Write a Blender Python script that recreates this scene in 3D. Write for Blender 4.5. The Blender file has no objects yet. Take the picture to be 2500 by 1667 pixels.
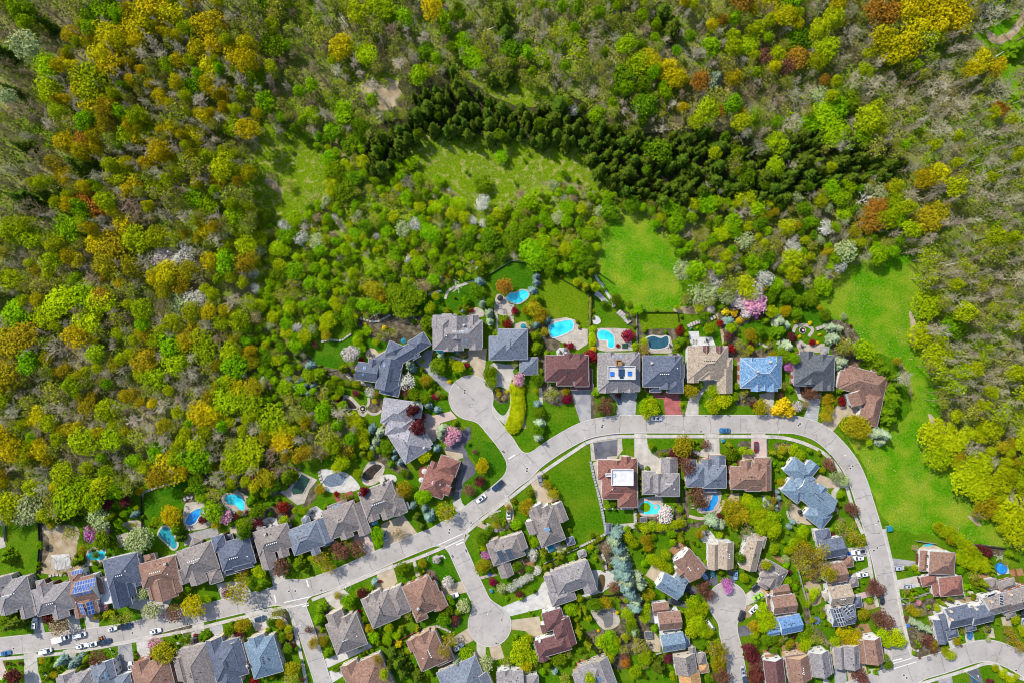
import bpy, bmesh, math, random
import numpy as np
from mathutils import Vector, Matrix

# ------------------------------------------------------------------ camera, sky, sun, exposure
SC = bpy.context.scene
S = 0.18            # metres per photo pixel on the ground
H = 320.0           # flying height of the camera
CX, CY = 1250.0, 833.5
cam = bpy.data.cameras.new('camera')
camo = bpy.data.objects.new('camera', cam)
SC.collection.objects.link(camo)
camo.location = (0, 0, H)
camo.rotation_euler = (0, 0, 0)
cam.sensor_fit = 'HORIZONTAL'
cam.angle = 2 * math.atan(1250 * S / H)
cam.clip_start = 1.0
cam.clip_end = 4000
SC.render.engine = 'CYCLES'
SC.camera = camo

SUN_EL = math.radians(47)
SUN_DIR = Vector((-0.70, 0.71, 0)).normalized() * math.cos(SUN_EL) + Vector((0, 0, math.sin(SUN_EL)))
world = bpy.data.worlds.new('World')
SC.world = world
world.use_nodes = True
wn = world.node_tree
bg = wn.nodes['Background']
sky = wn.nodes.new('ShaderNodeTexSky')
sky.sky_type = 'NISHITA'
sky.sun_disc = False
sky.sun_elevation = SUN_EL
sky.sun_rotation = math.atan2(SUN_DIR.x, SUN_DIR.y)
wn.links.new(sky.outputs[0], bg.inputs[0])
bg.inputs[1].default_value = 0.15
sl = bpy.data.lights.new('sun', 'SUN')
sl.energy = 3.5
sl.angle = math.radians(0.5)
sl.color = (1.0, 0.95, 0.86)
so = bpy.data.objects.new('sun', sl)
SC.collection.objects.link(so)
so.rotation_euler = SUN_DIR.to_track_quat('Z', 'Y').to_euler()
so.location = (0, 0, 400)
SC.view_settings.view_transform = 'Standard'
SC.view_settings.look = 'None'
SC.view_settings.exposure = 0.84
SC.view_settings.gamma = 1.0
SC.view_settings.use_curve_mapping = False

SC.cycles.filter_width = 1.05      # a crisp lens
rng = random.Random(7)
nrng = np.random.default_rng(7)
COL = SC.collection

# ------------------------------------------------------------------ helpers
def W(px, py, h=0.0):
    """photo pixel seen at height h -> world x, y"""
    k = S * (H - h) / H
    return ((px - CX) * k, (CY - py) * k)

def srgb(r, g, b):
    f = lambda c: (c / 12.92 if c <= 0.04045 else ((c + 0.055) / 1.055) ** 2.4)
    return (f(r / 255), f(g / 255), f(b / 255))

PANELS = {'A': (0, 1100, 4.704), 'B': (0, 1350, 4.704), 'C': (450, 1100, 4.704), 'D': (450, 1350, 4.704),
          'E': (900, 1080, 4.704), 'F': (900, 1350, 4.704), 'H': (1350, 1050, 4.704), 'G': (1350, 1350, 4.704),
          'I': (1800, 1050, 4.704), 'J': (1800, 1350, 4.704), 'K': (2150, 1450, 6.72), 'V': (2150, 1250, 6.271),
          'N': (650, 760, 4.612), 'P': (1000, 620, 4.612), 'R': (1300, 760, 4.612), 'S': (1700, 700, 4.1255),
          'L': (850, 1080, 4.48), 'Q': (1250, 1200, 4.48), '0': (0, 0, 1.0), 'X': (0, 0, 2.7659), 'Y': (830, 0, 2.7659),
          'Z': (1650, 0, 2.7659)}
def PX(panel, x, y):
    a = PANELS[panel]
    return (a[0] + x / a[2], a[1] + y / a[2])

_names = {}
def link(name, data, parent=None, loc=None, rz=None, **props):
    o = bpy.data.objects.new(name, data)
    COL.objects.link(o)
    if parent is not None:
        o.parent = parent
    if loc is not None:
        o.location = loc
    if rz is not None:
        o.rotation_euler = (0, 0, rz)
    for k, v in props.items():
        if v is not None:
            o[k] = v
    return o

def thing(name, label, cat, loc, rz=0.0, group=None):
    return link(name, None, None, loc, rz, label=label, category=cat, group=group)

class MB:
    """collects faces of one mesh"""
    def __init__(self):
        self.v, self.f, self.m = [], [], []
    def add(self, verts, faces, mi=0):
        n = len(self.v)
        self.v += [tuple(p) for p in verts]
        self.f += [tuple(i + n for i in f) for f in faces]
        self.m += [mi] * len(faces)
        return self
    def box(self, c, s, rz=0.0, mi=0, taper=1.0):
        cx, cy, cz = c
        a, b, h = s[0] / 2, s[1] / 2, s[2] / 2
        ca, sa = math.cos(rz), math.sin(rz)
        vs = []
        for z, t in ((-h, 1.0), (h, taper)):
            for x, y in ((-a, -b), (a, -b), (a, b), (-a, b)):
                x, y = x * t, y * t
                vs.append((cx + x * ca - y * sa, cy + x * sa + y * ca, cz + z))
        return self.add(vs, [(3, 2, 1, 0), (4, 5, 6, 7), (0, 1, 5, 4), (1, 2, 6, 5), (2, 3, 7, 6), (3, 0, 4, 7)], mi)
    def stick(self, p, q, r0, r1=None, n=4, mi=0):
        p, q = Vector(p), Vector(q)
        r1 = r0 if r1 is None else r1
        d = (q - p)
        if d.length < 1e-6:
            return self
        d.normalize()
        u = d.orthogonal().normalized()
        w = d.cross(u)
        vs = []
        for c, r in ((p, r0), (q, r1)):
            for i in range(n):
                a = 2 * math.pi * i / n
                vs.append(c + (u * math.cos(a) + w * math.sin(a)) * r)
        fs = [(i, (i + 1) % n, n + (i + 1) % n, n + i) for i in range(n)]
        fs += [tuple(range(n - 1, -1, -1)), tuple(range(n, 2 * n))]
        return self.add(vs, fs, mi)
    def disc(self, c, r, h, n=12, mi=0, r2=None):
        r2 = r if r2 is None else r2
        vs = [(c[0] + r * math.cos(2 * math.pi * i / n), c[1] + r * math.sin(2 * math.pi * i / n), c[2]) for i in range(n)]
        vs += [(c[0] + r2 * math.cos(2 * math.pi * i / n), c[1] + r2 * math.sin(2 * math.pi * i / n), c[2] + h) for i in range(n)]
        fs = [(i, (i + 1) % n, n + (i + 1) % n, n + i) for i in range(n)] + [tuple(range(n - 1, -1, -1)), tuple(range(n, 2 * n))]
        return self.add(vs, fs, mi)
    def mesh(self, name, mats):
        me = bpy.data.meshes.new(name)
        me.from_pydata(self.v, [], self.f)
        for m in (mats if isinstance(mats, (list, tuple)) else [mats]):
            me.materials.append(m)
        if any(self.m):
            me.polygons.foreach_set('material_index', self.m)
        me.update()
        return me
    def build(self, name, mats, parent=None, loc=None, rz=None, **props):
        return link(name, self.mesh(name, mats), parent, loc, rz, **props)

def np_mesh(name, verts, faces, mats, midx=None):
    me = bpy.data.meshes.new(name)
    nv, nf, k = len(verts), len(faces), faces.shape[1]
    me.vertices.add(nv)
    me.vertices.foreach_set('co', np.asarray(verts, np.float32).ravel())
    me.loops.add(nf * k)
    me.loops.foreach_set('vertex_index', np.asarray(faces, np.int32).ravel())
    me.polygons.add(nf)
    me.polygons.foreach_set('loop_start', np.arange(0, nf * k, k, dtype=np.int32))
    for m in (mats if isinstance(mats, (list, tuple)) else [mats]):
        me.materials.append(m)
    if midx is not None:
        me.polygons.foreach_set('material_index', np.asarray(midx, np.int32))
    me.update(calc_edges=True)
    me.validate()
    return me

def catmull(pts, n=5, closed=True):
    out = []
    N = len(pts)
    for i in range(N if closed else N - 1):
        p0 = pts[(i - 1) % N] if closed or i > 0 else pts[i]
        p1, p2 = pts[i], pts[(i + 1) % N]
        p3 = pts[(i + 2) % N] if closed or i + 2 < N else pts[min(i + 1, N - 1)]
        for k in range(n):
            t = k / n
            out.append(tuple(0.5 * (2 * b + (c - a) * t + (2 * a - 5 * b + 4 * c - d) * t * t + (3 * b - a - 3 * c + d) * t ** 3)
                             for a, b, c, d in zip(p0, p1, p2, p3)))
    if not closed:
        out.append(tuple(pts[-1]))
    return out

def poly_area(p):
    return 0.5 * sum(p[i][0] * p[(i + 1) % len(p)][1] - p[(i + 1) % len(p)][0] * p[i][1] for i in range(len(p)))

def poly_mesh(name, wpts, z, mat, thick=0.0):
    """flat polygon (world xy) as a sheet, or a slab whose top is at z"""
    if poly_area(wpts) < 0:
        wpts = wpts[::-1]
    bm = bmesh.new()
    vs = [bm.verts.new((x, y, z)) for x, y in wpts]
    f = bm.faces.new(vs)
    f.normal_update()
    if thick:
        lo = [bm.verts.new((x, y, z - thick)) for x, y in wpts]
        n = len(vs)
        for i in range(n):
            bm.faces.new((lo[i], lo[(i + 1) % n], vs[(i + 1) % n], vs[i]))
    bmesh.ops.triangulate(bm, faces=[f], quad_method='BEAUTY', ngon_method='EAR_CLIP')
    me = bpy.data.meshes.new(name)
    bm.to_mesh(me)
    bm.free()
    me.materials.append(mat)
    return me

def inside(p, poly):
    x, y = p
    r = False
    j = len(poly) - 1
    for i in range(len(poly)):
        xi, yi = poly[i]
        xj, yj = poly[j]
        if (yi > y) != (yj > y) and x < (xj - xi) * (y - yi) / (yj - yi) + xi:
            r = not r
        j = i
    return r

# ------------------------------------------------------------------ materials
MATS = {}
PLANTS = ('leaf_', 'lawn', 'meadow', 'scrub', 'under', 'forest', 'twig', 'tuft', 'bark', 'pool', 'needles', 'creek')
def tone(name, *cs):
    """built surfaces are kept at the lower end of their real reflectance"""
    k = 1.0 if name.startswith(PLANTS) else 0.76
    return [None if c is None else tuple(x * k for x in c) for c in cs]
def material(name, c1, c2=None, scale=1.0, rough=0.85, bump=0.0, c3=None, scale2=None, coord='world', obj_var=0.0, spec=0.2,
             contrast=(0.35, 0.65), metallic=0.0, translucent=0.0, detail=4.0, mix2=(0.45, 0.62)):
    """two (or three) tone noise material; obj_var shifts value and hue from object to object"""
    c1, c2, c3 = tone(name, c1, c2, c3)
    m = bpy.data.materials.new(name)
    m.use_nodes = True
    nt = m.node_tree
    N, L = nt.nodes, nt.links
    b = N['Principled BSDF']
    b.inputs['Roughness'].default_value = rough
    b.inputs['Specular IOR Level'].default_value = spec if rough < .72 else spec * .15
    b.inputs['Metallic'].default_value = metallic
    if coord == 'world':
        g = N.new('ShaderNodeNewGeometry')
        vec = g.outputs['Position']
    else:
        g = N.new('ShaderNodeTexCoord')
        vec = g.outputs['Object']
    col = None
    if c2 is None:
        rgb = N.new('ShaderNodeRGB')
        rgb.outputs[0].default_value = (*c1, 1)
        col = rgb.outputs[0]
    else:
        n1 = N.new('ShaderNodeTexNoise')
        n1.inputs['Scale'].default_value = scale
        n1.inputs['Detail'].default_value = detail
        L.new(vec, n1.inputs['Vector'])
        mr = N.new('ShaderNodeMapRange')
        mr.inputs['From Min'].default_value = contrast[0]
        mr.inputs['From Max'].default_value = contrast[1]
        L.new(n1.outputs['Fac'], mr.inputs['Value'])
        mx = N.new('ShaderNodeMix')
        mx.data_type = 'RGBA'
        mx.inputs['A'].default_value = (*c1, 1)
        mx.inputs['B'].default_value = (*c2, 1)
        L.new(mr.outputs[0], mx.inputs['Factor'])
        col = mx.outputs['Result']
        if c3 is not None:
            n2 = N.new('ShaderNodeTexNoise')
            n2.inputs['Scale'].default_value = scale2 or scale * 0.2
            n2.inputs['Detail'].default_value = 3
            L.new(vec, n2.inputs['Vector'])
            mr2 = N.new('ShaderNodeMapRange')
            mr2.inputs['From Min'].default_value = mix2[0]
            mr2.inputs['From Max'].default_value = mix2[1]
            L.new(n2.outputs['Fac'], mr2.inputs['Value'])
            mx2 = N.new('ShaderNodeMix')
            mx2.data_type = 'RGBA'
            L.new(mr2.outputs[0], mx2.inputs['Factor'])
            L.new(col, mx2.inputs['A'])
            mx2.inputs['B'].default_value = (*c3, 1)
            col = mx2.outputs['Result']
        if bump:
            bp = N.new('ShaderNodeBump')
            bp.inputs['Strength'].default_value = bump
            bp.inputs['Distance'].default_value = 0.1
            L.new(n1.outputs['Fac'], bp.inputs['Height'])
            L.new(bp.outputs[0], b.inputs['Normal'])
    if name.startswith(('lawn', 'meadow', 'scrub', 'forest')):      # blades and clumps
        n3 = N.new('ShaderNodeTexNoise')
        n3.inputs['Scale'].default_value = 1.6
        n3.inputs['Detail'].default_value = 3
        L.new(vec, n3.inputs['Vector'])
        m3 = N.new('ShaderNodeMapRange')
        m3.inputs['From Min'].default_value = 0.3
        m3.inputs['From Max'].default_value = 0.7
        m3.inputs['To Min'].default_value = 0.72
        m3.inputs['To Max'].default_value = 1.25
        L.new(n3.outputs['Fac'], m3.inputs['Value'])
        v3 = N.new('ShaderNodeVectorMath')
        v3.operation = 'SCALE'
        L.new(col, v3.inputs[0])
        L.new(m3.outputs[0], v3.inputs['Scale'])
        col = v3.outputs[0]
    if obj_var:
        oi = N.new('ShaderNodeObjectInfo')
        hs = N.new('ShaderNodeHueSaturation')
        mv = N.new('ShaderNodeMapRange')
        mv.inputs['To Min'].default_value = 1 - obj_var
        mv.inputs['To Max'].default_value = 1 + obj_var
        L.new(oi.outputs['Random'], mv.inputs['Value'])
        L.new(mv.outputs[0], hs.inputs['Value'])
        wn_ = N.new('ShaderNodeTexWhiteNoise')
        wn_.noise_dimensions = '1D'
        L.new(oi.outputs['Random'], wn_.inputs['W'])
        mh = N.new('ShaderNodeMapRange')
        mh.inputs['To Min'].default_value = 0.5 - obj_var * 0.09
        mh.inputs['To Max'].default_value = 0.5 + obj_var * 0.09
        L.new(wn_.outputs['Value'], mh.inputs['Value'])
        L.new(mh.outputs[0], hs.inputs['Hue'])
        L.new(col, hs.inputs['Color'])
        col = hs.outputs[0]
    L.new(col, b.inputs['Base Color'])
    if translucent:
        tr = N.new('ShaderNodeBsdfTranslucent')
        L.new(col, tr.inputs['Color'])
        ms = N.new('ShaderNodeMixShader')
        ms.inputs[0].default_value = translucent
        L.new(b.outputs[0], ms.inputs[1])
        L.new(tr.outputs[0], ms.inputs[2])
        L.new(ms.outputs[0], N['Material Output'].inputs['Surface'])
    MATS[name] = m
    return m

def grid_material(name, c1, c2, mortar, bw, bh, rough=0.85, rot=0.0, msize=0.02, offset=0.5):
    """bonded paving / slabs by a Brick texture in world metres"""
    c1, c2, mortar = tone(name, c1, c2, mortar)
    m = bpy.data.materials.new(name)
    m.use_nodes = True
    nt = m.node_tree
    N, L = nt.nodes, nt.links
    b = N['Principled BSDF']
    b.inputs['Roughness'].default_value = rough
    b.inputs['Specular IOR Level'].default_value = 0.2
    g = N.new('ShaderNodeNewGeometry')
    mp = N.new('ShaderNodeMapping')
    mp.inputs['Rotation'].default_value = (0, 0, rot)
    L.new(g.outputs['Position'], mp.inputs['Vector'])
    br = N.new('ShaderNodeTexBrick')
    br.offset = offset
    br.inputs['Scale'].default_value = 1.0
    br.inputs['Brick Width'].default_value = bw
    br.inputs['Row Height'].default_value = bh
    br.inputs['Mortar Size'].default_value = msize
    br.inputs['Color1'].default_value = (*c1, 1)
    br.inputs['Color2'].default_value = (*c2, 1)
    br.inputs['Mortar'].default_value = (*mortar, 1)
    L.new(mp.outputs[0], br.inputs['Vector'])
    n1 = N.new('ShaderNodeTexNoise')
    n1.inputs['Scale'].default_value = 0.35
    n1.inputs['Detail'].default_value = 6
    L.new(g.outputs['Position'], n1.inputs['Vector'])
    mr = N.new('ShaderNodeMapRange')
    mr.inputs['From Min'].default_value = 0.3
    mr.inputs['From Max'].default_value = 0.7
    mr.inputs['To Min'].default_value = 0.78
    mr.inputs['To Max'].default_value = 1.12
    L.new(n1.outputs['Fac'], mr.inputs['Value'])
    mx = N.new('ShaderNodeVectorMath')
    mx.operation = 'SCALE'
    L.new(br.outputs['Color'], mx.inputs[0])
    L.new(mr.outputs[0], mx.inputs['Scale'])
    L.new(mx.outputs[0], b.inputs['Base Color'])
    MATS[name] = m
    return m
# ---- ground
material('forest_floor', (0.125, 0.130, 0.030), (0.095, 0.165, 0.008), 0.3, c3=(0.19, 0.165, 0.075), scale2=0.06, bump=0.3)
material('lawn', (0.032, 0.098, 0.001), (0.056, 0.132, 0.002), 0.9, c3=(0.092, 0.142, 0.005), scale2=0.12, bump=0.4, mix2=(0.42, 0.75))
material('lawn_deep', (0.020, 0.080, 0.001), (0.036, 0.110, 0.002), 0.9, c3=(0.060, 0.122, 0.004), scale2=0.14, bump=0.4, mix2=(0.45, 0.8))
material('lawn_gold', (0.062, 0.125, 0.001), (0.098, 0.152, 0.003), 1.0, c3=(0.135, 0.162, 0.01), scale2=0.12, bump=0.4, mix2=(0.5, 0.8))
material('lawn_vivid', (0.036, 0.140, 0.001), (0.074, 0.190, 0.002), 1.1, c3=(0.160, 0.210, 0.012), scale2=0.10, bump=0.5, mix2=(0.40, 0.68))
material('meadow', (0.068, 0.135, 0.001), (0.120, 0.172, 0.004), 0.9, c3=(0.235, 0.225, 0.06), scale2=0.35, bump=0.6, mix2=(0.52, 0.70))
material('bed', (0.10, 0.075, 0.05), (0.055, 0.06, 0.025), 0.9, c3=(0.17, 0.14, 0.10), scale2=0.5, bump=0.5)
material('dirt', (0.36, 0.27, 0.16), (0.26, 0.19, 0.11), 0.8, c3=(0.42, 0.35, 0.24), scale2=0.2, bump=0.4)
material('creek', (0.03, 0.045, 0.03), (0.06, 0.065, 0.04), 0.4, rough=0.12, spec=0.5)
material('tuft', (0.36, 0.33, 0.15), (0.20, 0.24, 0.07), 0.4, translucent=0.2)
material('undergrowth', (0.125, 0.225, 0.002), (0.230, 0.300, 0.006), 0.12, c3=(0.22, 0.205, 0.055), scale2=0.05, translucent=0.25)
# ---- paving
def road_material():
    m = material('road', (0.43, 0.395, 0.36), (0.355, 0.325, 0.295), 0.12, c3=(0.30, 0.275, 0.25), scale2=0.5, bump=0.1, mix2=(0.55, 0.8), detail=8)
    nt = m.node_tree
    N, L = nt.nodes, nt.links
    b = N['Principled BSDF']
    src = b.inputs['Base Color'].links[0].from_socket
    g = N.new('ShaderNodeNewGeometry')
    # wandering tar-sealed cracks: edges of big noisy voronoi cells, present only here and there
    nz = N.new('ShaderNodeTexNoise'); nz.inputs['Scale'].default_value = 0.35; nz.inputs['Detail'].default_value = 5
    L.new(g.outputs['Position'], nz.inputs['Vector'])
    sc = N.new('ShaderNodeVectorMath'); sc.operation = 'SCALE'; sc.inputs['Scale'].default_value = 4.0
    L.new(nz.outputs['Color'], sc.inputs[0])
    ad = N.new('ShaderNodeVectorMath'); ad.operation = 'ADD'
    L.new(g.outputs['Position'], ad.inputs[0]); L.new(sc.outputs[0], ad.inputs[1])
    vo = N.new('ShaderNodeTexVoronoi'); vo.feature = 'DISTANCE_TO_EDGE'; vo.inputs['Scale'].default_value = 0.115
    L.new(ad.outputs[0], vo.inputs['Vector'])
    mr = N.new('ShaderNodeMapRange'); mr.inputs['From Min'].default_value = 0.002; mr.inputs['From Max'].default_value = 0.011
    mr.inputs['To Min'].default_value = 1.0; mr.inputs['To Max'].default_value = 0.0
    L.new(vo.outputs['Distance'], mr.inputs['Value'])
    n2 = N.new('ShaderNodeTexNoise'); n2.inputs['Scale'].default_value = 0.07
    L.new(g.outputs['Position'], n2.inputs['Vector'])
    m2 = N.new('ShaderNodeMapRange'); m2.inputs['From Min'].default_value = 0.42; m2.inputs['From Max'].default_value = 0.6
    m2.inputs['To Max'].default_value = 0.6
    L.new(n2.outputs['Fac'], m2.inputs['Value'])
    mu = N.new('ShaderNodeMath'); mu.operation = 'MULTIPLY'
    L.new(mr.outputs[0], mu.inputs[0]); L.new(m2.outputs[0], mu.inputs[1])
    mx = N.new('ShaderNodeMix'); mx.data_type = 'RGBA'
    L.new(mu.outputs[0], mx.inputs['Factor']); L.new(src, mx.inputs['A']); mx.inputs['B'].default_value = (0.10, 0.095, 0.09, 1)
    L.new(mx.outputs['Result'], b.inputs['Base Color'])
road_material()
grid_material('sidewalk', (0.52, 0.48, 0.42), (0.47, 0.435, 0.38), (0.30, 0.28, 0.24), 1.5, 1.5, msize=0.03, offset=0)
material('kerb', (0.56, 0.53, 0.48), (0.46, 0.43, 0.39), 0.6)
grid_material('conc', (0.49, 0.455, 0.395), (0.44, 0.41, 0.36), (0.34, 0.31, 0.27), 3.0, 3.0, msize=0.03, offset=0)
material('asph', (0.085, 0.085, 0.105), (0.115, 0.115, 0.135), 0.5, bump=0.1, c3=(0.15, 0.15, 0.165), scale2=0.15)
material('asph_worn', (0.23, 0.225, 0.245), (0.29, 0.285, 0.295), 0.4, bump=0.1, c3=(0.35, 0.34, 0.33), scale2=0.2)
grid_material('paver', (0.50, 0.41, 0.29), (0.44, 0.36, 0.25), (0.33, 0.27, 0.19), 0.45, 0.3, msize=0.02)
grid_material('white_paver', (0.54, 0.52, 0.48), (0.48, 0.46, 0.43), (0.28, 0.27, 0.25), 1.35, 1.35, rot=0.22, msize=0.05)
grid_material('grey_paver', (0.42, 0.42, 0.42), (0.36, 0.36, 0.36), (0.24, 0.24, 0.24), 0.9, 0.7, msize=0.04)
material('white_conc', (0.58, 0.56, 0.52), (0.46, 0.445, 0.41), 0.7, c3=(0.36, 0.34, 0.31), scale2=0.4, mix2=(.5, .8))
grid_material('pink_paver', (0.56, 0.43, 0.37), (0.52, 0.41, 0.36), (0.40, 0.31, 0.27), 0.6, 0.4, msize=0.03)
grid_material('red_paver', (0.36, 0.10, 0.095), (0.42, 0.13, 0.12), (0.20, 0.07, 0.06), 1.1, 1.1, msize=0.03)
grid_material('stone', (0.50, 0.44, 0.36), (0.42, 0.37, 0.31), (0.30, 0.27, 0.22), 0.8, 0.6, msize=0.04)
material('rock', (0.50, 0.46, 0.40), (0.36, 0.33, 0.28), 1.2, bump=0.4)
material('white_line', (0.80, 0.79, 0.76), (0.66, 0.64, 0.61), 1.5)
# ---- water
def water(name, c, c2, sc=0.8):
    material(name, c, c2, sc, rough=0.06, spec=0.5, bump=0.12)
water('pool_cyan', (0.008, 0.33, 0.45), (0.05, 0.58, 0.63), 0.22)
water('pool_blue', (0.006, 0.12, 0.38), (0.02, 0.26, 0.55), 0.25)
water('pool_teal', (0.012, 0.16, 0.20), (0.02, 0.22, 0.25))
water('pool_green', (0.010, 0.035, 0.018), (0.015, 0.05, 0.022))
water('pond_dark', (0.012, 0.010, 0.006), (0.05, 0.03, 0.012), 0.5)
water('pond_amber', (0.12, 0.07, 0.01), (0.06, 0.045, 0.012), 0.5)
grid_material('cover_slate', (0.13, 0.17, 0.22), (0.12, 0.16, 0.21), (0.22, 0.26, 0.30), 1.4, 1.4, msize=0.05, offset=0, rot=0.35)
grid_material('cover_grey', (0.16, 0.155, 0.15), (0.15, 0.145, 0.14), (0.20, 0.19, 0.18), 1.4, 1.4, msize=0.04, offset=0, rot=0.3)
grid_material('cover_teal', (0.016, 0.085, 0.13), (0.014, 0.078, 0.12), (0.05, 0.13, 0.17), 1.4, 1.4, msize=0.04, offset=0)
# ---- roofs
ROOFS = {'grey': (0.235, 0.215, 0.215), 'taupe': (0.225, 0.195, 0.180), 'slate': (0.110, 0.125, 0.165), 'navy': (0.055, 0.070, 0.110),  # navy: slate with the shade of down-facing slopes put into the colour
         'brown': (0.235, 0.140, 0.105), 'redbrown': (0.225, 0.105, 0.085), 'maroon': (0.140, 0.070, 0.068), 'tan': (0.33, 0.265, 0.20),
         'lightblue': (0.155, 0.215, 0.275), 'brightblue': (0.13, 0.30, 0.50), 'charcoal': (0.105, 0.112, 0.122), 'bluegrey': (0.165, 0.185, 0.225),
         'palegrey': (0.275, 0.265, 0.285), 'orange': (0.48, 0.27, 0.11), 'medblue': (0.12, 0.22, 0.38)}
def mul(c, k): return tuple(min(1, x * k) for x in c)
for k, c in ROOFS.items():
    material('roof_' + k, mul(c, 0.74), mul(c, 1.30), 1.5, rough=0.9, bump=0.25, c3=mul(c, 0.80), scale2=0.35, detail=6, contrast=(0.38, 0.62),
             mix2=(0.5, 0.85))
    material('cap_' + k, mul(c, 1.25))
material('brightblue_tile', (0.085, 0.185, 0.33), (0.24, 0.37, 0.51), 1.8, contrast=(0.42, 0.62))
material('roof_white', (0.66, 0.65, 0.65), (0.54, 0.53, 0.53), 0.5)
for k, c in {'white': (0.80, 0.78, 0.74), 'cream': (0.68, 0.58, 0.44), 'brick': (0.42, 0.17, 0.09), 'darkbrick': (0.20, 0.085, 0.055),
             'stone': (0.50, 0.42, 0.32), 'peach': (0.66, 0.44, 0.27), 'greybrick': (0.36, 0.31, 0.27)}.items():
    if 'brick' in k:
        grid_material('wall_' + k, c, mul(c, 0.85), mul(c, 0.6), 0.5, 0.2, msize=0.015)
    else:
        material('wall_' + k, c, mul(c, 0.88), 0.7)
material('trim', (0.75, 0.74, 0.72))
material('gutter', (0.45, 0.44, 0.43))
material('fascia', (0.52, 0.50, 0.48))
material('glass', (0.035, 0.055, 0.075), rough=0.06, spec=0.6)
material('skylight', (0.10, 0.24, 0.42), rough=0.08, spec=0.6)
material('awning', (0.09, 0.40, 0.48), rough=0.6)
material('garage_white', (0.72, 0.70, 0.66))
material('garage_brown', (0.16, 0.06, 0.05))
material('door_wood', (0.15, 0.07, 0.04))
material('vent_white', (0.72, 0.72, 0.70))
material('vent_dark', (0.06, 0.06, 0.065))
material('panel_blue', (0.012, 0.06, 0.25), (0.02, 0.085, 0.31), 0.5, rough=0.15, spec=0.5)
material('panel_black', (0.02, 0.024, 0.032), (0.03, 0.034, 0.044), 0.5, rough=0.15, spec=0.5)
material('panel_grey', (0.085, 0.11, 0.145), (0.10, 0.125, 0.16), 0.5, rough=0.5)
material('alu', (0.62, 0.63, 0.65), rough=0.4)
material('deck_white', (0.58, 0.57, 0.55), (0.46, 0.455, 0.44), 0.8)
material('deck_wood', (0.34, 0.19, 0.09), (0.26, 0.14, 0.07), 0.9)
material('deck_red', (0.30, 0.10, 0.07), (0.24, 0.08, 0.06), 0.9)
material('deck_grey', (0.33, 0.32, 0.31), (0.26, 0.25, 0.25), 0.9)
# ---- foliage
LEAF = {'green': ((0.125, 0.265, 0.001), (0.235, 0.385, 0.003)), 'yellowgreen': ((0.20, 0.275, 0.001), (0.34, 0.405, 0.004)),
        'lime': ((0.25, 0.36, 0.001), (0.36, 0.48, 0.004)), 'golden': ((0.33, 0.285, 0.002), (0.50, 0.42, 0.004)),
        'ochre': ((0.23, 0.195, 0.004), (0.35, 0.285, 0.008)), 'orange': ((0.27, 0.125, 0.012), (0.36, 0.175, 0.016)), 'yellow': ((0.52, 0.38, 0.006), (0.68, 0.50, 0.012)),
        'deep': ((0.075, 0.155, 0.002), (0.145, 0.235, 0.004)), 'maroon': ((0.080, 0.016, 0.015), (0.155, 0.032, 0.030)),
        'russet': ((0.135, 0.055, 0.035), (0.215, 0.090, 0.055)), 'crimson': ((0.165, 0.008, 0.016), (0.26, 0.016, 0.026)),
        'pink': ((0.52, 0.22, 0.30), (0.68, 0.38, 0.44)), 'white': ((0.42, 0.42, 0.32), (0.64, 0.62, 0.54)), 'magenta': ((0.40, 0.11, 0.34), (0.56, 0.21, 0.46)),
        'bluespruce': ((0.075, 0.135, 0.110), (0.165, 0.24, 0.205)), 'spruce': ((0.030, 0.056, 0.003), (0.072, 0.110, 0.006)),
        'palespruce': ((0.15, 0.20, 0.10), (0.27, 0.33, 0.20)), 'cedar': ((0.095, 0.135, 0.003), (0.18, 0.225, 0.006)),
        'olive': ((0.20, 0.235, 0.010), (0.32, 0.345, 0.028)), 'pale': ((0.25, 0.30, 0.10), (0.40, 0.44, 0.20)), 'tanleaf': ((0.30, 0.21, 0.105), (0.42, 0.31, 0.17)),
        'blush': ((0.50, 0.42, 0.38), (0.70, 0.62, 0.58))}
for k, (a, b) in LEAF.items():
    material('leaf_' + k, a, b, 0.55, rough=0.75, translucent=0.32 if k not in ('spruce', 'bluespruce', 'palespruce') else 0.0, obj_var=0.2, coord='world')
material('bark', (0.13, 0.105, 0.08), (0.20, 0.17, 0.135), 0.8, obj_var=0.2)
material('twig_grey', (0.27, 0.235, 0.145), (0.41, 0.365, 0.25), 0.4, obj_var=0.28)
material('twig_brown', (0.19, 0.14, 0.075), (0.30, 0.23, 0.13), 0.4, obj_var=0.28)
material('twig_pale', (0.50, 0.46, 0.36), (0.62, 0.58, 0.48), 0.4, obj_var=0.1)

material('scrub', (0.095, 0.195, 0.001), (0.16, 0.24, 0.005), 0.5, c3=(0.20, 0.18, 0.06), scale2=0.18, bump=0.4, mix2=(0.5, 0.7))
material('tar', (0.17, 0.16, 0.15), (0.28, 0.26, 0.24), 0.8)
material('road_patch', (0.37, 0.345, 0.325), (0.31, 0.29, 0.27), 0.4, c3=(.40, .37, .34), scale2=.2)
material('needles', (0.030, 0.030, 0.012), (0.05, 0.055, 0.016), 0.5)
# ================================================================== GROUND
M = MATS
gm = MB()
GX, GY, GN = 620.0, 520.0, 24
for i in range(GN + 1):
    for j in range(GN + 1):
        gm.v.append((-GX + 2 * GX * i / GN, -GY + 2 * GY * j / GN, 0.0))
for i in range(GN):
    for j in range(GN):
        a = i * (GN + 1) + j
        gm.f.append((a, a + GN + 1, a + GN + 2, a + 1)); gm.m.append(0)
gm.build('ground', M['forest_floor'], kind='structure', label='brown and green forest floor under the trees')

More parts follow.
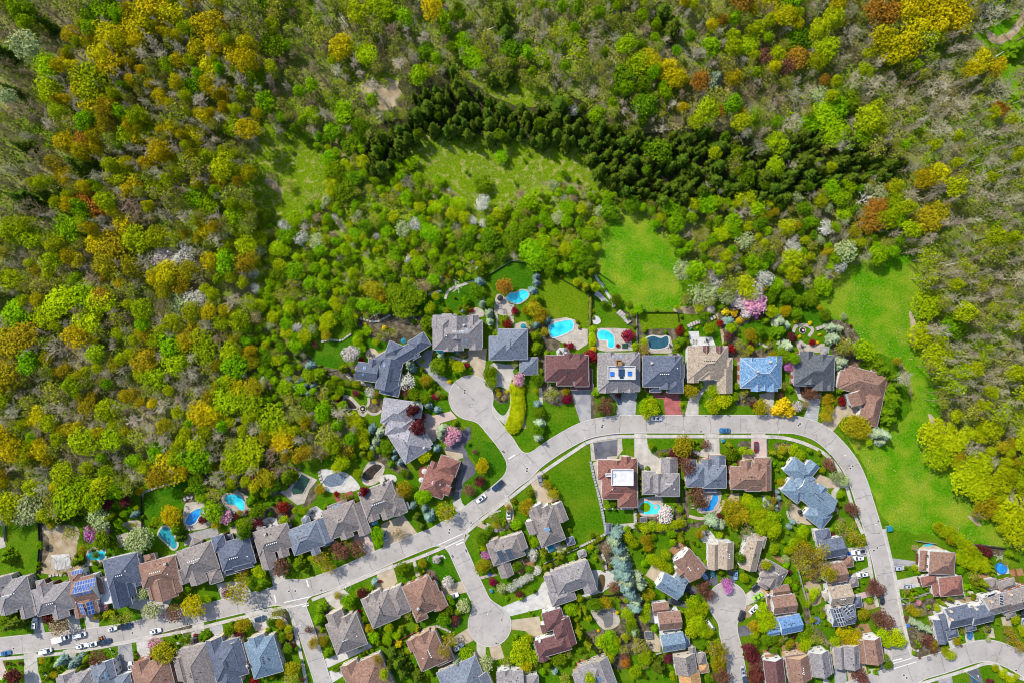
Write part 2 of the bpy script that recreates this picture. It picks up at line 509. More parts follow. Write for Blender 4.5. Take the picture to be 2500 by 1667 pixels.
def P2(panel, pts):
    return [PX(panel, *p) for p in pts]
ZK = {'n': 0}
def zlayer(z):
    """every sheet of a layer lies a little above the one laid before it"""
    ZK['n'] += 1
    return z + 0.0005 * ZK['n']
def sheet(name, pts, z, mat, smooth=0, kind='structure', label=None, thick=0.0):
    """pts in photo pixels"""
    if smooth:
        pts = catmull(pts, smooth)
    w = [W(*p) for p in pts]
    z = zlayer(z)
    return link(name, poly_mesh(name, w, z, M[mat], thick), kind=kind, label=label)

HOOD = [(-90, 1268), (60, 1272), (150, 1262), (215, 1222), (340, 1185), (480, 1135), (520, 1190), (620, 1190), (700, 1140), (790, 1110), (860, 1072),
        (885, 1064), (868, 1040), (850, 1020), (825, 950), (740, 890), (742, 830), (785, 795), (860, 790), (930, 770), (1010, 722), (1100, 690), (1190, 645), (1250, 632), (1340, 655),
        (1450, 655), (1500, 720), (1560, 750), (1650, 745), (1760, 735), (1880, 715), (1960, 690), (2010, 740), (2060, 850), (2180, 860), (2235, 1000), (2230, 1060),
        (2330, 1250), (2420, 1330), (2600, 1345), (2600, 1760), (-90, 1760)]
sheet('lawn', HOOD, 0.02, 'lawn', label='mown grass of the gardens')
MEADOWS = [
    ('meadow', [(985, 345), (1060, 322), (1150, 318), (1290, 330), (1440, 345), (1460, 400), (1500, 445), (1460, 470), (1370, 440), (1290, 460), (1225, 500), (1180, 540), (1150, 520),
                (1110, 470), (1050, 450), (1010, 410)], 'meadow', 'rough grass clearing inside the spruce belt'),
    ('meadow', [(640, 290), (690, 335), (760, 345), (800, 400), (790, 470), (740, 520), (680, 540), (605, 500), (620, 400)], 'meadow', 'rough grass clearing among round shrubs'),
    ('meadow', [(1455, 560), (1500, 520), (1560, 500), (1600, 560), (1650, 600), (1680, 690), (1650, 755), (1560, 765), (1500, 745), (1455, 680)], 'lawn_vivid', 'bright sloping meadow above the fenced gardens'),
    ('meadow', [(1960, 720), (2030, 680), (2100, 640), (2180, 612), (2250, 640), (2240, 760), (2260, 880), (2290, 960), (2300, 1040), (2320, 1110), (2370, 1190), (2420, 1270),
                (2500, 1320), (2420, 1335), (2300, 1310), (2190, 1290), (2140, 1230), (2105, 1120), (2060, 1055), (2160, 1050), (2225, 1000), (2200, 880), (2070, 840), (2010, 770)],
     'lawn_vivid', 'wide bright green meadow beside the curving street'),
    ('meadow', [(930, 175), (1000, 190), (1120, 185), (1200, 205), (1330, 200), (1380, 235), (1300, 262), (1200, 240), (1110, 190), (990, 235), (950, 215)], 'meadow', 'strip of rough grass behind the spruce belt'),
    ('meadow', [(870, 210), (960, 195), (985, 240), (940, 270), (880, 250)], 'dirt', 'bare ground at the end of the grass strip'),
    ('meadow', [(2370, 85), (2430, 60), (2520, 20), (2520, 160), (2480, 170), (2500, 300), (2470, 240), (2420, 130)], 'lawn_vivid', 'grass beside the pond path'),
    ('meadow', [(2405, 70), (2440, 88), (2478, 60), (2500, 20), (2512, 22), (2490, 75), (2448, 108), (2415, 100)], 'dirt', 'pale path round the pond'),
]
def ragged(pts, amp, seed=1):
    g_ = random.Random(seed)
    p = catmull(pts, 7)
    return [(x + g_.gauss(0, amp), y + g_.gauss(0, amp)) for x, y in p]
SCRUB = [(620, 330), (700, 320), (800, 400), (900, 430), (1000, 400), (1060, 450), (1200, 540), (1300, 460), (1460, 470), (1500, 510), (1460, 560), (1460, 660), (1340, 650), (1190, 640), (1010, 715), (860, 780), (740, 820), (640, 760), (600, 640), (590, 500)]
sheet('scrub_ground', ragged(SCRUB, 4, 3), 0.016, 'scrub', 0, label='green scrubby slope above the gardens')
for n, pts, mt, lb in MEADOWS:
    sheet(n, ragged(pts, 3.0 if mt != 'dirt' else 1.5, len(lb)), 0.022, mt, 0, label=lb)
sheet('pond_water', [(2385, 30), (2420, -30), (2475, -30), (2462, 20), (2440, 45), (2410, 50)], 0.03, 'creek', 4, label='dark pond at the edge of the wood')
sheet('stream', [(820, -10), (860, -10), (866, 12), (845, 22), (825, 14)], 0.024, 'creek', 3)
sheet('stream', P2('Y', [(1830, 40), (1890, 60), (1960, 50), (1970, 90), (1880, 110), (1830, 90)]), 0.025, 'creek', 3)
sheet('stream', P2('X', [(415, 600), (440, 690), (470, 800), (450, 800), (420, 700)]), 0.024, 'creek', 3)
sheet('dirt_patch', P2('X', [(1790, 1210), (1850, 1215), (1900, 1280), (1910, 1310), (1860, 1290), (1800, 1250)]), 0.04, 'dirt', 3)
sheet('dirt_patch', [(130, 640), (180, 610), (225, 620), (235, 660), (180, 680), (140, 680)], 0.026, 'dirt', 3)
sheet('dirt_patch', P2('Z', [(590, 690), (700, 650), (850, 600), (930, 590), (930, 620), (800, 650), (640, 700)]), 0.026, 'dirt', 3)
sheet('dirt_patch', P2('S', [(2140, 260), (2180, 280), (2220, 440), (2180, 590), (2150, 570), (2160, 420)]), 0.04, 'dirt', 3)
sheet('dirt_patch', P2('S', [(1270, 250), (1320, 270), (1350, 340), (1300, 330)]), 0.04, 'dirt', 3)
sheet('dirt_patch', [(1272, 990), (1280, 985), (1284, 1045), (1270, 1030)], 0.015, 'dirt', 3)
sheet('dirt_patch', [(2265, 1010), (2282, 1020), (2295, 1045), (2280, 1045)], 0.04, 'dirt', 3)

# ---- lawns of other tones
for mt, pts in [
    ('lawn_gold', P2('P', [(1500, 190), (2040, 460), (2010, 840), (1940, 840), (1850, 720), (1640, 720), (1500, 450)])),
    ('lawn_deep', P2('P', [(890, 240), (1140, 80), (1390, 160), (1400, 300), (1380, 420), (1100, 440), (980, 440), (880, 300)])),
    ('lawn_deep', P2('P', [(90, 610), (230, 460), (400, 420), (380, 560), (370, 690), (260, 730), (90, 720)])),
    ('lawn_deep', P2('P', [(430, 420), (720, 330), (760, 600), (640, 570), (540, 640), (440, 620)])),
    ('lawn_deep', P2('N', [(470, 500), (620, 340), (850, 330), (1010, 230), (1050, 350), (900, 440), (910, 620), (840, 650), (560, 590), (480, 560)])),
    ('lawn_deep', P2('N', [(1060, 470), (1160, 310), (1370, 330), (1370, 390), (1290, 440), (1120, 430), (1110, 520)])),
    ('lawn_deep', P2('A', [(1640, 560), (1680, 490), (2040, 370), (2120, 330), (2300, 260), (2230, 400), (2080, 600), (1900, 640), (1850, 720), (1670, 870)])),
    ('lawn', P2('A', [(80, 830), (440, 800), (460, 1200), (440, 1400), (200, 1400), (150, 1130), (80, 1020)])),
    ('lawn', P2('H', [(0, 420), (430, 160), (500, 720), (600, 1180), (290, 1310), (30, 600), (0, 500)])),
    ('lawn_deep', P2('H', [(590, 905), (925, 905), (930, 1060), (720, 1130), (600, 1000)])),
    ('lawn_deep', P2('E', [(1100, 20), (1440, 0), (1600, 250), (1560, 380), (1120, 720), (1060, 640), (1080, 480), (1220, 370), (1220, 220)])),
    ('lawn_deep', P2('F', [(560, 80), (930, 0), (1070, 320), (840, 380), (760, 200), (600, 190)])),
    ('lawn_deep', P2('F', [(590, 790), (930, 520), (1150, 460), (1170, 650), (1140, 850), (960, 920), (800, 830), (620, 860)])),
    ('lawn_deep', P2('S', [(450, 400), (540, 340), (650, 345), (700, 430), (690, 510), (590, 500), (470, 410)])),
    ('lawn_deep', P2('S', [(950, 300), (1080, 80), (1290, 370), (1180, 420), (1060, 330)])),
    ('lawn', P2('R', [(710, 0), (970, 0), (1120, 200), (1000, 190), (820, 190), (760, 90)])),
    ('lawn_gold', P2('R', [(1175, 15), (1630, 10), (1640, 170), (1500, 205), (1240, 210), (1180, 180)])),
    ('lawn', P2('R', [(110, 960), (440, 1060), (530, 1250), (200, 1400), (160, 1250)])),
    ('lawn_deep', P2('R', [(1700, 210), (1950, 160), (2120, 230), (2110, 370), (2050, 380), (2000, 280), (1760, 230)])),
]:
    sheet('lawn', pts, 0.03, mt, 3)
# planting beds and bare soil
BEDS = [('bed', 'A', [(470, 800), (560, 1000), (570, 1180), (500, 1400), (440, 1400), (450, 1100)]), ('dirt', 'A', [(490, 920), (540, 840), (900, 880), (880, 1130), (960, 1400), (480, 1400), (560, 1180), (560, 1000)]),
        ('bed', 'C', [(0, 520), (120, 480), (420, 480), (430, 700), (330, 780), (0, 600)]), ('bed', 'C', [(60, 220), (500, 180), (1000, 200), (1280, 180), (1340, 240), (1220, 480), (800, 500), (450, 430), (120, 420)]),
        ('bed', 'C', [(590, 880), (1000, 640), (1250, 600), (1250, 800), (1050, 880), (850, 900), (620, 980)]), ('bed', 'C', [(1360, 610), (1500, 380), (1540, 420), (1500, 560), (1400, 640)]),
        ('bed', 'E', [(130, 0), (430, 250), (480, 420), (300, 330), (60, 180)]), ('bed', 'E', [(960, 380), (1050, 200), (1080, 300), (1030, 440), (980, 600), (880, 610)]),
        ('bed', 'N', [(800, 660), (1050, 600), (1030, 760), (1250, 880), (1000, 800), (780, 720)]), ('bed', 'N', [(1050, 80), (1700, 20), (1760, 280), (1550, 360), (1380, 350), (1180, 300), (1080, 200)]),
        ('bed', 'N', [(500, 500), (380, 560), (400, 700), (700, 740), (900, 640), (860, 660), (560, 600)]), ('bed', 'N', [(1140, 1010), (1300, 980), (1300, 1120), (1180, 1140)]),
        ('bed', 'N', [(870, 950), (960, 960), (1030, 1060), (1000, 1110), (920, 1060)]), ('bed', 'N', [(1180, 240), (1440, 140), (1700, 200), (1640, 340), (1440, 350), (1370, 330)]),
        ('bed', 'P', [(2015, 480), (2050, 480), (2060, 850), (2100, 1060), (2020, 1060), (2010, 850)]), ('bed', 'P', [(1480, 1200), (1530, 1200), (1540, 1500), (1480, 1560)]),
        ('bed', 'P', [(1300, 840), (1560, 800), (1700, 1040), (1580, 1100), (1500, 1220), (1340, 1150)]), ('bed', 'R', [(1160, 0), (1180, 0), (1260, 330), (1340, 440), (1300, 560), (1210, 560), (1170, 400)]),
        ('dirt', 'R', [(1600, -40), (1960, -60), (2000, 0), (1900, 30), (1640, 20)]), ('bed', 'R', [(1000, 0), (1120, 40), (1160, 200), (1060, 120)]), ('bed', 'R', [(1240, 210), (1620, 200), (1700, 280), (1600, 330), (1520, 280), (1290, 280)]),
        ('dirt', 'R', [(2010, 10), (2080, 20), (2130, 90), (2160, 280), (2140, 370), (2120, 260), (2080, 70)]), ('bed', 'R', [(650, 900), (690, 900), (710, 1200), (660, 1210)]),
        ('bed', 'R', [(100, 830), (400, 860), (330, 1060), (130, 1000)]), ('bed', 'S', [(240, 230), (700, 160), (760, 340), (640, 330), (440, 400), (420, 520), (600, 640), (760, 560), (720, 700), (320, 720), (280, 480)]),
        ('bed', 'S', [(1320, 350), (1540, 380), (1720, 700), (1440, 800), (1340, 560)]), ('bed', 'S', [(980, 1000), (1080, 1010), (1160, 1060), (1060, 1130)]), ('bed', 'S', [(440, 1060), (620, 1130), (560, 1190), (400, 1180)]),
        ('bed', 'H', [(1180, 240), (1420, 200), (1700, 240), (1560, 420), (1450, 340), (1200, 300)]), ('bed', 'H', [(1420, 760), (1450, 760), (1480, 1000), (1390, 960)]), ('bed', 'H', [(980, 960), (1400, 970), (1540, 1040), (1530, 1160), (960, 1160)]),
        ('bed', 'H', [(1500, 700), (1540, 690), (1560, 980), (1500, 1000)]), ('bed', 'H', [(510, 1340), (620, 1240), (720, 1500), (560, 1500)]), ('bed', 'H', [(1530, 1060), (1760, 1040), (1720, 1110), (1550, 1100)]),
        ('bed', 'I', [(0, 160), (60, 120), (150, 130), (160, 220), (60, 270), (20, 200)]), ('bed', 'I', [(420, 690), (480, 680), (520, 860), (460, 930), (420, 860)]), ('bed', 'I', [(430, 150), (620, 150), (560, 270), (440, 210)]),
        ('bed', 'G', [(700, 480), (1000, 480), (1120, 820), (1080, 1130), (800, 1130), (640, 900), (780, 800), (760, 560)]), ('bed', 'G', [(380, 900), (800, 880), (860, 1290), (640, 1300), (460, 1060)]),
        ('bed', 'J', [(760, 580), (800, 580), (830, 800), (780, 800)]), ('dirt', 'J', [(770, 340), (940, 330), (960, 560), (820, 580)]), ('dirt', 'J', [(40, 620), (200, 600), (180, 700), (90, 740)]),
        ('bed', 'J', [(1910, 1050), (2290, 1130), (2300, 1180), (2080, 1240)]), ('bed', 'J', [(1640, 1060), (1760, 1120), (1720, 1280), (1640, 1180)]), ('dirt', 'J', [(1440, 560), (1600, 540), (1610, 620), (1460, 640)]),
        ('bed', 'J', [(600, 0), (960, 0), (1180, 300), (1020, 350), (820, 300)]), ('bed', 'K', [(330, 160), (900, 60), (900, 300), (560, 340)]), ('bed', 'K', [(380, 350), (560, 500), (1000, 800), (920, 1040), (560, 1080), (460, 800)]),
        ('dirt', 'K', [(1000, 60), (1560, 40), (1580, 160), (1200, 200)]), ('bed', 'V', [(1380, 480), (1900, 540), (1900, 640), (1680, 660)]), ('dirt', 'V', [(1330, 60), (1400, 70), (1540, 190), (1480, 200)]),
        ('bed', 'F', [(640, 190), (760, 200), (810, 330), (740, 300)]), ('bed', 'F', [(940, 700), (1040, 700), (1040, 830), (960, 850)]), ('bed', 'D', [(1600, 600), (1680, 560), (1660, 900), (1480, 1000)]),
        ('bed', 'D', [(1000, 640), (1140, 620), (1200, 720), (1220, 880), (1160, 760), (1010, 740)]), ('bed', 'D', [(1080, 890), (1260, 900), (1280, 1080), (1150, 1120)]), ('bed', 'B', [(540, 780), (780, 700), (790, 900), (620, 900)]),
        ('bed', 'B', [(1930, 900), (2210, 820), (2220, 900), (1960, 960)]), ('bed', 'E', [(230, 960), (420, 960), (420, 1120), (250, 1130)]), ('bed', 'Q', [(940, 560), (1010, 540), (1160, 860), (1000, 860)])]
for mt, pn, pts in BEDS:
    sheet('planting_bed' if mt == 'bed' else 'bare_soil', P2(pn, pts), 0.03, mt, 3)

# ================================================================== ROADS (signed distance of centre lines, filleted where they meet)
ROADS = [
    (20.5, [(-80, 1589), (0, 1577), (120, 1564), (300, 1543), (450, 1505), (531, 1487), (690, 1449), (800, 1418), (948, 1354), (1035, 1318), (1105, 1291), (1150, 1251), (1210, 1207),
            (1264, 1160), (1305, 1125), (1355, 1089), (1420, 1053), (1470, 1040), (1530, 1034.5), (1700, 1034.5), (1900, 1034.5), (1950, 1038), (2000, 1056), (2040, 1090), (2073, 1132), (2095, 1178), (2112, 1231),
            (2130, 1290), (2147, 1352), (2160, 1410), (2172, 1477), (2195, 1584), (2212, 1650)]),
    (20.0, [(1268, 1140), (1237, 1084), (1190, 1025), (1150, 970)]),
    (20.5, [(1098, 1300), (1121, 1350), (1150, 1415), (1178, 1475), (1195, 1524)]),
    (19.0, [(705, 1440), (735, 1500), (765, 1590), (800, 1700)]),
    (21.0, [(1775, 1469), (1778, 1540), (1790, 1590), (1808, 1700)]),
    (25.0, [(2060, 1694), (2200, 1645), (2300, 1616), (2390, 1588), (2450, 1596), (2530, 1640)]),
]
BULBS = [(1150, 970, 53), (1195.5, 1524, 51.5), (1775, 1467, 46)]
GS = 3.0
gxs = np.arange(-60, 2560 + GS, GS)
gys = np.arange(890, 1730 + GS, GS)
GXX, GYY = np.meshgrid(gxs, gys)
def seg_dist(X, Y, pts):
    d = np.full(X.shape, 1e9)
    for (x0, y0), (x1, y1) in zip(pts[:-1], pts[1:]):
        dx, dy = x1 - x0, y1 - y0
        t = np.clip(((X - x0) * dx + (Y - y0) * dy) / (dx * dx + dy * dy), 0, 1)
        d = np.minimum(d, np.hypot(X - x0 - t * dx, Y - y0 - t * dy))
    return d
def smin(a, b, k):
    h = np.clip(0.5 + 0.5 * (b - a) / k, 0, 1)
    return b * (1 - h) + a * h - k * h * (1 - h)
def road_sdf(X, Y):
    d = None
    for hw, pts in ROADS:
        e = seg_dist(X, Y, catmull(pts, 4, False)) - hw
        d = e if d is None else smin(d, e, 34.0)
    for x, y, r in BULBS:
        d = smin(d, np.hypot(X - x, Y - y) - r, 22.0)
    return d
SDF = road_sdf(GXX, GYY)
def near_road(px, py, m=0.0):
    if not (gxs[0] < px < gxs[-1] and gys[0] < py < gys[-1]):
        return False
    return SDF[int((py - gys[0]) / GS), int((px - gxs[0]) / GS)] < m

def contour_fill(F, level):
    """polygons of the area F<level and its outline segments, by marching squares"""
    polys, segs = [], []
    ny, nx = F.shape
    ins = F < level
    cnt = ins[:-1, :-1].astype(int) + ins[1:, :-1] + ins[:-1, 1:] + ins[1:, 1:]
    for j, i in zip(*np.nonzero(cnt)):
        c = [(gxs[i], gys[j], F[j, i]), (gxs[i + 1], gys[j], F[j, i + 1]), (gxs[i + 1], gys[j + 1], F[j + 1, i + 1]), (gxs[i], gys[j + 1], F[j + 1, i])]
        if cnt[j, i] == 4:
            polys.append([(p[0], p[1]) for p in c])
            continue
        poly, cuts = [], []
        for k in range(4):
            a, b = c[k], c[(k + 1) % 4]
            if a[2] < level:
                poly.append((a[0], a[1]))
            if (a[2] < level) != (b[2] < level):
                t = (level - a[2]) / (b[2] - a[2])
                p = (a[0] + (b[0] - a[0]) * t, a[1] + (b[1] - a[1]) * t)
                poly.append(p)
                cuts.append(p)
        polys.append(poly)
        if len(cuts) == 2:
            segs.append(cuts)
    return polys, segs
polys, segs = contour_fill(SDF, 0.0)
ROAD_Z = 0.26
rb = MB()
vid = {}
def vkey(p):
    k = (round(p[0], 3), round(p[1], 3))
    if k not in vid:
        vid[k] = len(rb.v)
        rb.v.append((*W(*p), ROAD_Z))
    return vid[k]
for p in polys:
    ids = [vkey(q) for q in p]
    if len(set(ids)) >= 3:
        rb.f.append(tuple(ids[::-1])); rb.m.append(0)
rb.build('road', M['road'], kind='structure', label='pale worn residential street with cul-de-sacs')
# kerb: a low step along the outline, dropped where a driveway crosses
FY, FX = np.gradient(SDF, GS)
def grad_at(p):
    i, j = int((p[0] - gxs[0]) / GS), int((p[1] - gys[0]) / GS)
    g = (FX[j, i], FY[j, i])
    n = math.hypot(*g) or 1
    return g[0] / n, g[1] / n
kb = MB()
for a, b in segs:
    ga, gb = grad_at(a), grad_at(b)
    wd = 1.9
    q = [a, b, (b[0] + gb[0] * wd, b[1] + gb[1] * wd), (a[0] + ga[0] * wd, a[1] + ga[1] * wd)]
    w = [W(*p) for p in q]
    if poly_area(w) < 0:
        w = [w[i] for i in (1, 0, 3, 2)]
    kb.add([(x, y, 0.02) for x, y in w] + [(x, y, ROAD_Z + 0.1) for x, y in w], [(4, 5, 6, 7), (0, 1, 5, 4), (1, 2, 6, 5), (2, 3, 7, 6), (3, 0, 4, 7)])
kb.build('kerb', M['kerb'], kind='structure', label='pale concrete kerb along the streets')

def ribbon(name, pts, width, z, mat, kind='structure', label=None, n=5, thick=0.0, parent=None):
    p = catmull(pts, n, False) if n > 1 else pts
    L, R = [], []
    for i in range(len(p)):
        a, b = p[max(i - 1, 0)], p[min(i + 1, len(p) - 1)]
        dx, dy = b[0] - a[0], b[1] - a[1]
        l = math.hypot(dx, dy) or 1
        nx, ny = -dy / l * width / 2, dx / l * width / 2
        L.append(W(p[i][0] + nx, p[i][1] + ny)); R.append(W(p[i][0] - nx, p[i][1] - ny))
    mb = MB()
    k = len(p)
    if thick:
        vs = [(x, y, z) for x, y in L] + [(x, y, z) for x, y in R] + [(x, y, z - thick) for x, y in L] + [(x, y, z - thick) for x, y in R]
        fs = []
        for i in range(k - 1):
            fs += [(i, i + 1, k + i + 1, k + i), (2 * k + i, 2 * k + i + 1, i + 1, i), (k + i, k + i + 1, 3 * k + i + 1, 3 * k + i)]
        fs += [(0, k, 3 * k, 2 * k), (k - 1, 3 * k - 1, 4 * k - 1, 2 * k - 1)]
        mb.add(vs, fs)
    else:
        mb.add([(x, y, z) for x, y in L] + [(x, y, z) for x, y in R], [(i, i + 1, k + i + 1, k + i) for i in range(k - 1)])
    me = mb.mesh(name, M[mat])
    bm = bmesh.new(); bm.from_mesh(me); bmesh.ops.recalc_face_normals(bm, faces=bm.faces)
    if not thick and bm.faces:
        bm.faces.ensure_lookup_table()
        if sum(f.normal.z * f.calc_area() for f in bm.faces) < 0:
            bmesh.ops.reverse_faces(bm, faces=bm.faces)
    bm.to_mesh(me); bm.free()
    return link(name, me, parent, kind=kind, label=label)
SIDEWALKS = [
    [(1136, 1301), (1176, 1267), (1240, 1218), (1325, 1152), (1400, 1101), (1440, 1077), (1495, 1066), (1560, 1064.5), (1700, 1064.5), (1864, 1065), (1919, 1069), (1970, 1084), (2013, 1107), (2044, 1141), (2064, 1182), (2076, 1220), (2089, 1263), (2106, 1302)],
    [(1083, 1335), (1006, 1366), (926, 1394), (811, 1443), (762, 1463)],
    [(716, 1478), (690, 1482), (640, 1494), (541, 1518), (468, 1536), (332, 1562), (183, 1589), (60, 1602), (-40, 1610)],
    [(700, 1480), (712, 1500), (722, 1541), (741, 1626), (752, 1690)],
    [(2157, 1290), (2171, 1350), (2187, 1420), (2201, 1499), (2218, 1573), (2227, 1604)],
    [(2080, 1715), (2254, 1665), (2358, 1634), (2405, 1618), (2432, 1622), (2455, 1640), (2510, 1660)],
    [(2113, 1330), (2121, 1365), (2130, 1420), (2142, 1480)],
]
for s in SIDEWALKS:
    ribbon('sidewalk', s, 8.2, 0.285 + 0.004 * SIDEWALKS.index(s), 'sidewalk', label='pale concrete sidewalk')

